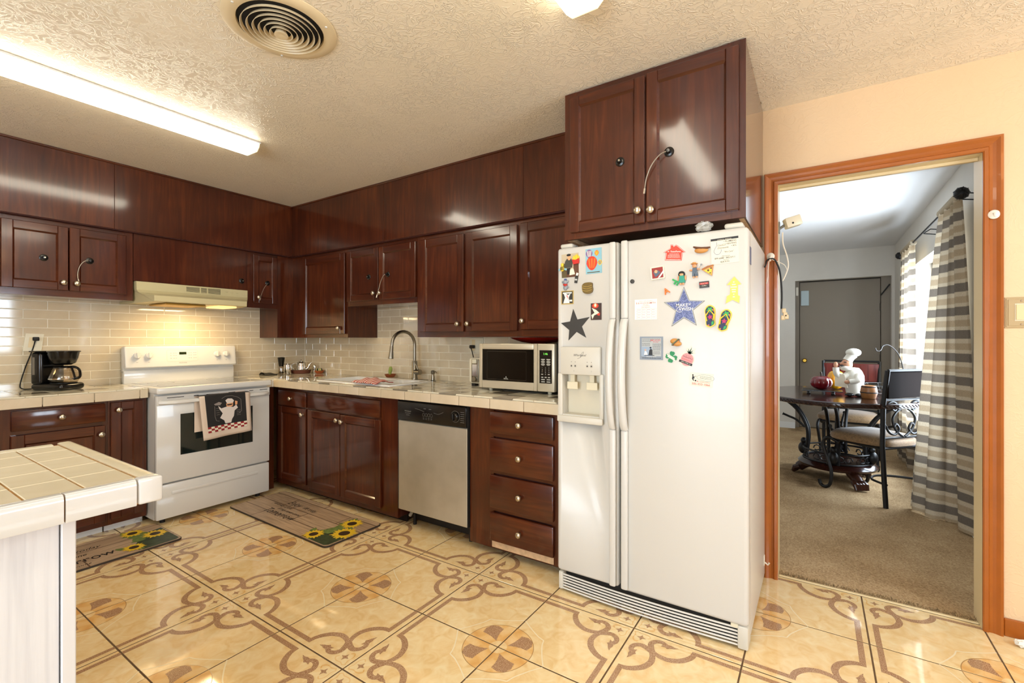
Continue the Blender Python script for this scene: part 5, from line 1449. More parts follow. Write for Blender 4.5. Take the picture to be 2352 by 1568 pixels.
# pizza slice
t, f = magnet('pizza slice magnet beside the farmer figure', -0.370, 1.526, 0.0)
MB().prism([(-0.026, 0.002), (0.017, 0.017), (0.012, -0.024)], f, 0, 0.006).build('slice', P['tan'], t)
m = MB().poly([(-0.018, 0.0), (0.012, 0.009), (0.010, -0.020)], f, 0.0063, 0)
for u, v, r in ((-0.002, -0.001, 0.0045), (0.009, 0.007, 0.0035), (0.006, -0.012, 0.003)): m.disc(f, u, v, r, 0.0066, 1, 10)
m.build('cheese', [P['yellow'], P['brown']], t)
MB().tube([f(-0.027, 0.004, 0.005), f(-0.004, 0.015, 0.006), f(0.018, 0.019, 0.005)], 0.003, 6).build('crust', pc('crust', 176, 110, 54), t)
# brown souvenir block
t, f = magnet('small dark rectangular souvenir magnet with red lettering', -0.388, 1.468, 0.06)
MB().prism([(-0.019, -0.013), (0.019, -0.013), (0.019, 0.013), (-0.019, 0.013)], f, 0, 0.006).build('block', P['charcoal'], t)
m = MB().rect(f, -0.017, 0.017, 0.0, 0.008, 0.0063, 0); m.text('Pecos Trail', 0.0058, f, 0, 0.0042, 0.0065, 1); m.text('Coffee', 0.0065, f, 0, -0.005, 0.0065, 1)
m.build('block_print', [P['red'], P['cream']], t)
# yellow arrow
t, f = magnet('yellow arrow-shaped magnet by the right edge of the door', -0.277, 1.440, 0.0)
ar = [(-0.012, 0.020), (-0.026, 0.020), (0.002, 0.053), (0.028, 0.020), (0.015, 0.020), (0.015, -0.022), (0.022, -0.026), (0.020, -0.054), (-0.004, -0.040), (-0.030, -0.054), (-0.025, -0.024), (-0.014, -0.018)]
MB().prism([(x * 1.08, y * 1.05) for x, y in ar], f, 0, 0.001).build('backing', P['lightgrey'], t)
m = MB().poly(ar, f, 0.0013, 0)
for i, (v, w2_) in enumerate(((0.031, 0.006), (0.021, 0.014), (0.011, 0.022), (0.001, 0.016), (-0.008, 0.014), (-0.018, 0.004), (-0.028, 0.008))): m.rect(f, -w2_ / 2, w2_ / 2, v - 0.0022, v + 0.0022, 0.0015, 1)
m.build('arrow_print', [P['paleyellow'], P['cream']], t)
# make-a-wish star
t, f = magnet('large glittery blue star magnet with white lettering', -0.469, 1.378, 0.0)
st = [(0.0, 0.081), (0.021, 0.026), (0.079, 0.022), (0.034, -0.014), (0.048, -0.074), (0.0, -0.043), (-0.048, -0.076), (-0.032, -0.014), (-0.078, 0.023), (-0.021, 0.026)]
MB().prism([(x * 1.06, y * 1.06) for x, y in st], f, 0, 0.0014).build('backing', P['charcoal'], t)
m = MB().poly([(x * 1.02, y * 1.02) for x, y in st], f, 0.0016, 1).poly([(x * 0.95, y * 0.95) for x, y in st], f, 0.0018, 0)
m.text('MAKE', 0.019, f, -0.008, 0.008, 0.002, 2, bold=0.015); m.text('WISH', 0.0195, f, 0.014, -0.009, 0.002, 2, bold=0.015); m.text('A', 0.016, f, -0.016, -0.009, 0.002, 2, bold=0.015)
m.stroke([(-0.017 + 0.013 * math.cos(0.2 + 5.2 * i / 18), -0.010 + 0.0105 * math.sin(0.2 + 5.2 * i / 18)) for i in range(19)], 0.0015, f, 0.002, 2)
m.stroke([(0.018, 0.014), (0.028, 0.009)], 0.0013, f, 0.002, 2).stroke([(0.021, 0.006), (0.026, 0.017)], 0.0013, f, 0.002, 2)
m.build('star_print', [speckle('blue_glitter', rgb(58, 66, 120), rgb(110, 118, 170), 0.3), P['lightgrey'], P['white']], t)
# locksmith calendar
t, f, a, b, w_ = card('white locksmith calendar card with red print', -0.681, -0.582, 1.329, 1.419, P['white'])
m = MB().text('B & H LOCKSMITH', 0.0108, f, 0, b - 0.017, w_, 0, sx=0.98, bold=0.012)
m.text('FOR ALL YOUR LOCK NEEDS', 0.0045, f, 0, b - 0.008, w_, 0); m.text('KEYS MADE', 0.0045, f, 0, b - 0.0245, w_, 0); m.text('24 HOUR SERVICE', 0.0045, f, 0, b - 0.0295, w_, 0); m.text('(505) 268-4312', 0.0062, f, 0, b - 0.036, w_, 0)
for i in range(5): m.rect(f, -0.038 + 0.021 * i - 0.0002, -0.038 + 0.021 * i + 0.0003, -b + 0.004, b - 0.041, w_, 0)
for i in range(5): m.rect(f, -0.042, 0.046, b - 0.041 - 0.0112 * i, b - 0.0406 - 0.0112 * i, w_, 0)
for i in range(4):
    for j in range(4): lines(m, f, -0.036 + 0.021 * i, -0.022 + 0.021 * i, b - 0.0465 - 0.0112 * j, w_, 0, 1, h=0.0012, seed=i * 7 + j)
m.build('calendar_print', pc('faded_red', 214, 110, 96), t)
# grey funeral-home style card
t, f, a, b, w_ = card('square blue-grey card magnet with a couple and red phone number', -0.658, -0.556, 1.152, 1.254, pc('bluegrey', 132, 142, 154))
m = MB().rect(f, -0.042, 0.043, -0.035, 0.044, w_, 0)
m.text('842-0101', 0.0118, f, 0.019, 0.034, w_ + 0.0002, 1, bold=0.02); m.text('259-6700', 0.0062, f, 0.019, 0.0265, w_ + 0.0002, 1)
lines(m, f, -0.04, 0.0, 0.034, w_ + 0.0002, 2, 2, 0.006); lines(m, f, -0.04, 0.042, 0.0395, w_ + 0.0002, 2, 1); lines(m, f, -0.04, -0.005, 0.02, w_ + 0.0002, 3, 3, 0.005); lines(m, f, 0.006, 0.042, 0.018, w_ + 0.0002, 3, 7, 0.0045); lines(m, f, 0.008, 0.04, -0.016, w_ + 0.0002, 3, 3, 0.005)
m.rect(f, -0.044, 0.004, -0.036, 0.006, w_ + 0.0002, 6)
m.poly([(-0.012, -0.03), (0.006, -0.03), (0.005, -0.008), (-0.001, -0.002), (-0.008, -0.008)], f, w_ + 0.0004, 2); m.disc(f, -0.003, 0.002, 0.004, w_ + 0.0004, 2, 10)
m.poly([(-0.032, -0.03), (-0.016, -0.03), (-0.02, -0.016), (-0.028, -0.012)], f, w_ + 0.0004, 5); m.disc(f, -0.026, -0.008, 0.0035, w_ + 0.0005, 4, 10); m.rect(f, -0.03, 0.014, -0.033, -0.0305, w_ + 0.0005, 2)
lines(m, f, -0.04, 0.042, -0.0445, w_, 2, 1, h=0.002); m.text('Memorial Home', 0.006, f, 0.0, -0.037, w_ + 0.0006, 5, sx=1.1)
m.build('card_print', [pc('palegrey', 176, 180, 180), P['red'], P['black'], P['charcoal'], P['skin'], P['white'], pc('dustyblue', 150, 166, 186)], t)
# burger
t, f = magnet('small hamburger magnet in the middle of the door', -0.501, 1.229, 0.75)
MB().ell(f(0, 0.006, 0.009), 0.019, 0.010, 0.0125).ell(f(0, -0.008, 0.009), 0.018, 0.010, 0.011).build('bun', P['tan'], t)
MB().prism([(-0.0185, -0.003), (0.0185, -0.003), (0.0185, 0.0), (-0.0185, 0.0)], f, 0.002, 0.0185).build('patty', P['brown'], t)
MB().prism([(-0.02, 0.0), (0.02, 0.0), (0.019, 0.003), (-0.019, 0.003)], f, 0.002, 0.0195).build('lettuce', pc('lettuce', 84, 110, 60), t)
# shamrock
t, f = magnet('green four-leaf shamrock magnet', -0.521, 1.166, 0.25)
m = MB()
for i in range(4):
    a_ = math.pi / 2 * i + math.pi / 4 + 0.3
    hp = []
    for q in range(12):
        th = 2 * math.pi * q / 12
        r_ = 0.0105 * (1 - 0.35 * max(0, math.cos(th)) ** 8)
        hp.append((0.0165 * math.cos(a_) + r_ * math.cos(th + a_), 0.0165 * math.sin(a_) + r_ * math.sin(th + a_)))
    m.prism(hp, f, 0, 0.0018 + 0.0001 * i)
m.prism([(-0.009, -0.009), (0.009, -0.009), (0.009, 0.009), (-0.009, 0.009)], f, 0, 0.0016).build('leaves', P['green'], t)
m = MB()
for q in (-0.006, 0.002): m.poly([(-0.016, 0.012 + q), (-0.012, 0.016 + q), (0.014, -0.010 + q), (0.010, -0.014 + q)], f, 0.0026, 0)
m.build('lettering_band', P['cream'], t)
# pineapple
t, f = magnet('pink pineapple-shaped paper magnet with green leaves', -0.452, 1.168, -0.35)
out = [tuple(q) for q in smooth_path([(0.0, -0.042), (-0.022, -0.036), (-0.031, -0.014), (-0.026, 0.008), (-0.014, 0.02), (-0.018, 0.034), (-0.006, 0.034), (-0.004, 0.05), (0.004, 0.038), (0.018, 0.044), (0.016, 0.03), (0.026, 0.024), (0.014, 0.018), (0.026, 0.006), (0.03, -0.014), (0.021, -0.036), (0.0, -0.042)], 3)][:-1]
MB().prism(out, f, 0, 0.001).build('backing', P['cream'], t)
m = MB().poly([(0.026 * math.cos(2 * math.pi * i / 24), -0.012 + 0.028 * math.sin(2 * math.pi * i / 24)) for i in range(24)], f, 0.0013, 0)
for a_, l in ((1.57, 0.03), (2.1, 0.022), (1.05, 0.022), (2.6, 0.018), (0.55, 0.018)):
    c, s = math.cos(a_), math.sin(a_)
    m.poly([(-s * 0.004, 0.015 + c * 0.004), (c * l, 0.015 + s * l), (s * 0.004, 0.015 - c * 0.004)], f, 0.0015, 1)
m.rect(f, -0.029, 0.027, -0.032, -0.022, 0.0015, 2)
m.text('PINEAPPLE', 0.0092, f, 0.0, -0.004, 0.0016, 2, bold=0.01, sx=0.95); m.text('THE GOLDEN', 0.0045, f, 0, 0.004, 0.0016, 2); m.text('APRIL 1-APRIL 30', 0.0055, f, -0.001, -0.027, 0.0017, 3, bold=0.01); lines(m, f, -0.022, 0.02, -0.013, 0.0016, 4, 2, 0.004)
m.build('pineapple_print', [P['pink'], P['darkgreen'], P['black'], P['cream'], P['red']], t)
# landscaper card
t, f, a, b, w_ = card('cream business card magnet with red phone number, lowest on the door', -0.446, -0.354, 1.046, 1.102, P['cream'], -0.075)
m = MB().text('505-553-1066', 0.0125, f, 0.0, -b + 0.0085, w_, 0, bold=0.02, sx=1.02)
m.stroke([(0.016 + 0.034 * math.cos(2 * math.pi * i / 24), 0.009 + 0.013 * math.sin(2 * math.pi * i / 24)) for i in range(25)], 0.0009, f, w_, 1)
lines(m, f, -0.006, 0.04, 0.013, w_, 1, 3, 0.0045); m.text('"LANDSCAPING"', 0.0062, f, 0.014, -0.009, w_, 0)
m.disc(f, -0.034, 0.016, 0.0035, w_, 2, 8); m.poly([(-0.036, 0.012), (-0.03, 0.012), (-0.026, 0.004), (-0.031, 0.0), (-0.027, -0.006), (-0.03, -0.008), (-0.037, 0.0)], f, w_, 2); m.stroke([(-0.03, 0.008), (-0.02, 0.014)], 0.0015, f, w_, 2); m.disc(f, -0.022, -0.006, 0.0035, w_, 2, 8); m.disc(f, -0.014, -0.008, 0.0035, w_, 4, 10)
m.build('card_print', [P['red'], P['denim'], P['black'], P['orange'], P['pink']], t)
# flip-flops
def flipflop(label, x, z, rot):
    t, f = magnet(label, x, z, rot)
    o = [tuple(q) for q in smooth_path([(0, -0.045), (-0.016, -0.038), (-0.018, -0.018), (-0.019, 0.01), (-0.02, 0.028), (-0.010, 0.044), (0.004, 0.047), (0.018, 0.036), (0.021, 0.016), (0.018, -0.012), (0.018, -0.034), (0, -0.045)], 4)][:-1]
    MB().prism(o, f, 0, 0.007).build('sole', P['yellow'], t)
    m = MB().poly([(u * 0.84, v * 0.9) for u, v in o], f, 0.0073, 0)
    m.poly([(u * 0.34, v * 0.34 - 0.002) for u, v in star5(0.036, 0.016, 0.2)], f, 0.0076, 1)
    m.poly([(u * 0.4 + 0.0, v * 0.4 + 0.028) for u, v in star5(0.036, 0.018, 0.6)], f, 0.0076, 2).poly([(0.004, -0.036), (0.013, -0.03), (0.013, -0.018), (0.005, -0.022)], f, 0.0076, 2).poly([(-0.012, -0.034), (-0.004, -0.038), (-0.004, -0.032)], f, 0.0076, 3).poly([(0.008, 0.03), (0.015, 0.03), (0.016, 0.018)], f, 0.0076, 3)
    m.build('sole_print', [P['navy'], P['magenta'], P['brightgreen'], P['orange']], t)
    MB().tube([f(-0.012, -0.018, 0.009), f(-0.016, 0.004, 0.013), f(0.0, 0.027, 0.010), f(0.016, 0.006, 0.013), f(0.011, -0.016, 0.009)], [0.002, 0.003, 0.0025, 0.003, 0.002], 6).build('strap', P['yellow'], t)
flipflop('upright yellow flip-flop magnet nearer the blue star', -0.365, 1.335, 0.04)
flipflop('tilted yellow flip-flop magnet farther from the blue star', -0.311, 1.317, -0.26)
# photo magnet on the side of the refrigerator
m = MB().box(-0.2238, -0.2225, 2.08, 2.12, 1.545, 1.615)
tag(m.build('fridge_magnet', pc('side_photo', 96, 96, 120), loc=(-0.223, 2.1, 1.58)), 'small dark photo magnet on the side of the refrigerator', 'magnet')
# things on top of and beside the refrigerator
def crumple(c, rx, ry, rz, seed, n=16, mm=10):
    r = random.Random(seed); v = []; f = []
    for j in range(mm + 1):
        th = math.pi * j / mm
        for i in range(n):
            a = 2 * math.pi * i / n
            k = 1 + r.uniform(-0.22, 0.22)
            v.append((c[0] + rx * k * math.sin(th) * math.cos(a), c[1] + ry * k * math.sin(th) * math.sin(a), max(c[2] - rz, c[2] - rz * k * math.cos(th))))
    for j in range(mm):
        for i in range(n):
            f.append((j * n + i, j * n + (i + 1) % n, (j + 1) * n + (i + 1) % n, (j + 1) * n + i))
    return v, f
v, f_ = crumple((-0.392, 2.05, 1.711), 0.032, 0.022, 0.0205, 3)
tag(MB().add(v, f_).build('plastic_bag', plain('grey_plastic_film', rgb(168, 168, 162), 0.2), loc=(-0.385, 2.1, 1.69)), 'crumpled clear plastic bag on top of the refrigerator', 'bag')

# ================================================================== counter clutter in the corner
CZ = ZT + 0.0005
t = thing('folded_cloth', 'folded dark grey cloth on the counter right of the stove', 'cloth', (-4.17, 2.31, CZ))
def fold(s, q):
    return (-4.215 + 0.10 * q, 2.25 + 0.13 * s, CZ + 0.004 + 0.022 * math.sin(math.pi * min(1, max(0, q))) ** 0.5 * (0.55 + 0.45 * math.cos(s * 2.2)) + 0.003 * math.sin(9 * s + 5 * q))
FC = plain('dark_cloth', rgb(66, 60, 48), 0.9, bmp=0.5, bscale=150)
MB().grid(fold, 14, 12).build('upper_fold', FC, t)
MB().box(-4.21, -4.115, 2.245, 2.365, CZ, CZ + 0.006, 0, 0.0025).build('lower_fold', FC, t)
t = thing('pepper_mill', 'pepper mill with black funnel top and clear base', 'pepper mill', (-4.22, 2.46, CZ))
MB().lathe([(0.024, 0), (0.026, 0.004), (0.024, 0.05), (0.02, 0.075)], (-4.22, 2.46, CZ), (0, 0, 1), 18).build('glass_base', M_CG, t)
MB().lathe([(0.02, 0.0), (0.02, 0.018), (0, 0.0185)], (-4.22, 2.46, CZ + 0.003), (0, 0, 1), 14).build('peppercorns', plain('peppercorn', rgb(40, 30, 24), 0.8, bmp=1.0, bscale=300), t)
MB().lathe([(0.020, 0.07), (0.023, 0.09), (0.030, 0.145), (0.033, 0.152), (0.026, 0.156), (0, 0.15)], (-4.22, 2.46, CZ), (0, 0, 1), 18).build('grinder_top', BLK, t)
t = thing('steel_canister', 'polished steel canister with flat lid', 'canister', (-4.152, 2.484, CZ))
MB().lathe([(0.035, 0), (0.036, 0.003), (0.036, 0.076)], (-4.152, 2.484, CZ), (0, 0, 1), 22).build('body', CHROME, t)
MB().lathe([(0.037, 0.076), (0.037, 0.088), (0.033, 0.092), (0.008, 0.093), (0.008, 0.098), (0, 0.099)], (-4.152, 2.484, CZ), (0, 0, 1), 22).build('lid', CHROME, t)
t = thing('serving_tray', 'small oval brown dish under the teapot', 'dish', (-4.12, 2.60, CZ))
BRN = plain('brown_wicker', rgb(96, 48, 26), 0.6, bmp=0.8, bscale=160)
q = MB().lathe([(0.055, 0), (0.06, 0.002), (0.068, 0.034), (0.065, 0.036), (0.058, 0.008), (0, 0.007)], (0, 0, 0), (0, 0, 1), 26)
ca, sa = math.cos(0.95), math.sin(0.95)
q.v = [(-4.12 + (x * 1.3) * ca - y * 0.85 * sa, 2.60 + x * 1.3 * sa + y * 0.85 * ca, CZ + z) for x, y, z in q.v]
q.build('dish', BRN, t)
q = MB().lathe([(0.069, 0.034), (0.071, 0.036), (0.069, 0.038), (0.064, 0.036)], (0, 0, 0), (0, 0, 1), 26)
q.v = [(-4.12 + (x * 1.3) * ca - y * 0.85 * sa, 2.60 + x * 1.3 * sa + y * 0.85 * ca, CZ + z) for x, y, z in q.v]
q.build('rim', CHROME, t)
t = thing('teapot', 'small shiny steel teapot with curved spout', 'teapot', (-4.12, 2.60, CZ + 0.01))
tz = CZ + 0.0085; tx, ty = -4.12, 2.60
MB().lathe([(0.036, 0), (0.042, 0.006), (0.043, 0.03), (0.040, 0.075), (0.036, 0.092), (0.037, 0.094)], (tx, ty, tz), (0, 0, 1), 24).build('body', CHROME, t)
MB().lathe([(0.037, 0.094), (0.03, 0.102), (0.006, 0.106), (0.006, 0.112), (0.009, 0.116), (0.005, 0.121), (0, 0.122)], (tx, ty, tz), (0, 0, 1), 20).build('lid', CHROME, t)
du = (0.62, 0.78)
MB().tube(smooth_path([(tx + du[0] * 0.038, ty + du[1] * 0.038, tz + 0.03), (tx + du[0] * 0.06, ty + du[1] * 0.06, tz + 0.045), (tx + du[0] * 0.075, ty + du[1] * 0.075, tz + 0.08), (tx + du[0] * 0.092, ty + du[1] * 0.092, tz + 0.094)], 4), [0.013] * 4 + [0.010] * 4 + [0.007] * 5, 10).build('spout', CHROME, t)
MB().tube(smooth_path([(tx - du[0] * 0.036, ty - du[1] * 0.036, tz + 0.086), (tx - du[0] * 0.07, ty - du[1] * 0.07, tz + 0.085), (tx - du[0] * 0.078, ty - du[1] * 0.078, tz + 0.05), (tx - du[0] * 0.055, ty - du[1] * 0.055, tz + 0.02), (tx - du[0] * 0.04, ty - du[1] * 0.04, tz + 0.018)], 4), 0.004, 8).build('handle', CHROME, t)
t = thing('salt_shaker', 'little glass salt shaker beside the teapot', 'shaker', (-4.055, 2.70, CZ))
MB().lathe([(0.019, 0), (0.02, 0.004), (0.016, 0.06)], (-4.055, 2.70, CZ), (0, 0, 1), 14).build('glass', M_CG, t)
MB().lathe([(0.0165, 0.002), (0.015, 0.028), (0, 0.0285)], (-4.055, 2.70, CZ), (0, 0, 1), 14).build('salt', plain('salt_white', rgb(240, 240, 236), 0.9), t)
MB().lathe([(0.0175, 0.06), (0.0175, 0.072), (0.012, 0.079), (0, 0.08)], (-4.055, 2.70, CZ), (0, 0, 1), 14).build('cap', CHROME, t)
TER = plain('terracotta', rgb(176, 92, 42), 0.6)
t = thing('succulent_dish', 'striped succulent in a small orange dish', 'potted plant', (-3.972, 2.692, CZ))
MB().lathe([(0.024, 0), (0.03, 0.002), (0.045, 0.026), (0.047, 0.028), (0.042, 0.028), (0.034, 0.016), (0, 0.014)], (-3.972, 2.692, CZ), (0, 0, 1), 22).build('dish', TER, t)
for i in range(9):
    a = 2 * math.pi * i / 9
    MB().ell((-3.972 + 0.02 * math.cos(a), 2.692 + 0.02 * math.sin(a), CZ + 0.034), 0.009, 0.007, 0.016, 0, 8, 6).build('leaf', P['black'] if i % 2 else pc('leaf_pale_%d' % i, 196, 190, 120), t)
t = thing('cactus_pot', 'small green cactus in a terracotta dish behind the sink', 'potted plant', (-2.975, 2.675, CZ))
q = MB().lathe([(0.028, 0), (0.034, 0.003), (0.046, 0.024), (0.048, 0.027), (0.043, 0.027), (0.034, 0.014), (0, 0.013)], (-2.975, 2.678, 0.9265), (0, 0, 1), 22)
q.build('dish', pc('terracotta_dark', 150, 76, 36), t)
CAC = plain('cactus_green', rgb(146, 164, 74), 0.6, var=0.2, vscale=60)
MB().ell((-2.978, 2.678, 0.975), 0.014, 0.013, 0.033).ell((-2.966, 2.678, 0.992), 0.012, 0.011, 0.026).ell((-2.975, 2.676, 1.004), 0.009, 0.009, 0.012).build('cactus', CAC, t)
# dish cloth over the sink divider
t = thing('dish_cloth', 'red and white striped dish cloth draped in the sink', 'cloth', (-2.74, 2.3, 0.93))
M_STR, nt, b_ = newmat('red_striped_cloth')
wv = nt.nodes.new('ShaderNodeTexWave'); wv.inputs['Scale'].default_value = 3.5; wv.bands_direction = 'X'
tcn = nt.nodes.new('ShaderNodeTexCoord'); nt.links.new(tcn.outputs['UV'], wv.inputs['Vector'])
rr = ramp(nt, wv.outputs['Fac'], [(0.42, rgb(190, 62, 48)), (0.58, rgb(236, 214, 196))])
nt.links.new(rr.outputs[0], b_.inputs['Base Color']); b_.inputs['Roughness'].default_value = 0.9
def dc(s, q):
    x = -2.83 + 0.27 * s; y = 2.178 + 0.15 * q
    h = 0.034 * math.sin(math.pi * q) ** 0.8 * (0.45 + 0.55 * math.sin(math.pi * min(1, s * 1.05))) + 0.004 * math.sin(17 * s + 9 * q)
    return (x + 0.02 * q, y + 0.012 * math.sin(5 * s), 0.9295 + max(0.0, h))
o = MB().grid(dc, 24, 20, uv=True).build('cloth', M_STR, t)
md = o.modifiers.new('s', 'SOLIDIFY'); md.thickness = 0.003; md.offset = 1

# ================================================================== outlets, switch, sensors and cords
t = thing('wall_outlet', 'tilted cream double outlet plate behind the coffee maker', 'outlet', (XA + 0.013, 0.82, 1.22))
rt = 0.13; c_, s_ = math.cos(rt), math.sin(rt)
fo = lambda u, v, w_: (XA + 0.0135 + w_, 0.82 + u * c_ + v * s_ * 0.9, 1.222 - u * s_ * 0.4 + v * c_)
MB().prism([(-0.045, -0.058), (0.042, -0.058), (0.042, 0.058), (-0.045, 0.058)], fo, 0, 0.006).build('plate', ALM, t)
MB().prism([(-0.024, -0.034), (0.0, -0.034), (0.0, 0.034), (-0.024, 0.034)], fo, 0.006, 0.008).build('receptacle', M_JAMB, t)
MB().prism([(0.012, -0.03), (0.03, -0.03), (0.03, 0.03), (0.012, 0.03)], fo, 0.006, 0.009).build('rocker', ALM, t)
t = thing('wall_outlet', 'cream outlet plate above the toaster', 'outlet', (-2.118, YB - 0.014, 1.2))
fo = frB(YB - 0.0135)
MB().fbox(fo, -2.178, -2.058, 1.142, 1.256, 0, 0.006, 0, 0.003).build('plate', ALM, t)
MB().fbox(fo, -2.165, -2.133, 1.16, 1.24, 0.006, 0.008, 0, 0.002).build('receptacle', M_JAMB, t)
MB().fbox(fo, -2.105, -2.073, 1.165, 1.235, 0.006, 0.009, 0, 0.002).build('rocker', ALM, t)
t = bpy.data.objects['toaster']
MB().box(-2.168, -2.128, 2.715, 2.742, 1.175, 1.200, 0, 0.006, 2).build('plug', BLK, t)
MB().tube(smooth_path([(-2.15, 2.718, 1.176), (-2.13, 2.71, 1.14), (-2.11, 2.70, 1.10), (-2.075, 2.69, 1.05), (-2.05, 2.68, 1.0)], 5), 0.0035, 6).build('cord', BLK, t)
t = thing('light_switch', 'brushed metal switch plate with cream rocker right of the doorway', 'light switch', (0.708, YB, 1.35))
fo = frB(YB - 0.0005)
SB = plain('satin_bronze_plate', rgb(196, 176, 136), 0.35, 0.6)
m = MB().fbox(fo, 0.659, 0.757, 1.288, 1.417, 0, 0.003, 0, 0.001).fbox(fo, 0.663, 0.753, 1.292, 1.413, 0.003, 0.005, 0, 0.001).fbox(fo, 0.669, 0.747, 1.298, 1.407, 0.005, 0.007, 0, 0.001).build('plate', SB, t)
MB().fbox(fo, 0.688, 0.728, 1.318, 1.390, 0.007, 0.0085, 0, 0.001).build('rocker_frame', ALM, t)
MB().fbox(fo, 0.691, 0.725, 1.322, 1.386, 0.0085, 0.012, 0, 0.003).build('rocker', M_JAMB, t)
for z in (1.304, 1.401): MB().lathe([(0.004, 0), (0.003, 0.002), (0, 0.0022)], fo(0.708, z, 0.007), (0, -1, 0), 10).build('screw', NICKEL, t)
PW = plain('white_plastic', rgb(238, 230, 214), 0.35)
t = thing('adhesive_hook', 'round white adhesive hook on the right door casing', 'hook', (0.625, YB - 0.02, 1.768))
MB().lathe([(0.019, 0), (0.019, 0.003), (0.015, 0.007), (0, 0.0085)], (0.625, YB - 0.0145, 1.768), (0, -1, 0), 24).build('hook_base', PW, t)
MB().tube([(0.625, YB - 0.022, 1.772), (0.625, YB - 0.028, 1.765), (0.624, YB - 0.03, 1.757)], [0.006, 0.005, 0.003], 8).build('hook_prong', PW, t)
t = thing('adhesive_hook', 'round white adhesive hook with cords on the left door casing', 'hook', (-0.201, YB - 0.02, 1.66))
MB().lathe([(0.019, 0), (0.019, 0.003), (0.014, 0.008), (0, 0.009)], (-0.2, YB - 0.0145, 1.672), (0, -1, 0), 24, sx=1.0).build('hook_base', PW, t)
MB().tube([(-0.2, YB - 0.022, 1.672), (-0.2, YB - 0.034, 1.66), (-0.2, YB - 0.036, 1.648), (-0.2, YB - 0.04, 1.655)], [0.007, 0.006, 0.005, 0.004], 8).build('hook_prong', PW, t)
t = thing('extension_cord', 'black cord looped over the left casing hook and hanging in the doorway', 'cord', (-0.17, YB, 1.5))
MB().tube(smooth_path([(-0.214, 2.60, 1.60), (-0.216, 2.69, 1.625), (-0.215, 2.725, 1.648), (-0.198, 2.728, 1.657), (-0.178, 2.732, 1.648), (-0.160, 2.745, 1.60), (-0.152, 2.76, 1.53), (-0.150, 2.77, 1.46), (-0.152, 2.775, 1.40)], 6), 0.0042, 8).build('cord', BLKM, t)
for k_, (dx, dz) in enumerate(((0.010, 1.392), (0.016, 1.372), (0.006, 1.356), (0.022, 1.360))):
    MB().box(-0.160 + dx, -0.142 + dx, 2.765, 2.785, dz - 0.014, dz + 0.010, 0, 0.003).build('plug', M_JAMB, t)
t = thing('phone_cord', 'thin cream cord hanging from the left casing hook', 'cord', (-0.18, YB, 1.6))
MB().tube(smooth_path([(-0.148, 2.80, 1.80), (-0.146, 2.795, 1.74), (-0.130, 2.79, 1.68), (-0.122, 2.785, 1.625), (-0.132, 2.78, 1.58), (-0.147, 2.78, 1.545)], 6), 0.0032, 6).build('cord_loop', PW, t)
MB().tube(smooth_path([(-0.205, 2.722, 1.645), (-0.209, 2.722, 1.60), (-0.210, 2.722, 1.56), (-0.216, 2.724, 1.53)], 5), 0.0022, 6).tube(smooth_path([(-0.192, 2.726, 1.652), (-0.165, 2.74, 1.64), (-0.138, 2.77, 1.625), (-0.128, 2.782, 1.60)], 5), 0.0016, 6).build('thin_strand', PW, t)
t = thing('motion_sensor', 'cream motion sensor box on a grey bracket in the doorway', 'sensor', (-0.13, 2.83, 1.84))
q = MB().box(-0.037, 0.037, -0.025, 0.025, -0.026, 0.026, 0, 0.005, 2)
Mx = Matrix.Translation((-0.105, 2.82, 1.853)) @ Matrix.Rotation(0.35, 4, 'Z') @ Matrix.Rotation(-0.28, 4, 'Y')
q.v = [tuple(Mx @ Vector(p)) for p in q.v]; q.build('box', ALM, t)
q = MB().disc(lambda u, v, w_: tuple(Mx @ Vector((u, -0.0256, v))), -0.008, -0.008, 0.005, 0); q.build('lens', BLKM, t)
MB().box(-0.167, -0.161, 2.805, 2.835, 1.80, 1.86, 0, 0.002).tube([(-0.163, 2.82, 1.825), (-0.145, 2.82, 1.838), (-0.128, 2.82, 1.846)], 0.007, 8).build('bracket', plain('grey_bracket', rgb(130, 130, 126), 0.4), t)
t = thing('adhesive_hook', 'small white hook low on the refrigerator side', 'hook', (-0.222, 2.66, 0.12))
MB().box(-0.2245, -0.219, 2.65, 2.675, 0.10, 0.15, 0, 0.002).tube([(-0.219, 2.662, 0.115), (-0.205, 2.662, 0.105), (-0.199, 2.662, 0.117)], 0.004, 8).build('hook', PW, t)
v, f_ = crumple((0.70, 2.69, 0.016), 0.028, 0.02, 0.015, 9)
tag(MB().add(v, f_).build('paper_scrap', P['white'], loc=(0.7, 2.69, 0)), 'small white scrap on the floor by the baseboard', 'scrap')

# ================================================================== towel on the oven door
t = thing('kitchen_towel', 'black chef-print kitchen towel with red checks hung on the oven handle', 'towel', (-3.59, 1.67, 0.55))
def tw(u, v, w_):
    y = 1.497 + 0.345 * u + v * (0.032 - 0.014 * u)
    z = 0.846 - 0.318 * v + (0.004 + 0.02 * u) * v
    x = -3.583 + 0.005 * math.sin(u * 8 + 0.7) * (0.3 + v) - 0.008 * v + w_
    return (x, y, z)
LIN = plain('towel_linen', rgb(226, 206, 186), 0.95, bmp=0.5, bscale=260)
TBK = plain('towel_black', rgb(40, 38, 37), 0.95, bmp=0.4, bscale=260)
o = MB().grid(lambda s, q: tw(s, q, 0), 20, 16).build('front_layer', LIN, t)
md = o.modifiers.new('s', 'SOLIDIFY'); md.thickness = 0.003; md.offset = 1
def back(s, q):
    y = 1.492 + 0.34 * s; 
    return (-3.641 + 0.004 * math.sin(s * 7), y, 0.846 - 0.255 * q + 0.01 * s)
MB().grid(back, 14, 10).build('back_layer', LIN, t)
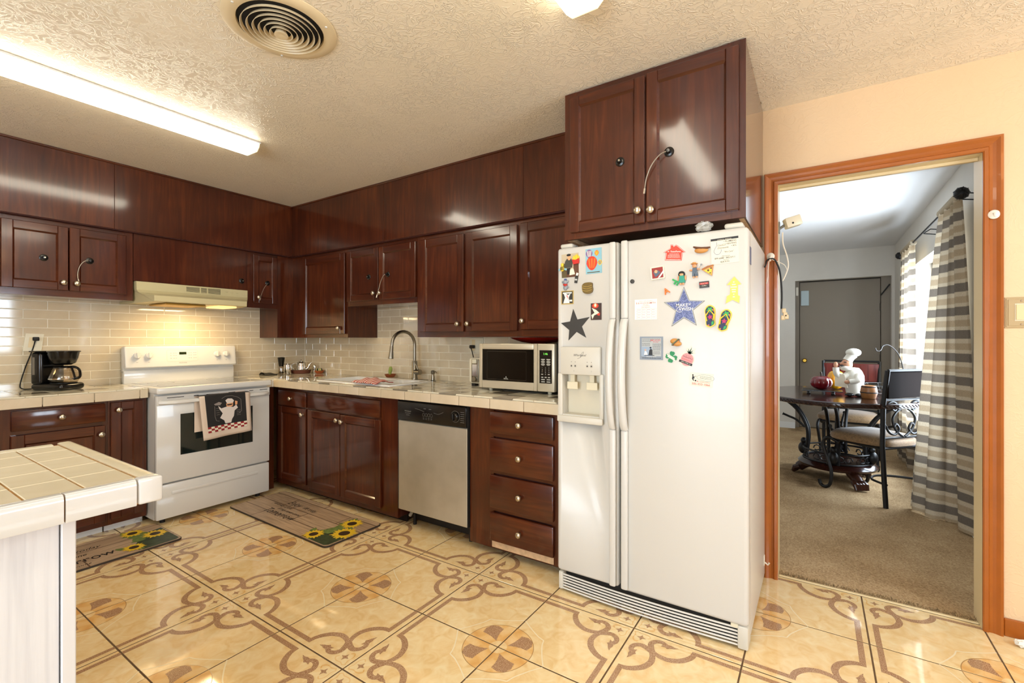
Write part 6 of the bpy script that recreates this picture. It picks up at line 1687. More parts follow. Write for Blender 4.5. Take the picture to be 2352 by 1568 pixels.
def over(s, q):
    a = math.pi * q
    return (-3.612 + 0.0295 * math.cos(a), 1.4965 + 0.345 * s - 0.005 * q, 0.846 + 0.004 * math.sin(a) + 0.0 * s)
MB().grid(over, 14, 8).build('top_fold', TBK, t)
m = MB()
m.grid(lambda s, q: tw(0.10 + 0.80 * s, 0.0 + 0.74 * q, 0.0008), 16, 12, 0)
for i in range(12):
    for j in range(3):
        u0, u1 = 0.10 + 0.80 * i / 12, 0.10 + 0.80 * (i + 1) / 12
        v0, v1 = 0.72 + 0.045 * j, 0.72 + 0.045 * (j + 1)
        m.add([tw(u0, v0, 0.0015), tw(u1, v0, 0.0015), tw(u1, v1, 0.0015), tw(u0, v1, 0.0015)], [(0, 3, 2, 1)], 1 if (i + j) % 2 else 2)
def tp(pts, mat, w_=0.0016): m.add([tw(u, v, w_) for u, v in pts], [list(range(len(pts)))], mat)
tp([(0.40, 0.33), (0.52, 0.30), (0.64, 0.33), (0.70, 0.28), (0.73, 0.36), (0.66, 0.42), (0.64, 0.55), (0.60, 0.62), (0.58, 0.70), (0.46, 0.70), (0.44, 0.62), (0.36, 0.55), (0.42, 0.45), (0.36, 0.34), (0.34, 0.26)], 3)
tp([(0.49, 0.15), (0.54, 0.11), (0.62, 0.12), (0.66, 0.17), (0.64, 0.22), (0.52, 0.23)], 3, 0.0018)
tp([(0.50, 0.23), (0.64, 0.22), (0.63, 0.30), (0.57, 0.33), (0.51, 0.31)], 4, 0.0018)
tp([(0.51, 0.25), (0.63, 0.245), (0.61, 0.275), (0.53, 0.28)], 0, 0.002)
tp([(0.26, 0.21), (0.36, 0.17), (0.42, 0.20), (0.38, 0.25), (0.28, 0.24)], 5); tp([(0.68, 0.18), (0.73, 0.20), (0.72, 0.28), (0.68, 0.28)], 4)
fs = lambda u, v, w_: tw(u, v, w_)
m.stroke([(0.27, 0.26), (0.26, 0.5), (0.28, 0.6), (0.34, 0.62)], 0.006, fs, 0.0015, 5); m.stroke([(0.42, 0.1), (0.5, 0.05), (0.62, 0.05), (0.74, 0.1), (0.80, 0.16), (0.80, 0.45), (0.74, 0.5)], 0.006, fs, 0.0015, 5)
for q in range(4): m.stroke([(0.29, 0.32 + 0.05 * q), (0.36, 0.315 + 0.05 * q)], 0.005, fs, 0.0015, 5); m.stroke([(0.70, 0.42 + 0.04 * q), (0.78, 0.415 + 0.04 * q)], 0.005, fs, 0.0015, 5)
m.build('towel_print', [TBK, P['cream'], pc('check_red', 150, 30, 36, 0.9), pc('towel_white', 224, 214, 206, 0.9), P['skin'], pc('towel_grey', 150, 140, 134, 0.9)], t)

# ================================================================== floor mats
M_PLANK, nt, b_ = newmat('mat_printed_planks')
br = tex(nt, 'Brick', 1.0, 'UV'); br.inputs['Scale'].default_value = 1.0
br.inputs['Brick Width'].default_value = 0.62; br.inputs['Row Height'].default_value = 0.125; br.inputs['Mortar Size'].default_value = 0.004
br.inputs['Color1'].default_value = rgb(200, 174, 144); br.inputs['Color2'].default_value = rgb(176, 150, 122); br.inputs['Mortar'].default_value = rgb(124, 100, 78)
n = tex(nt, 'Noise', 5.0, 'UV', vec=(1, 14, 1), Detail=6.0)
rr = ramp(nt, n.outputs['Fac'], [(0.3, (0.62, 0.57, 0.53, 1)), (0.65, (1.05, 1.02, 1.0, 1))])
mu = nt.nodes.new('ShaderNodeMix'); mu.data_type = 'RGBA'; mu.blend_type = 'MULTIPLY'; mu.inputs[0].default_value = 0.9
nt.links.new(br.outputs['Color'], mu.inputs[6]); nt.links.new(rr.outputs[0], mu.inputs[7]); nt.links.new(mu.outputs[2], b_.inputs['Base Color'])
b_.inputs['Roughness'].default_value = 0.45
MAT_E = plain('mat_edge', rgb(58, 48, 40), 0.6)
M_FOL = plain('mat_foliage', rgb(58, 70, 44), 0.5, var=0.4, vscale=30)
M_FOL2 = plain('mat_leaf', rgb(112, 130, 66), 0.5, var=0.3, vscale=40)
def mat_rug(label, fr, L, W, flowers, texts, dark):
    t = thing('floor_mat', label, 'mat', fr(L / 2, W / 2, 0))
    r = 0.03
    o = []
    for cx, cy, a0 in ((L - r, r, -90), (L - r, W - r, 0), (r, W - r, 90), (r, r, 180)):
        for i in range(6):
            a = math.radians(a0 + 18 * i)
            o.append((cx + r * math.cos(a), cy + r * math.sin(a)))
    MB().prism(o, fr, 0.0, 0.009).build('mat_base', MAT_E, t)
    inn = [(L / 2 + (x - L / 2) * 0.994, W / 2 + (y - W / 2) * 0.985) for x, y in o]
    m = MB().poly(inn, fr, 0.0095)
    m.uv = [(x, y) for x, y in inn]
    m.build('plank_print', M_PLANK, t)
    m = MB()
    m.poly(dark, fr, 0.0100, 0)
    rd = random.Random(5)
    for (x, y, s) in flowers:
        for i in range(5):
            a = rd.uniform(2.6, 5.6); d = rd.uniform(0.3, 1.4) * s
            lx, ly = x + d * math.cos(a), y + d * math.sin(a); b2 = rd.uniform(0, 6.28); q = s * rd.uniform(0.5, 0.9)
            lf = [(lx + q * math.cos(b2 + k_) * (1.0 if k_ in (0,) else 0.55), ly + q * math.sin(b2 + k_) * (1.0 if k_ in (0,) else 0.55)) for k_ in (0, 1.0, 2.2, 3.14, 4.1, 5.3)]
            lf = [(min(L - 0.012, max(0.01, a_)), min(W - 0.012, max(0.012, b3))) for a_, b3 in lf]
            m.poly(lf, fr, 0.0103 + 0.00004 * i, 1)
    for k2, (x, y, s) in enumerate(flowers):
        n_ = 18
        pt = []
        for i in range(2 * n_):
            a = math.pi * i / n_
            q = s * (1.0 if i % 2 else 0.72) * (1 + 0.1 * math.sin(5 * i))
            pt.append((x + q * math.cos(a), max(0.008, y + q * math.sin(a))))
        m.poly(pt, fr, 0.0108 + 0.0002 * k2, 2)
        m.disc(fr, x, y, s * 0.42, 0.0112 + 0.0002 * k2, 3, 16)
    m.build('sunflower_print', [M_FOL, M_FOL2, pc('petal_yellow', 236, 196, 46), pc('seed_brown', 62, 42, 22)], t)
    ink = pc('mat_ink', 42, 36, 32)
    for s, size, u, v, sh, sx, bo in texts:
        MB().text(s, size, fr, u, v, 0.0102, 0, 'LEFT', sh, sx, bold=bo).build('printed_words', ink, t)
a_ = -0.02
frm = frX((-3.628, 1.712, 0.0018), (math.cos(a_), math.sin(a_), 0), (-math.sin(a_), math.cos(a_), 0), (0, 0, 1))
mat_rug('long wood-print floor mat with sunflowers in front of the sink cabinet', frm, 1.195, 0.425, [(1.03, 0.31, 0.075), (1.12, 0.185, 0.085), (0.97, 0.068, 0.068)],
        [('Enjoy', 0.082, 0.30, 0.30, 0.25, 0.8, 0.0), ('life today', 0.05, 0.49, 0.295, 0.5, 0.8, 0.0), ("yesterday's gone", 0.042, 0.20, 0.235, 0.5, 0.85, 0.0), ('& may never come', 0.042, 0.34, 0.19, 0.5, 0.85, 0.0), ('Tomorrow', 0.10, 0.28, 0.13, 0.15, 0.78, 0.0)],
        [(0.93, 0.012), (1.16, 0.012), (1.182, 0.03), (1.182, 0.14), (1.08, 0.2), (0.98, 0.16)])
fra = frX((-3.290, 0.535, 0.0018), (-0.0, 1, 0), (-1, -0.0, 0), (0, 0, 1))
mat_rug('shorter wood-print sunflower floor mat left of the stove', fra, 0.752, 0.415, [(0.60, 0.335, 0.062), (0.68, 0.215, 0.068), (0.53, 0.085, 0.058)],
        [('Enjoy', 0.075, 0.06, 0.30, 0.25, 0.8, 0.0), ('life today', 0.058, 0.24, 0.285, 0.5, 0.85, 0.0), ("yesterday's gone", 0.05, 0.06, 0.205, 0.4, 0.85, 0.0), ('Tomorrow', 0.105, 0.06, 0.125, 0.0, 0.82, 0.004), ('may never come', 0.036, 0.12, 0.05, 0.5, 0.85, 0.0)],
        [(0.55, 0.012), (0.72, 0.012), (0.74, 0.03), (0.74, 0.30), (0.66, 0.28), (0.58, 0.18), (0.54, 0.10)])
# ================================================================== dining room
TWD = wood('table_dark_wood', 'x', rgb(24, 11, 8), rgb(44, 20, 14), rgb(62, 30, 20), 0.22, 0.6)
t = thing('dining_table', 'dark oval dining table with scrolled iron pedestal and clawed feet', 'table', (0.15, 5.0, 0))
TC = (0.15, 5.0); AX, AY = 0.60, 0.72
def oval(ax, ay, n=48): return [(TC[0] + ax * math.cos(2 * math.pi * i / n), TC[1] + ay * math.sin(2 * math.pi * i / n)) for i in range(n)]
def loft(rings):
    n = len(rings[0][0]); v = []; f = []
    for p, z in rings: v += [(x, y, z) for x, y in p]
    for k in range(len(rings) - 1):
        for i in range(n): f.append((k * n + i, k * n + (i + 1) % n, (k + 1) * n + (i + 1) % n, (k + 1) * n + i))
    return MB().add(v, f, 0, True).add(v, [list(range(n))[::-1], [(len(rings) - 1) * n + i for i in range(n)]], 0)
loft([(oval(AX - 0.03, AY - 0.03), 0.722), (oval(AX, AY), 0.73), (oval(AX + 0.004, AY + 0.004), 0.745), (oval(AX, AY), 0.76), (oval(AX - 0.012, AY - 0.012), 0.766)]).build('tabletop', TWD, t)
m = MB()
for i in range(120):
    a = 2 * math.pi * i / 120; b = a + 0.035
    m.tube([(TC[0] + (AX + 0.003) * math.cos(a), TC[1] + (AY + 0.003) * math.sin(a), 0.752), (TC[0] + (AX + 0.006) * math.cos(b), TC[1] + (AY + 0.003) * math.sin(b), 0.737)], 0.0045, 5)
o = m.build('rope_edge', TWD, t); o['kind'] = 'stuff'
loft([(oval(0.25, 0.25), 0.125), (oval(0.285, 0.285), 0.135), (oval(0.295, 0.295), 0.155), (oval(0.27, 0.27), 0.18), (oval(0.26, 0.26), 0.185)]).build('base_plinth', TWD, t)
CLAW = wood('claw_wood', 'z', rgb(30, 15, 10), rgb(54, 28, 18), rgb(72, 40, 26), 0.35, 0.3)
for a in (math.radians(162), math.radians(298), math.radians(50)):
    c, s = math.cos(a), math.sin(a)
    bx, by = TC[0] + 0.20 * c, TC[1] + 0.20 * s
    m = MB().tube([(bx, by, 0.125), (bx + 0.05 * c, by + 0.05 * s, 0.105), (bx + 0.10 * c, by + 0.10 * s, 0.062)], [0.045, 0.045, 0.042], 10)
    for k_ in (-1.2, -0.4, 0.4, 1.2):
        px, py = -s * 0.024 * k_, c * 0.024 * k_
        m.tube([(bx + 0.085 * c + px, by + 0.085 * s + py, 0.07), (bx + 0.125 * c + px * 1.2, by + 0.125 * s + py * 1.2, 0.05), (bx + 0.140 * c + px * 1.3, by + 0.140 * s + py * 1.3, 0.016)], [0.027, 0.026, 0.016], 8)
    m.build('claw_foot', CLAW, t)
for a in (math.radians(172), math.radians(262), math.radians(340), math.radians(80)):
    c, s = math.cos(a), math.sin(a)
    def at(r, z, off=0.0): return (TC[0] + r * c - off * s, TC[1] + r * 1.1 * s + off * c, z)
    for off in (-0.035, 0.035):
        MB().tube(smooth_path([at(0.235, 0.185, off), at(0.215, 0.34, off), at(0.225, 0.46, off), at(0.29, 0.59, off), at(0.39, 0.68, off), at(0.49, 0.722, off)], 5), 0.0135, 8).build('iron_leg', IRON, t)
    MB().tube(smooth_path([at(0.24, 0.44), at(0.31, 0.50), at(0.37, 0.525), at(0.42, 0.545)], 5), [0.010] * 15 + [0.015], 8).build('iron_twig', IRON, t)
    MB().ell(at(0.255, 0.25), 0.04, 0.04, 0.055).ell(at(0.25, 0.315), 0.026, 0.026, 0.03).build('iron_acanthus', IRON, t)
for k_ in range(9):
    m = MB()
    a = 2 * math.pi * k_ / 9
    ctr = (TC[0] + 0.245 * math.cos(a), TC[1] + 0.245 * math.sin(a))
    tx_, ty_ = -math.sin(a), math.cos(a)
    for sg in (-1, 1):
        m.tube([(ctr[0] + tx_ * sg * (0.03 + 0.03 * math.cos(th)), ctr[1] + ty_ * sg * (0.03 + 0.03 * math.cos(th)), 0.228 + 0.035 * math.sin(th) * (1 - 0.08 * i)) for i, th in enumerate([0.0, 0.8, 1.6, 2.4, 3.2, 4.0, 4.8, 5.4])], 0.0055, 6)
    m.build('gallery_scroll', IRON, t)
for z_ in (0.192, 0.275):
    MB().tube([(x, y, z_) for x, y in oval(0.25, 0.25, 32)], 0.008, 6, 0, True).build('gallery_ring', IRON, t)

SEATM, nt, b_ = newmat('brocade_seat')
n = tex(nt, 'Voronoi', 14.0); n.feature = 'F1'
wv = tex(nt, 'Noise', 22.0, Detail=3.0, Distortion=4.0)
rr = ramp(nt, wv.outputs['Fac'], [(0.45, rgb(106, 79, 46)), (0.52, rgb(134, 104, 66)), (0.6, rgb(116, 87, 52))])
nt.links.new(rr.outputs[0], b_.inputs['Base Color']); b_.inputs['Roughness'].default_value = 0.7; b_.inputs['Sheen Weight'].default_value = 0.3
CHB = plain('chair_leather', rgb(20, 12, 9), 0.8, spec=0.05)
CHR = wood('chair_red_wood', 'z', rgb(70, 24, 20), rgb(96, 36, 30), rgb(116, 50, 40), 0.4, 0.2)
def chair(label, loc, rz, panel, slats, wd=0.42):
    """local frame: +y is the way the sitter faces, back posts at y = 0"""
    t = thing('dining_chair', label, 'chair', loc, rz)
    ORG[t.name] = (0, 0, 0)
    h = wd / 2; H = 1.01
    for s in (-1, 1):
        MB().tube([(s * h, -0.025, 0.0), (s * h, -0.012, 0.2), (s * h, 0, 0.45), (s * h, -0.005, 0.75), (s * (h + 0.004), -0.04, H)], 0.0165, 8, 0).build('back_post', IRON, t, local=True)
        MB().tube(smooth_path([(s * (h - 0.02), 0.36, 0.40), (s * h, 0.43, 0.43), (s * (h + 0.01), 0.47, 0.38), (s * h, 0.45, 0.28), (s * (h - 0.01), 0.415, 0.15), (s * (h - 0.005), 0.42, 0.05), (s * h, 0.455, 0.014), (s * h, 0.50, 0.022), (s * h, 0.515, 0.06)], 5), 0.0135, 8).build('front_leg', IRON, t, local=True)
    # seat: rounded cushion
    def seat(s, q):
        a = 2 * math.pi * s; rr_ = [0, 0.5, 0.85, 0.98, 1.0, 0.97][min(5, int(round(q * 5)))]
        zz = [0.520, 0.517, 0.503, 0.480, 0.458, 0.436][min(5, int(round(q * 5)))]
        ca_, sa_ = math.cos(a), math.sin(a)
        k = (abs(ca_) ** 4 + abs(sa_) ** 4) ** -0.25
        taper = 1.0 + 0.10 * sa_
        return (rr_ * k * ca_ * (h + 0.02) * taper, 0.225 + rr_ * k * sa_ * 0.235, zz)
    MB().grid(seat, 36, 5).build('seat_cushion', SEATM, t, local=True)
    MB().box(-h + 0.01, h - 0.01, 0.01, 0.43, 0.412, 0.437, 0, 0.01).build('seat_frame', IRON, t, local=True)
    fr = lambda u, v, w_: (u, -0.022 - 0.13 * (v - 0.8) * 0.3 - w_, v)
    if slats:
        m = MB().box(-h, h, -0.03, -0.018, 0.80, 0.985, 0, 0.003)
        m.build('back_panel', panel, t, local=True)
        for i in range(8):
            u = -h + 0.025 + (wd - 0.05) * i / 7
            MB().box(u - 0.003, u + 0.003, -0.017, -0.012, 0.81, 0.975).box(u - 0.003, u + 0.003, -0.036, -0.031, 0.81, 0.975).build('slat_rib', P['skin'] if False else CHR, t, local=True)
    else:
        MB().box(-h, h, -0.042, -0.016, 0.805, 1.0, 0, 0.006).build('back_panel', panel, t, local=True)
    MB().tube([(-h, -0.042, H), (h, -0.042, H)], 0.010, 8).build('top_rail', IRON, t, local=True)
    MB().tube([(-h, -0.006, 0.79), (h, -0.006, 0.79)], 0.009, 6).build('mid_rail', IRON, t, local=True)
    MB().tube([(-h, 0.0, 0.505), (h, 0.0, 0.505)], 0.009, 6).build('low_rail', IRON, t, local=True)
    # scrollwork in the back
    for s in (-1, 1):
        P1 = [(s * 0.01, 0.51), (s * 0.08, 0.56), (s * 0.115, 0.64), (s * 0.07, 0.70), (s * 0.0, 0.73), (s * -0.07, 0.70)]
        MB().tube(smooth_path([(u, -0.004, v) for u, v in P1], 5), 0.0085, 6).build('scroll', IRON, t, local=True)
        P2 = [(s * (h - 0.01), 0.62), (s * 0.15, 0.55), (s * 0.09, 0.53), (s * 0.05, 0.57), (s * 0.08, 0.61), (s * 0.10, 0.59)]
        MB().tube(smooth_path([(u, -0.004, v) for u, v in P2], 5), 0.0085, 6).build('scroll', IRON, t, local=True)
        P3 = [(s * (h - 0.01), 0.68), (s * 0.17, 0.75), (s * 0.12, 0.775), (s * 0.07, 0.75), (s * 0.09, 0.71), (s * 0.12, 0.72)]
        MB().tube(smooth_path([(u, -0.004, v) for u, v in P3], 5), 0.0085, 6).build('scroll', IRON, t, local=True)
    MB().tube(smooth_path([(-h, -0.03, 0.17), (-h * 0.6, 0.14, 0.16), (0, 0.2, 0.16), (h * 0.6, 0.14, 0.16), (h, -0.03, 0.17)], 5), 0.009, 6).build('stretcher', IRON, t, local=True)
    return t
def face(dx, dy): return math.atan2(-dx, dy)
chair('dark iron dining chair with black back panel beside the near curtain', (0.545, 4.526, 0.004), face(-0.753, 0.658), CHB, False)
chair('iron dining chair with ribbed reddish back on the far side of the table', (0.298, 6.02, 0.004), face(-0.10, -1), CHR, True, 0.47)

# ---------- things on the table
t = thing('pumpkin_tray', 'black footed tray under the pumpkins', 'tray', (0.06, 4.95, 0.766))
m = MB().box(-0.11, 0.19, 4.84, 5.10, 0.790, 0.798, 0, 0.003)
m.build('tray_plate', BLK, t)
for x, y in ((-0.06, 4.87), (0.12, 4.87), (-0.06, 5.03), (0.12, 5.03)):
    MB().tube([(x, y, 0.768), (x, y, 0.778), (x, y, 0.791)], [0.016, 0.011, 0.014], 8).build('tray_foot', BLK, t)
def pumpkin(label, c, r, hh, mat, stem):
    t = thing('pumpkin', label, 'pumpkin', c)
    n, mm = 48, 12; v = []; f = []
    for j in range(mm + 1):
        th = math.pi * j / mm
        for i in range(n):
            a = 2 * math.pi * i / n
            k = 1 - 0.09 * abs(math.sin(4 * a)) ** 0.5 * 0 - 0.10 * (1 - abs(math.sin(4 * a)) ** 0.5) * math.sin(th)
            z = -hh * math.cos(th) * (1 - 0.18 * math.exp(-((th - math.pi) / 0.5) ** 2))
            v.append((c[0] + r * k * math.sin(th) * math.cos(a), c[1] + r * k * math.sin(th) * math.sin(a), c[2] + hh + z))
    for j in range(mm):
        for i in range(n): f.append((j * n + i, j * n + (i + 1) % n, (j + 1) * n + (i + 1) % n, (j + 1) * n + i))
    MB().add(v, f, 0, True).build('fruit', mat, t)
    MB().tube(smooth_path([(c[0] + a, c[1] + b, c[2] + 2 * hh * 0.88 + q) for a, b, q in stem], 4), 0.008, 8).build('stem', plain('stem_' + label[:5], rgb(58, 44, 30), 0.5), t)
pumpkin('glossy dark red ceramic pumpkin on the tray', (0.035, 4.93, 0.7985), 0.088, 0.066, plain('red_lacquer', rgb(112, 14, 22), 0.1, coat=0.6), [(0, 0, 0), (0.0, 0, 0.02), (-0.004, 0, 0.04)])
pumpkin('yellow ceramic gourd behind the red pumpkin', (0.145, 5.06, 0.7985), 0.07, 0.088, plain('yellow_lacquer', rgb(226, 160, 22), 0.15, coat=0.5), [(0, 0, 0), (0.006, -0.01, 0.02), (0.03, -0.02, 0.05)])
# chef statue
CW = plain('chef_white', rgb(232, 226, 212), 0.3); CSK = plain('chef_skin', rgb(206, 150, 116), 0.4); CBK = plain('chef_dark', rgb(24, 22, 24), 0.35)
t = thing('chef_statue', 'ceramic chef statue in white with tall hat, one arm raised', 'statue', (0.25, 4.83, 0.766))
bx, by, bz = 0.262, 4.83, 0.7665
MB().lathe([(0.052, 0), (0.056, 0.02), (0.062, 0.06), (0.072, 0.12), (0.07, 0.16), (0.055, 0.2), (0.035, 0.225), (0, 0.23)], (bx, by, bz + 0.012), (0.0, 0, 1), 22).build('body', CW, t)
MB().ell((bx - 0.03, by - 0.03, bz + 0.016), 0.035, 0.05, 0.016).ell((bx + 0.035, by - 0.03, bz + 0.016), 0.035, 0.05, 0.016).build('shoes', CBK, t)
MB().ell((bx - 0.05, by - 0.02, bz + 0.265), 0.042, 0.04, 0.046).ell((bx - 0.085, by - 0.035, bz + 0.272), 0.014, 0.012, 0.012).build('head', CSK, t)
MB().ell((bx - 0.055, by - 0.035, bz + 0.236), 0.045, 0.035, 0.024).build('beard', CW, t)
MB().ell((bx - 0.085, by - 0.045, bz + 0.258), 0.016, 0.024, 0.006).ell((bx - 0.062, by - 0.06, bz + 0.287), 0.012, 0.004, 0.004).build('moustache', CBK, t)
MB().tube([(bx - 0.045, by - 0.015, bz + 0.295), (bx - 0.028, by - 0.01, bz + 0.325), (bx - 0.010, by - 0.005, bz + 0.35)], [0.036, 0.034, 0.04], 14).ell((bx - 0.004, by - 0.004, bz + 0.366), 0.055, 0.05, 0.036).build('hat', CW, t)
MB().tube(smooth_path([(bx - 0.04, by - 0.03, bz + 0.18), (bx - 0.09, by - 0.04, bz + 0.15), (bx - 0.12, by - 0.05, bz + 0.19), (bx - 0.125, by - 0.05, bz + 0.24)], 4), [0.03] * 6 + [0.024] * 7, 10).build('raised_arm', CW, t)
MB().ell((bx - 0.126, by - 0.05, bz + 0.262), 0.016, 0.014, 0.026).build('hand', CSK, t)
MB().tube(smooth_path([(bx + 0.03, by - 0.05, bz + 0.18), (bx + 0.02, by - 0.09, bz + 0.14), (bx - 0.03, by - 0.085, bz + 0.125)], 4), [0.028] * 5 + [0.022] * 4, 10).build('lower_arm', CW, t)
MB().ell((bx - 0.05, by - 0.08, bz + 0.122), 0.02, 0.016, 0.016).build('hand', CSK, t)
MB().prism([(-0.045, 0.03), (0.045, 0.02), (0.035, 0.13), (-0.03, 0.14)], frX((bx - 0.085, by - 0.072, bz + 0.055), (0.95, -0.2, 0), (-0.12, 0.1, 1), (-0.2, -0.95, 0)), 0, 0.008).build('menu_board', plain('board_cream', rgb(224, 210, 186), 0.5), t)
t = thing('toothpick_barrel', 'small wooden barrel holder beside the chef statue', 'barrel', (0.352, 4.70, 0.766))
MB().lathe([(0.042, 0), (0.046, 0.004), (0.058, 0.05), (0.052, 0.09), (0.046, 0.105), (0.040, 0.106), (0, 0.10)], (0.352, 4.70, 0.7665), (0, 0, 1), 24).build('barrel', plain('barrel_wood', rgb(150, 98, 52), 0.4, var=0.2, vscale=30), t)
for q, r_ in ((0.05, 0.0585), (0.095, 0.0515)): MB().lathe([(r_, -0.004), (r_ + 0.001, 0), (r_, 0.004)], (0.352, 4.70, 0.7665 + q), (0, 0, 1), 24).build('hoop', BLKM, t)
# wire basket with banana hook
t = thing('wire_basket', 'wire fruit basket with a tall curved banana hook', 'basket', (0.52, 5.05, 0.766))
WR = plain('basket_wire', rgb(60, 58, 56), 0.3, 0.8)
m = MB()
for z, r_ in ((0.772, 0.08), (0.80, 0.12), (0.83, 0.145), (0.86, 0.155)):
    m.tube([(0.50 + r_ * math.cos(2 * math.pi * i / 24), 5.05 + r_ * math.sin(2 * math.pi * i / 24), z) for i in range(24)], 0.0025, 5, 0, True)
for i in range(10):
    a = 2 * math.pi * i / 10
    m.tube([(0.50 + r_ * math.cos(a), 5.05 + r_ * math.sin(a), z) for z, r_ in ((0.772, 0.08), (0.80, 0.12), (0.83, 0.145), (0.86, 0.155))], 0.0022, 5)
m.build('basket_wires', WR, t)
MB().tube(smooth_path([(0.62, 5.12, 0.85), (0.615, 5.13, 1.0), (0.58, 5.10, 1.12), (0.52, 5.06, 1.19), (0.475, 5.04, 1.19), (0.455, 5.03, 1.15), (0.43, 5.02, 1.145), (0.42, 5.015, 1.17)], 6), 0.004, 6).build('banana_hook', WR, t)

# ---------- curtains
def curtain_mat(name, trans, n_str):
    m, nt, b_ = newmat(name)
    tcn = nt.nodes.new('ShaderNodeTexCoord'); sp = nt.nodes.new('ShaderNodeSeparateXYZ'); nt.links.new(tcn.outputs['UV'], sp.inputs[0])
    mu = nt.nodes.new('ShaderNodeMath'); mu.operation = 'MULTIPLY'; mu.inputs[1].default_value = n_str; nt.links.new(sp.outputs[1], mu.inputs[0])
    fr_ = nt.nodes.new('ShaderNodeMath'); fr_.operation = 'FRACT'; nt.links.new(mu.outputs[0], fr_.inputs[0])
    A, B_, D = rgb(200, 185, 160), rgb(176, 156, 128), rgb(120, 110, 99)
    r = ramp(nt, fr_.outputs[0], [(0.0, A), (0.16, A), (0.20, B_), (0.44, B_), (0.48, A), (0.60, A), (0.63, D), (0.97, D), (1.0, A)])
    nz = tex(nt, 'Noise', 1.0, 'UV', vec=(160, 1400, 1), Detail=2.0)
    r2 = ramp(nt, nz.outputs['Fac'], [(0.35, (0.72, 0.72, 0.72, 1)), (0.6, (1.05, 1.05, 1.05, 1))])
    mx = nt.nodes.new('ShaderNodeMix'); mx.data_type = 'RGBA'; mx.blend_type = 'MULTIPLY'; mx.inputs[0].default_value = 0.8
    nt.links.new(r.outputs[0], mx.inputs[6]); nt.links.new(r2.outputs[0], mx.inputs[7]); nt.links.new(mx.outputs[2], b_.inputs['Base Color'])
    b_.inputs['Roughness'].default_value = 0.9; b_.inputs['Specular IOR Level'].default_value = 0.1
    tl = nt.nodes.new('ShaderNodeBsdfTranslucent'); nt.links.new(mx.outputs[2], tl.inputs['Color'])
    ms = nt.nodes.new('ShaderNodeMixShader'); ms.inputs[0].default_value = trans
    nt.links.new(b_.outputs[0], ms.inputs[1]); nt.links.new(tl.outputs[0], ms.inputs[2]); nt.links.new(ms.outputs[0], nt.nodes['Material Output'].inputs['Surface'])
    return m
ROD = (0.735, 2.125)
def lerp_path(pts, s):
    k = s * (len(pts) - 1); i = min(int(k), len(pts) - 2); q = k - i
    return tuple(pts[i][j] + (pts[i + 1][j] - pts[i][j]) * q for j in range(2))
def curtain(label, top, bot, folds, ztop, zbot, mat, amp_t, amp_b):
    t = thing('curtain', label, 'curtain', (bot[0][0], bot[0][1], zbot))
    T = [tuple(q) for q in smooth_path(top, 10)]; Bm = [tuple(q) for q in smooth_path(bot, 10)]
    def fn(s, q):
        h = 1 - q                     # q = 0 top .. 1 bottom
        e = q ** 0.8
        a = lerp_path(T, s); b = lerp_path(Bm, s)
        x = a[0] + (b[0] - a[0]) * e; y = a[1] + (b[1] - a[1]) * e
        ph = 2 * math.pi * folds * s
        am = amp_t + (amp_b - amp_t) * min(1, q * 1.6)
        x += am * math.sin(ph) + 0.25 * am * math.sin(2.3 * ph + 1)
        y += 0.4 * am * math.cos(ph * 1.0 + 0.6)
        x = min(x, DX1 - 0.017)
        z = ztop + (zbot - ztop) * q + (0.006 * math.sin(ph + 1) if q > 0.99 else 0)
        return (x, y, z)
    m = MB().grid(fn, 110, 70, 0, True, True)
    m.build('cloth', mat, t)
    # gathered heading on the rod
    hd = MB()
    y0, y1 = top[0][1], top[-1][1]
    n_ = 26
    pts = []; rr_ = []
    for i in range(n_ + 1):
        pts.append((ROD[0], y0 + (y1 - y0) * i / n_, ROD[1])); rr_.append(0.022 + 0.007 * (i % 2))
    hd.tube(pts, rr_, 10).build('heading', mat, t)
    return t
CM1 = curtain_mat('striped_curtain', 0.18, 14.3)
CM2 = curtain_mat('striped_curtain_backlit', 0.45, 14.3)
curtain('near striped curtain in brown and cream reaching the carpet', [(0.735, 3.90), (0.735, 4.10), (0.735, 4.40)], [(0.80, 3.86), (0.79, 4.12), (0.74, 4.24), (0.665, 4.24), (0.615, 4.36), (0.575, 4.45)], 4.5, ROD[1], 0.025, CM1, 0.018, 0.026)
curtain('far striped curtain glowing with window light', [(0.735, 5.52), (0.735, 5.8), (0.735, 6.12)], [(0.745, 5.60), (0.74, 5.9), (0.735, 6.3)], 5, ROD[1], 0.03, CM2, 0.018, 0.03)
t = thing('curtain_rod', 'thin black curtain rod with round finials over the dining window', 'curtain rod', (ROD[0], 5.1, ROD[1]))
MB().cyl((ROD[0], 3.88, ROD[1]), (ROD[0], 6.32, ROD[1]), 0.008, 10).build('rod', IRON, t)
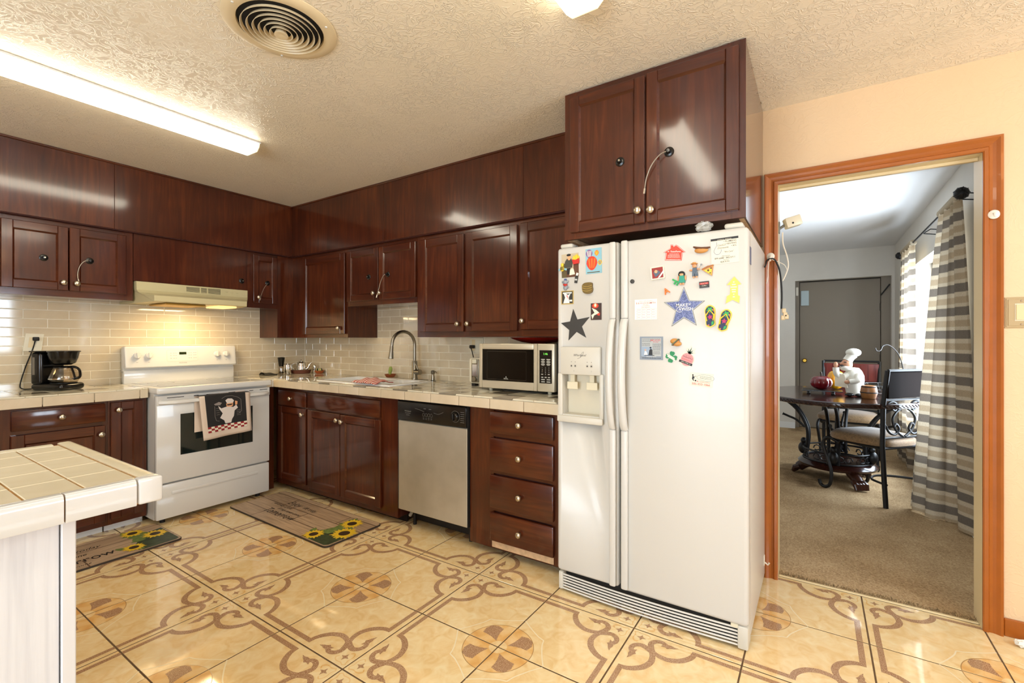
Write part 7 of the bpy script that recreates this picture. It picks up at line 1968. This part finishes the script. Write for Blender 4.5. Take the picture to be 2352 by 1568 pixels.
for y in (3.85, 6.35):
    m = MB().ell((ROD[0], y, ROD[1] + 0.004), 0.037, 0.035, 0.037, 0, 18, 12)
    for i in range(9):
        a = 2 * math.pi * i / 9
        m.tube([(ROD[0] + 0.038 * math.cos(a) * math.sin(th), y - 0.036 * math.cos(th), ROD[1] + 0.004 + 0.038 * math.sin(a) * math.sin(th)) for th in (0.3, 0.8, 1.3, 1.8, 2.3, 2.8)], 0.003, 5)
    m.build('finial', IRON, t)
for y in (3.93, 5.05, 6.2):
    MB().tube([(ROD[0], y, ROD[1] - 0.01), (0.78, y, ROD[1] + 0.02), (0.827, y, ROD[1] + 0.01)], 0.004, 6).lathe([(0.012, 0), (0.012, 0.004)], (0.829, y, ROD[1] + 0.01), (-1, 0, 0), 10).tube([(ROD[0], y, ROD[1] - 0.012), (0.827, y, ROD[1] - 0.03)], 0.004, 6).build('bracket', IRON, t)
t = thing('door_chime', 'small pale blue chime box on the wall beside the far door', 'chime', (-0.21, DY1, 1.9))
MB().box(-0.245, -0.215, DY1 + 0.105, DY1 + 0.125, 1.86, 1.98, 0, 0.004).build('box', PW, t)
MB().box(-0.185, -0.09, DY1 + 0.14, DY1 + 0.158, 1.72, 1.93, 0, 0.004).build('card', plain('pale_blue_card', rgb(190, 206, 210), 0.6), t)

# ================================================================== repeats share a group
GROUPS = {'wall_cabinet': 'cherry wood wall cabinets', 'base_cabinet': 'cherry wood base cabinets', 'tiled_countertop': 'tiled countertops', 'child_lock': 'child locks on cabinet doors',
          'fridge_magnet': 'magnets on the refrigerator', 'letter_magnet': 'plastic letters on the refrigerator', 'dining_chair': 'dining chairs', 'curtain': 'striped dining room curtains',
          'floor_mat': 'sunflower floor mats', 'fluorescent_light': 'fluorescent ceiling lights', 'wall_outlet': 'outlets in the backsplash', 'adhesive_hook': 'white adhesive hooks', 'pumpkin': 'ceramic pumpkins on the table'}
for o in bpy.data.objects:
    if o.parent is None and o.name.split('.')[0] in GROUPS:
        o['group'] = GROUPS[o.name.split('.')[0]]
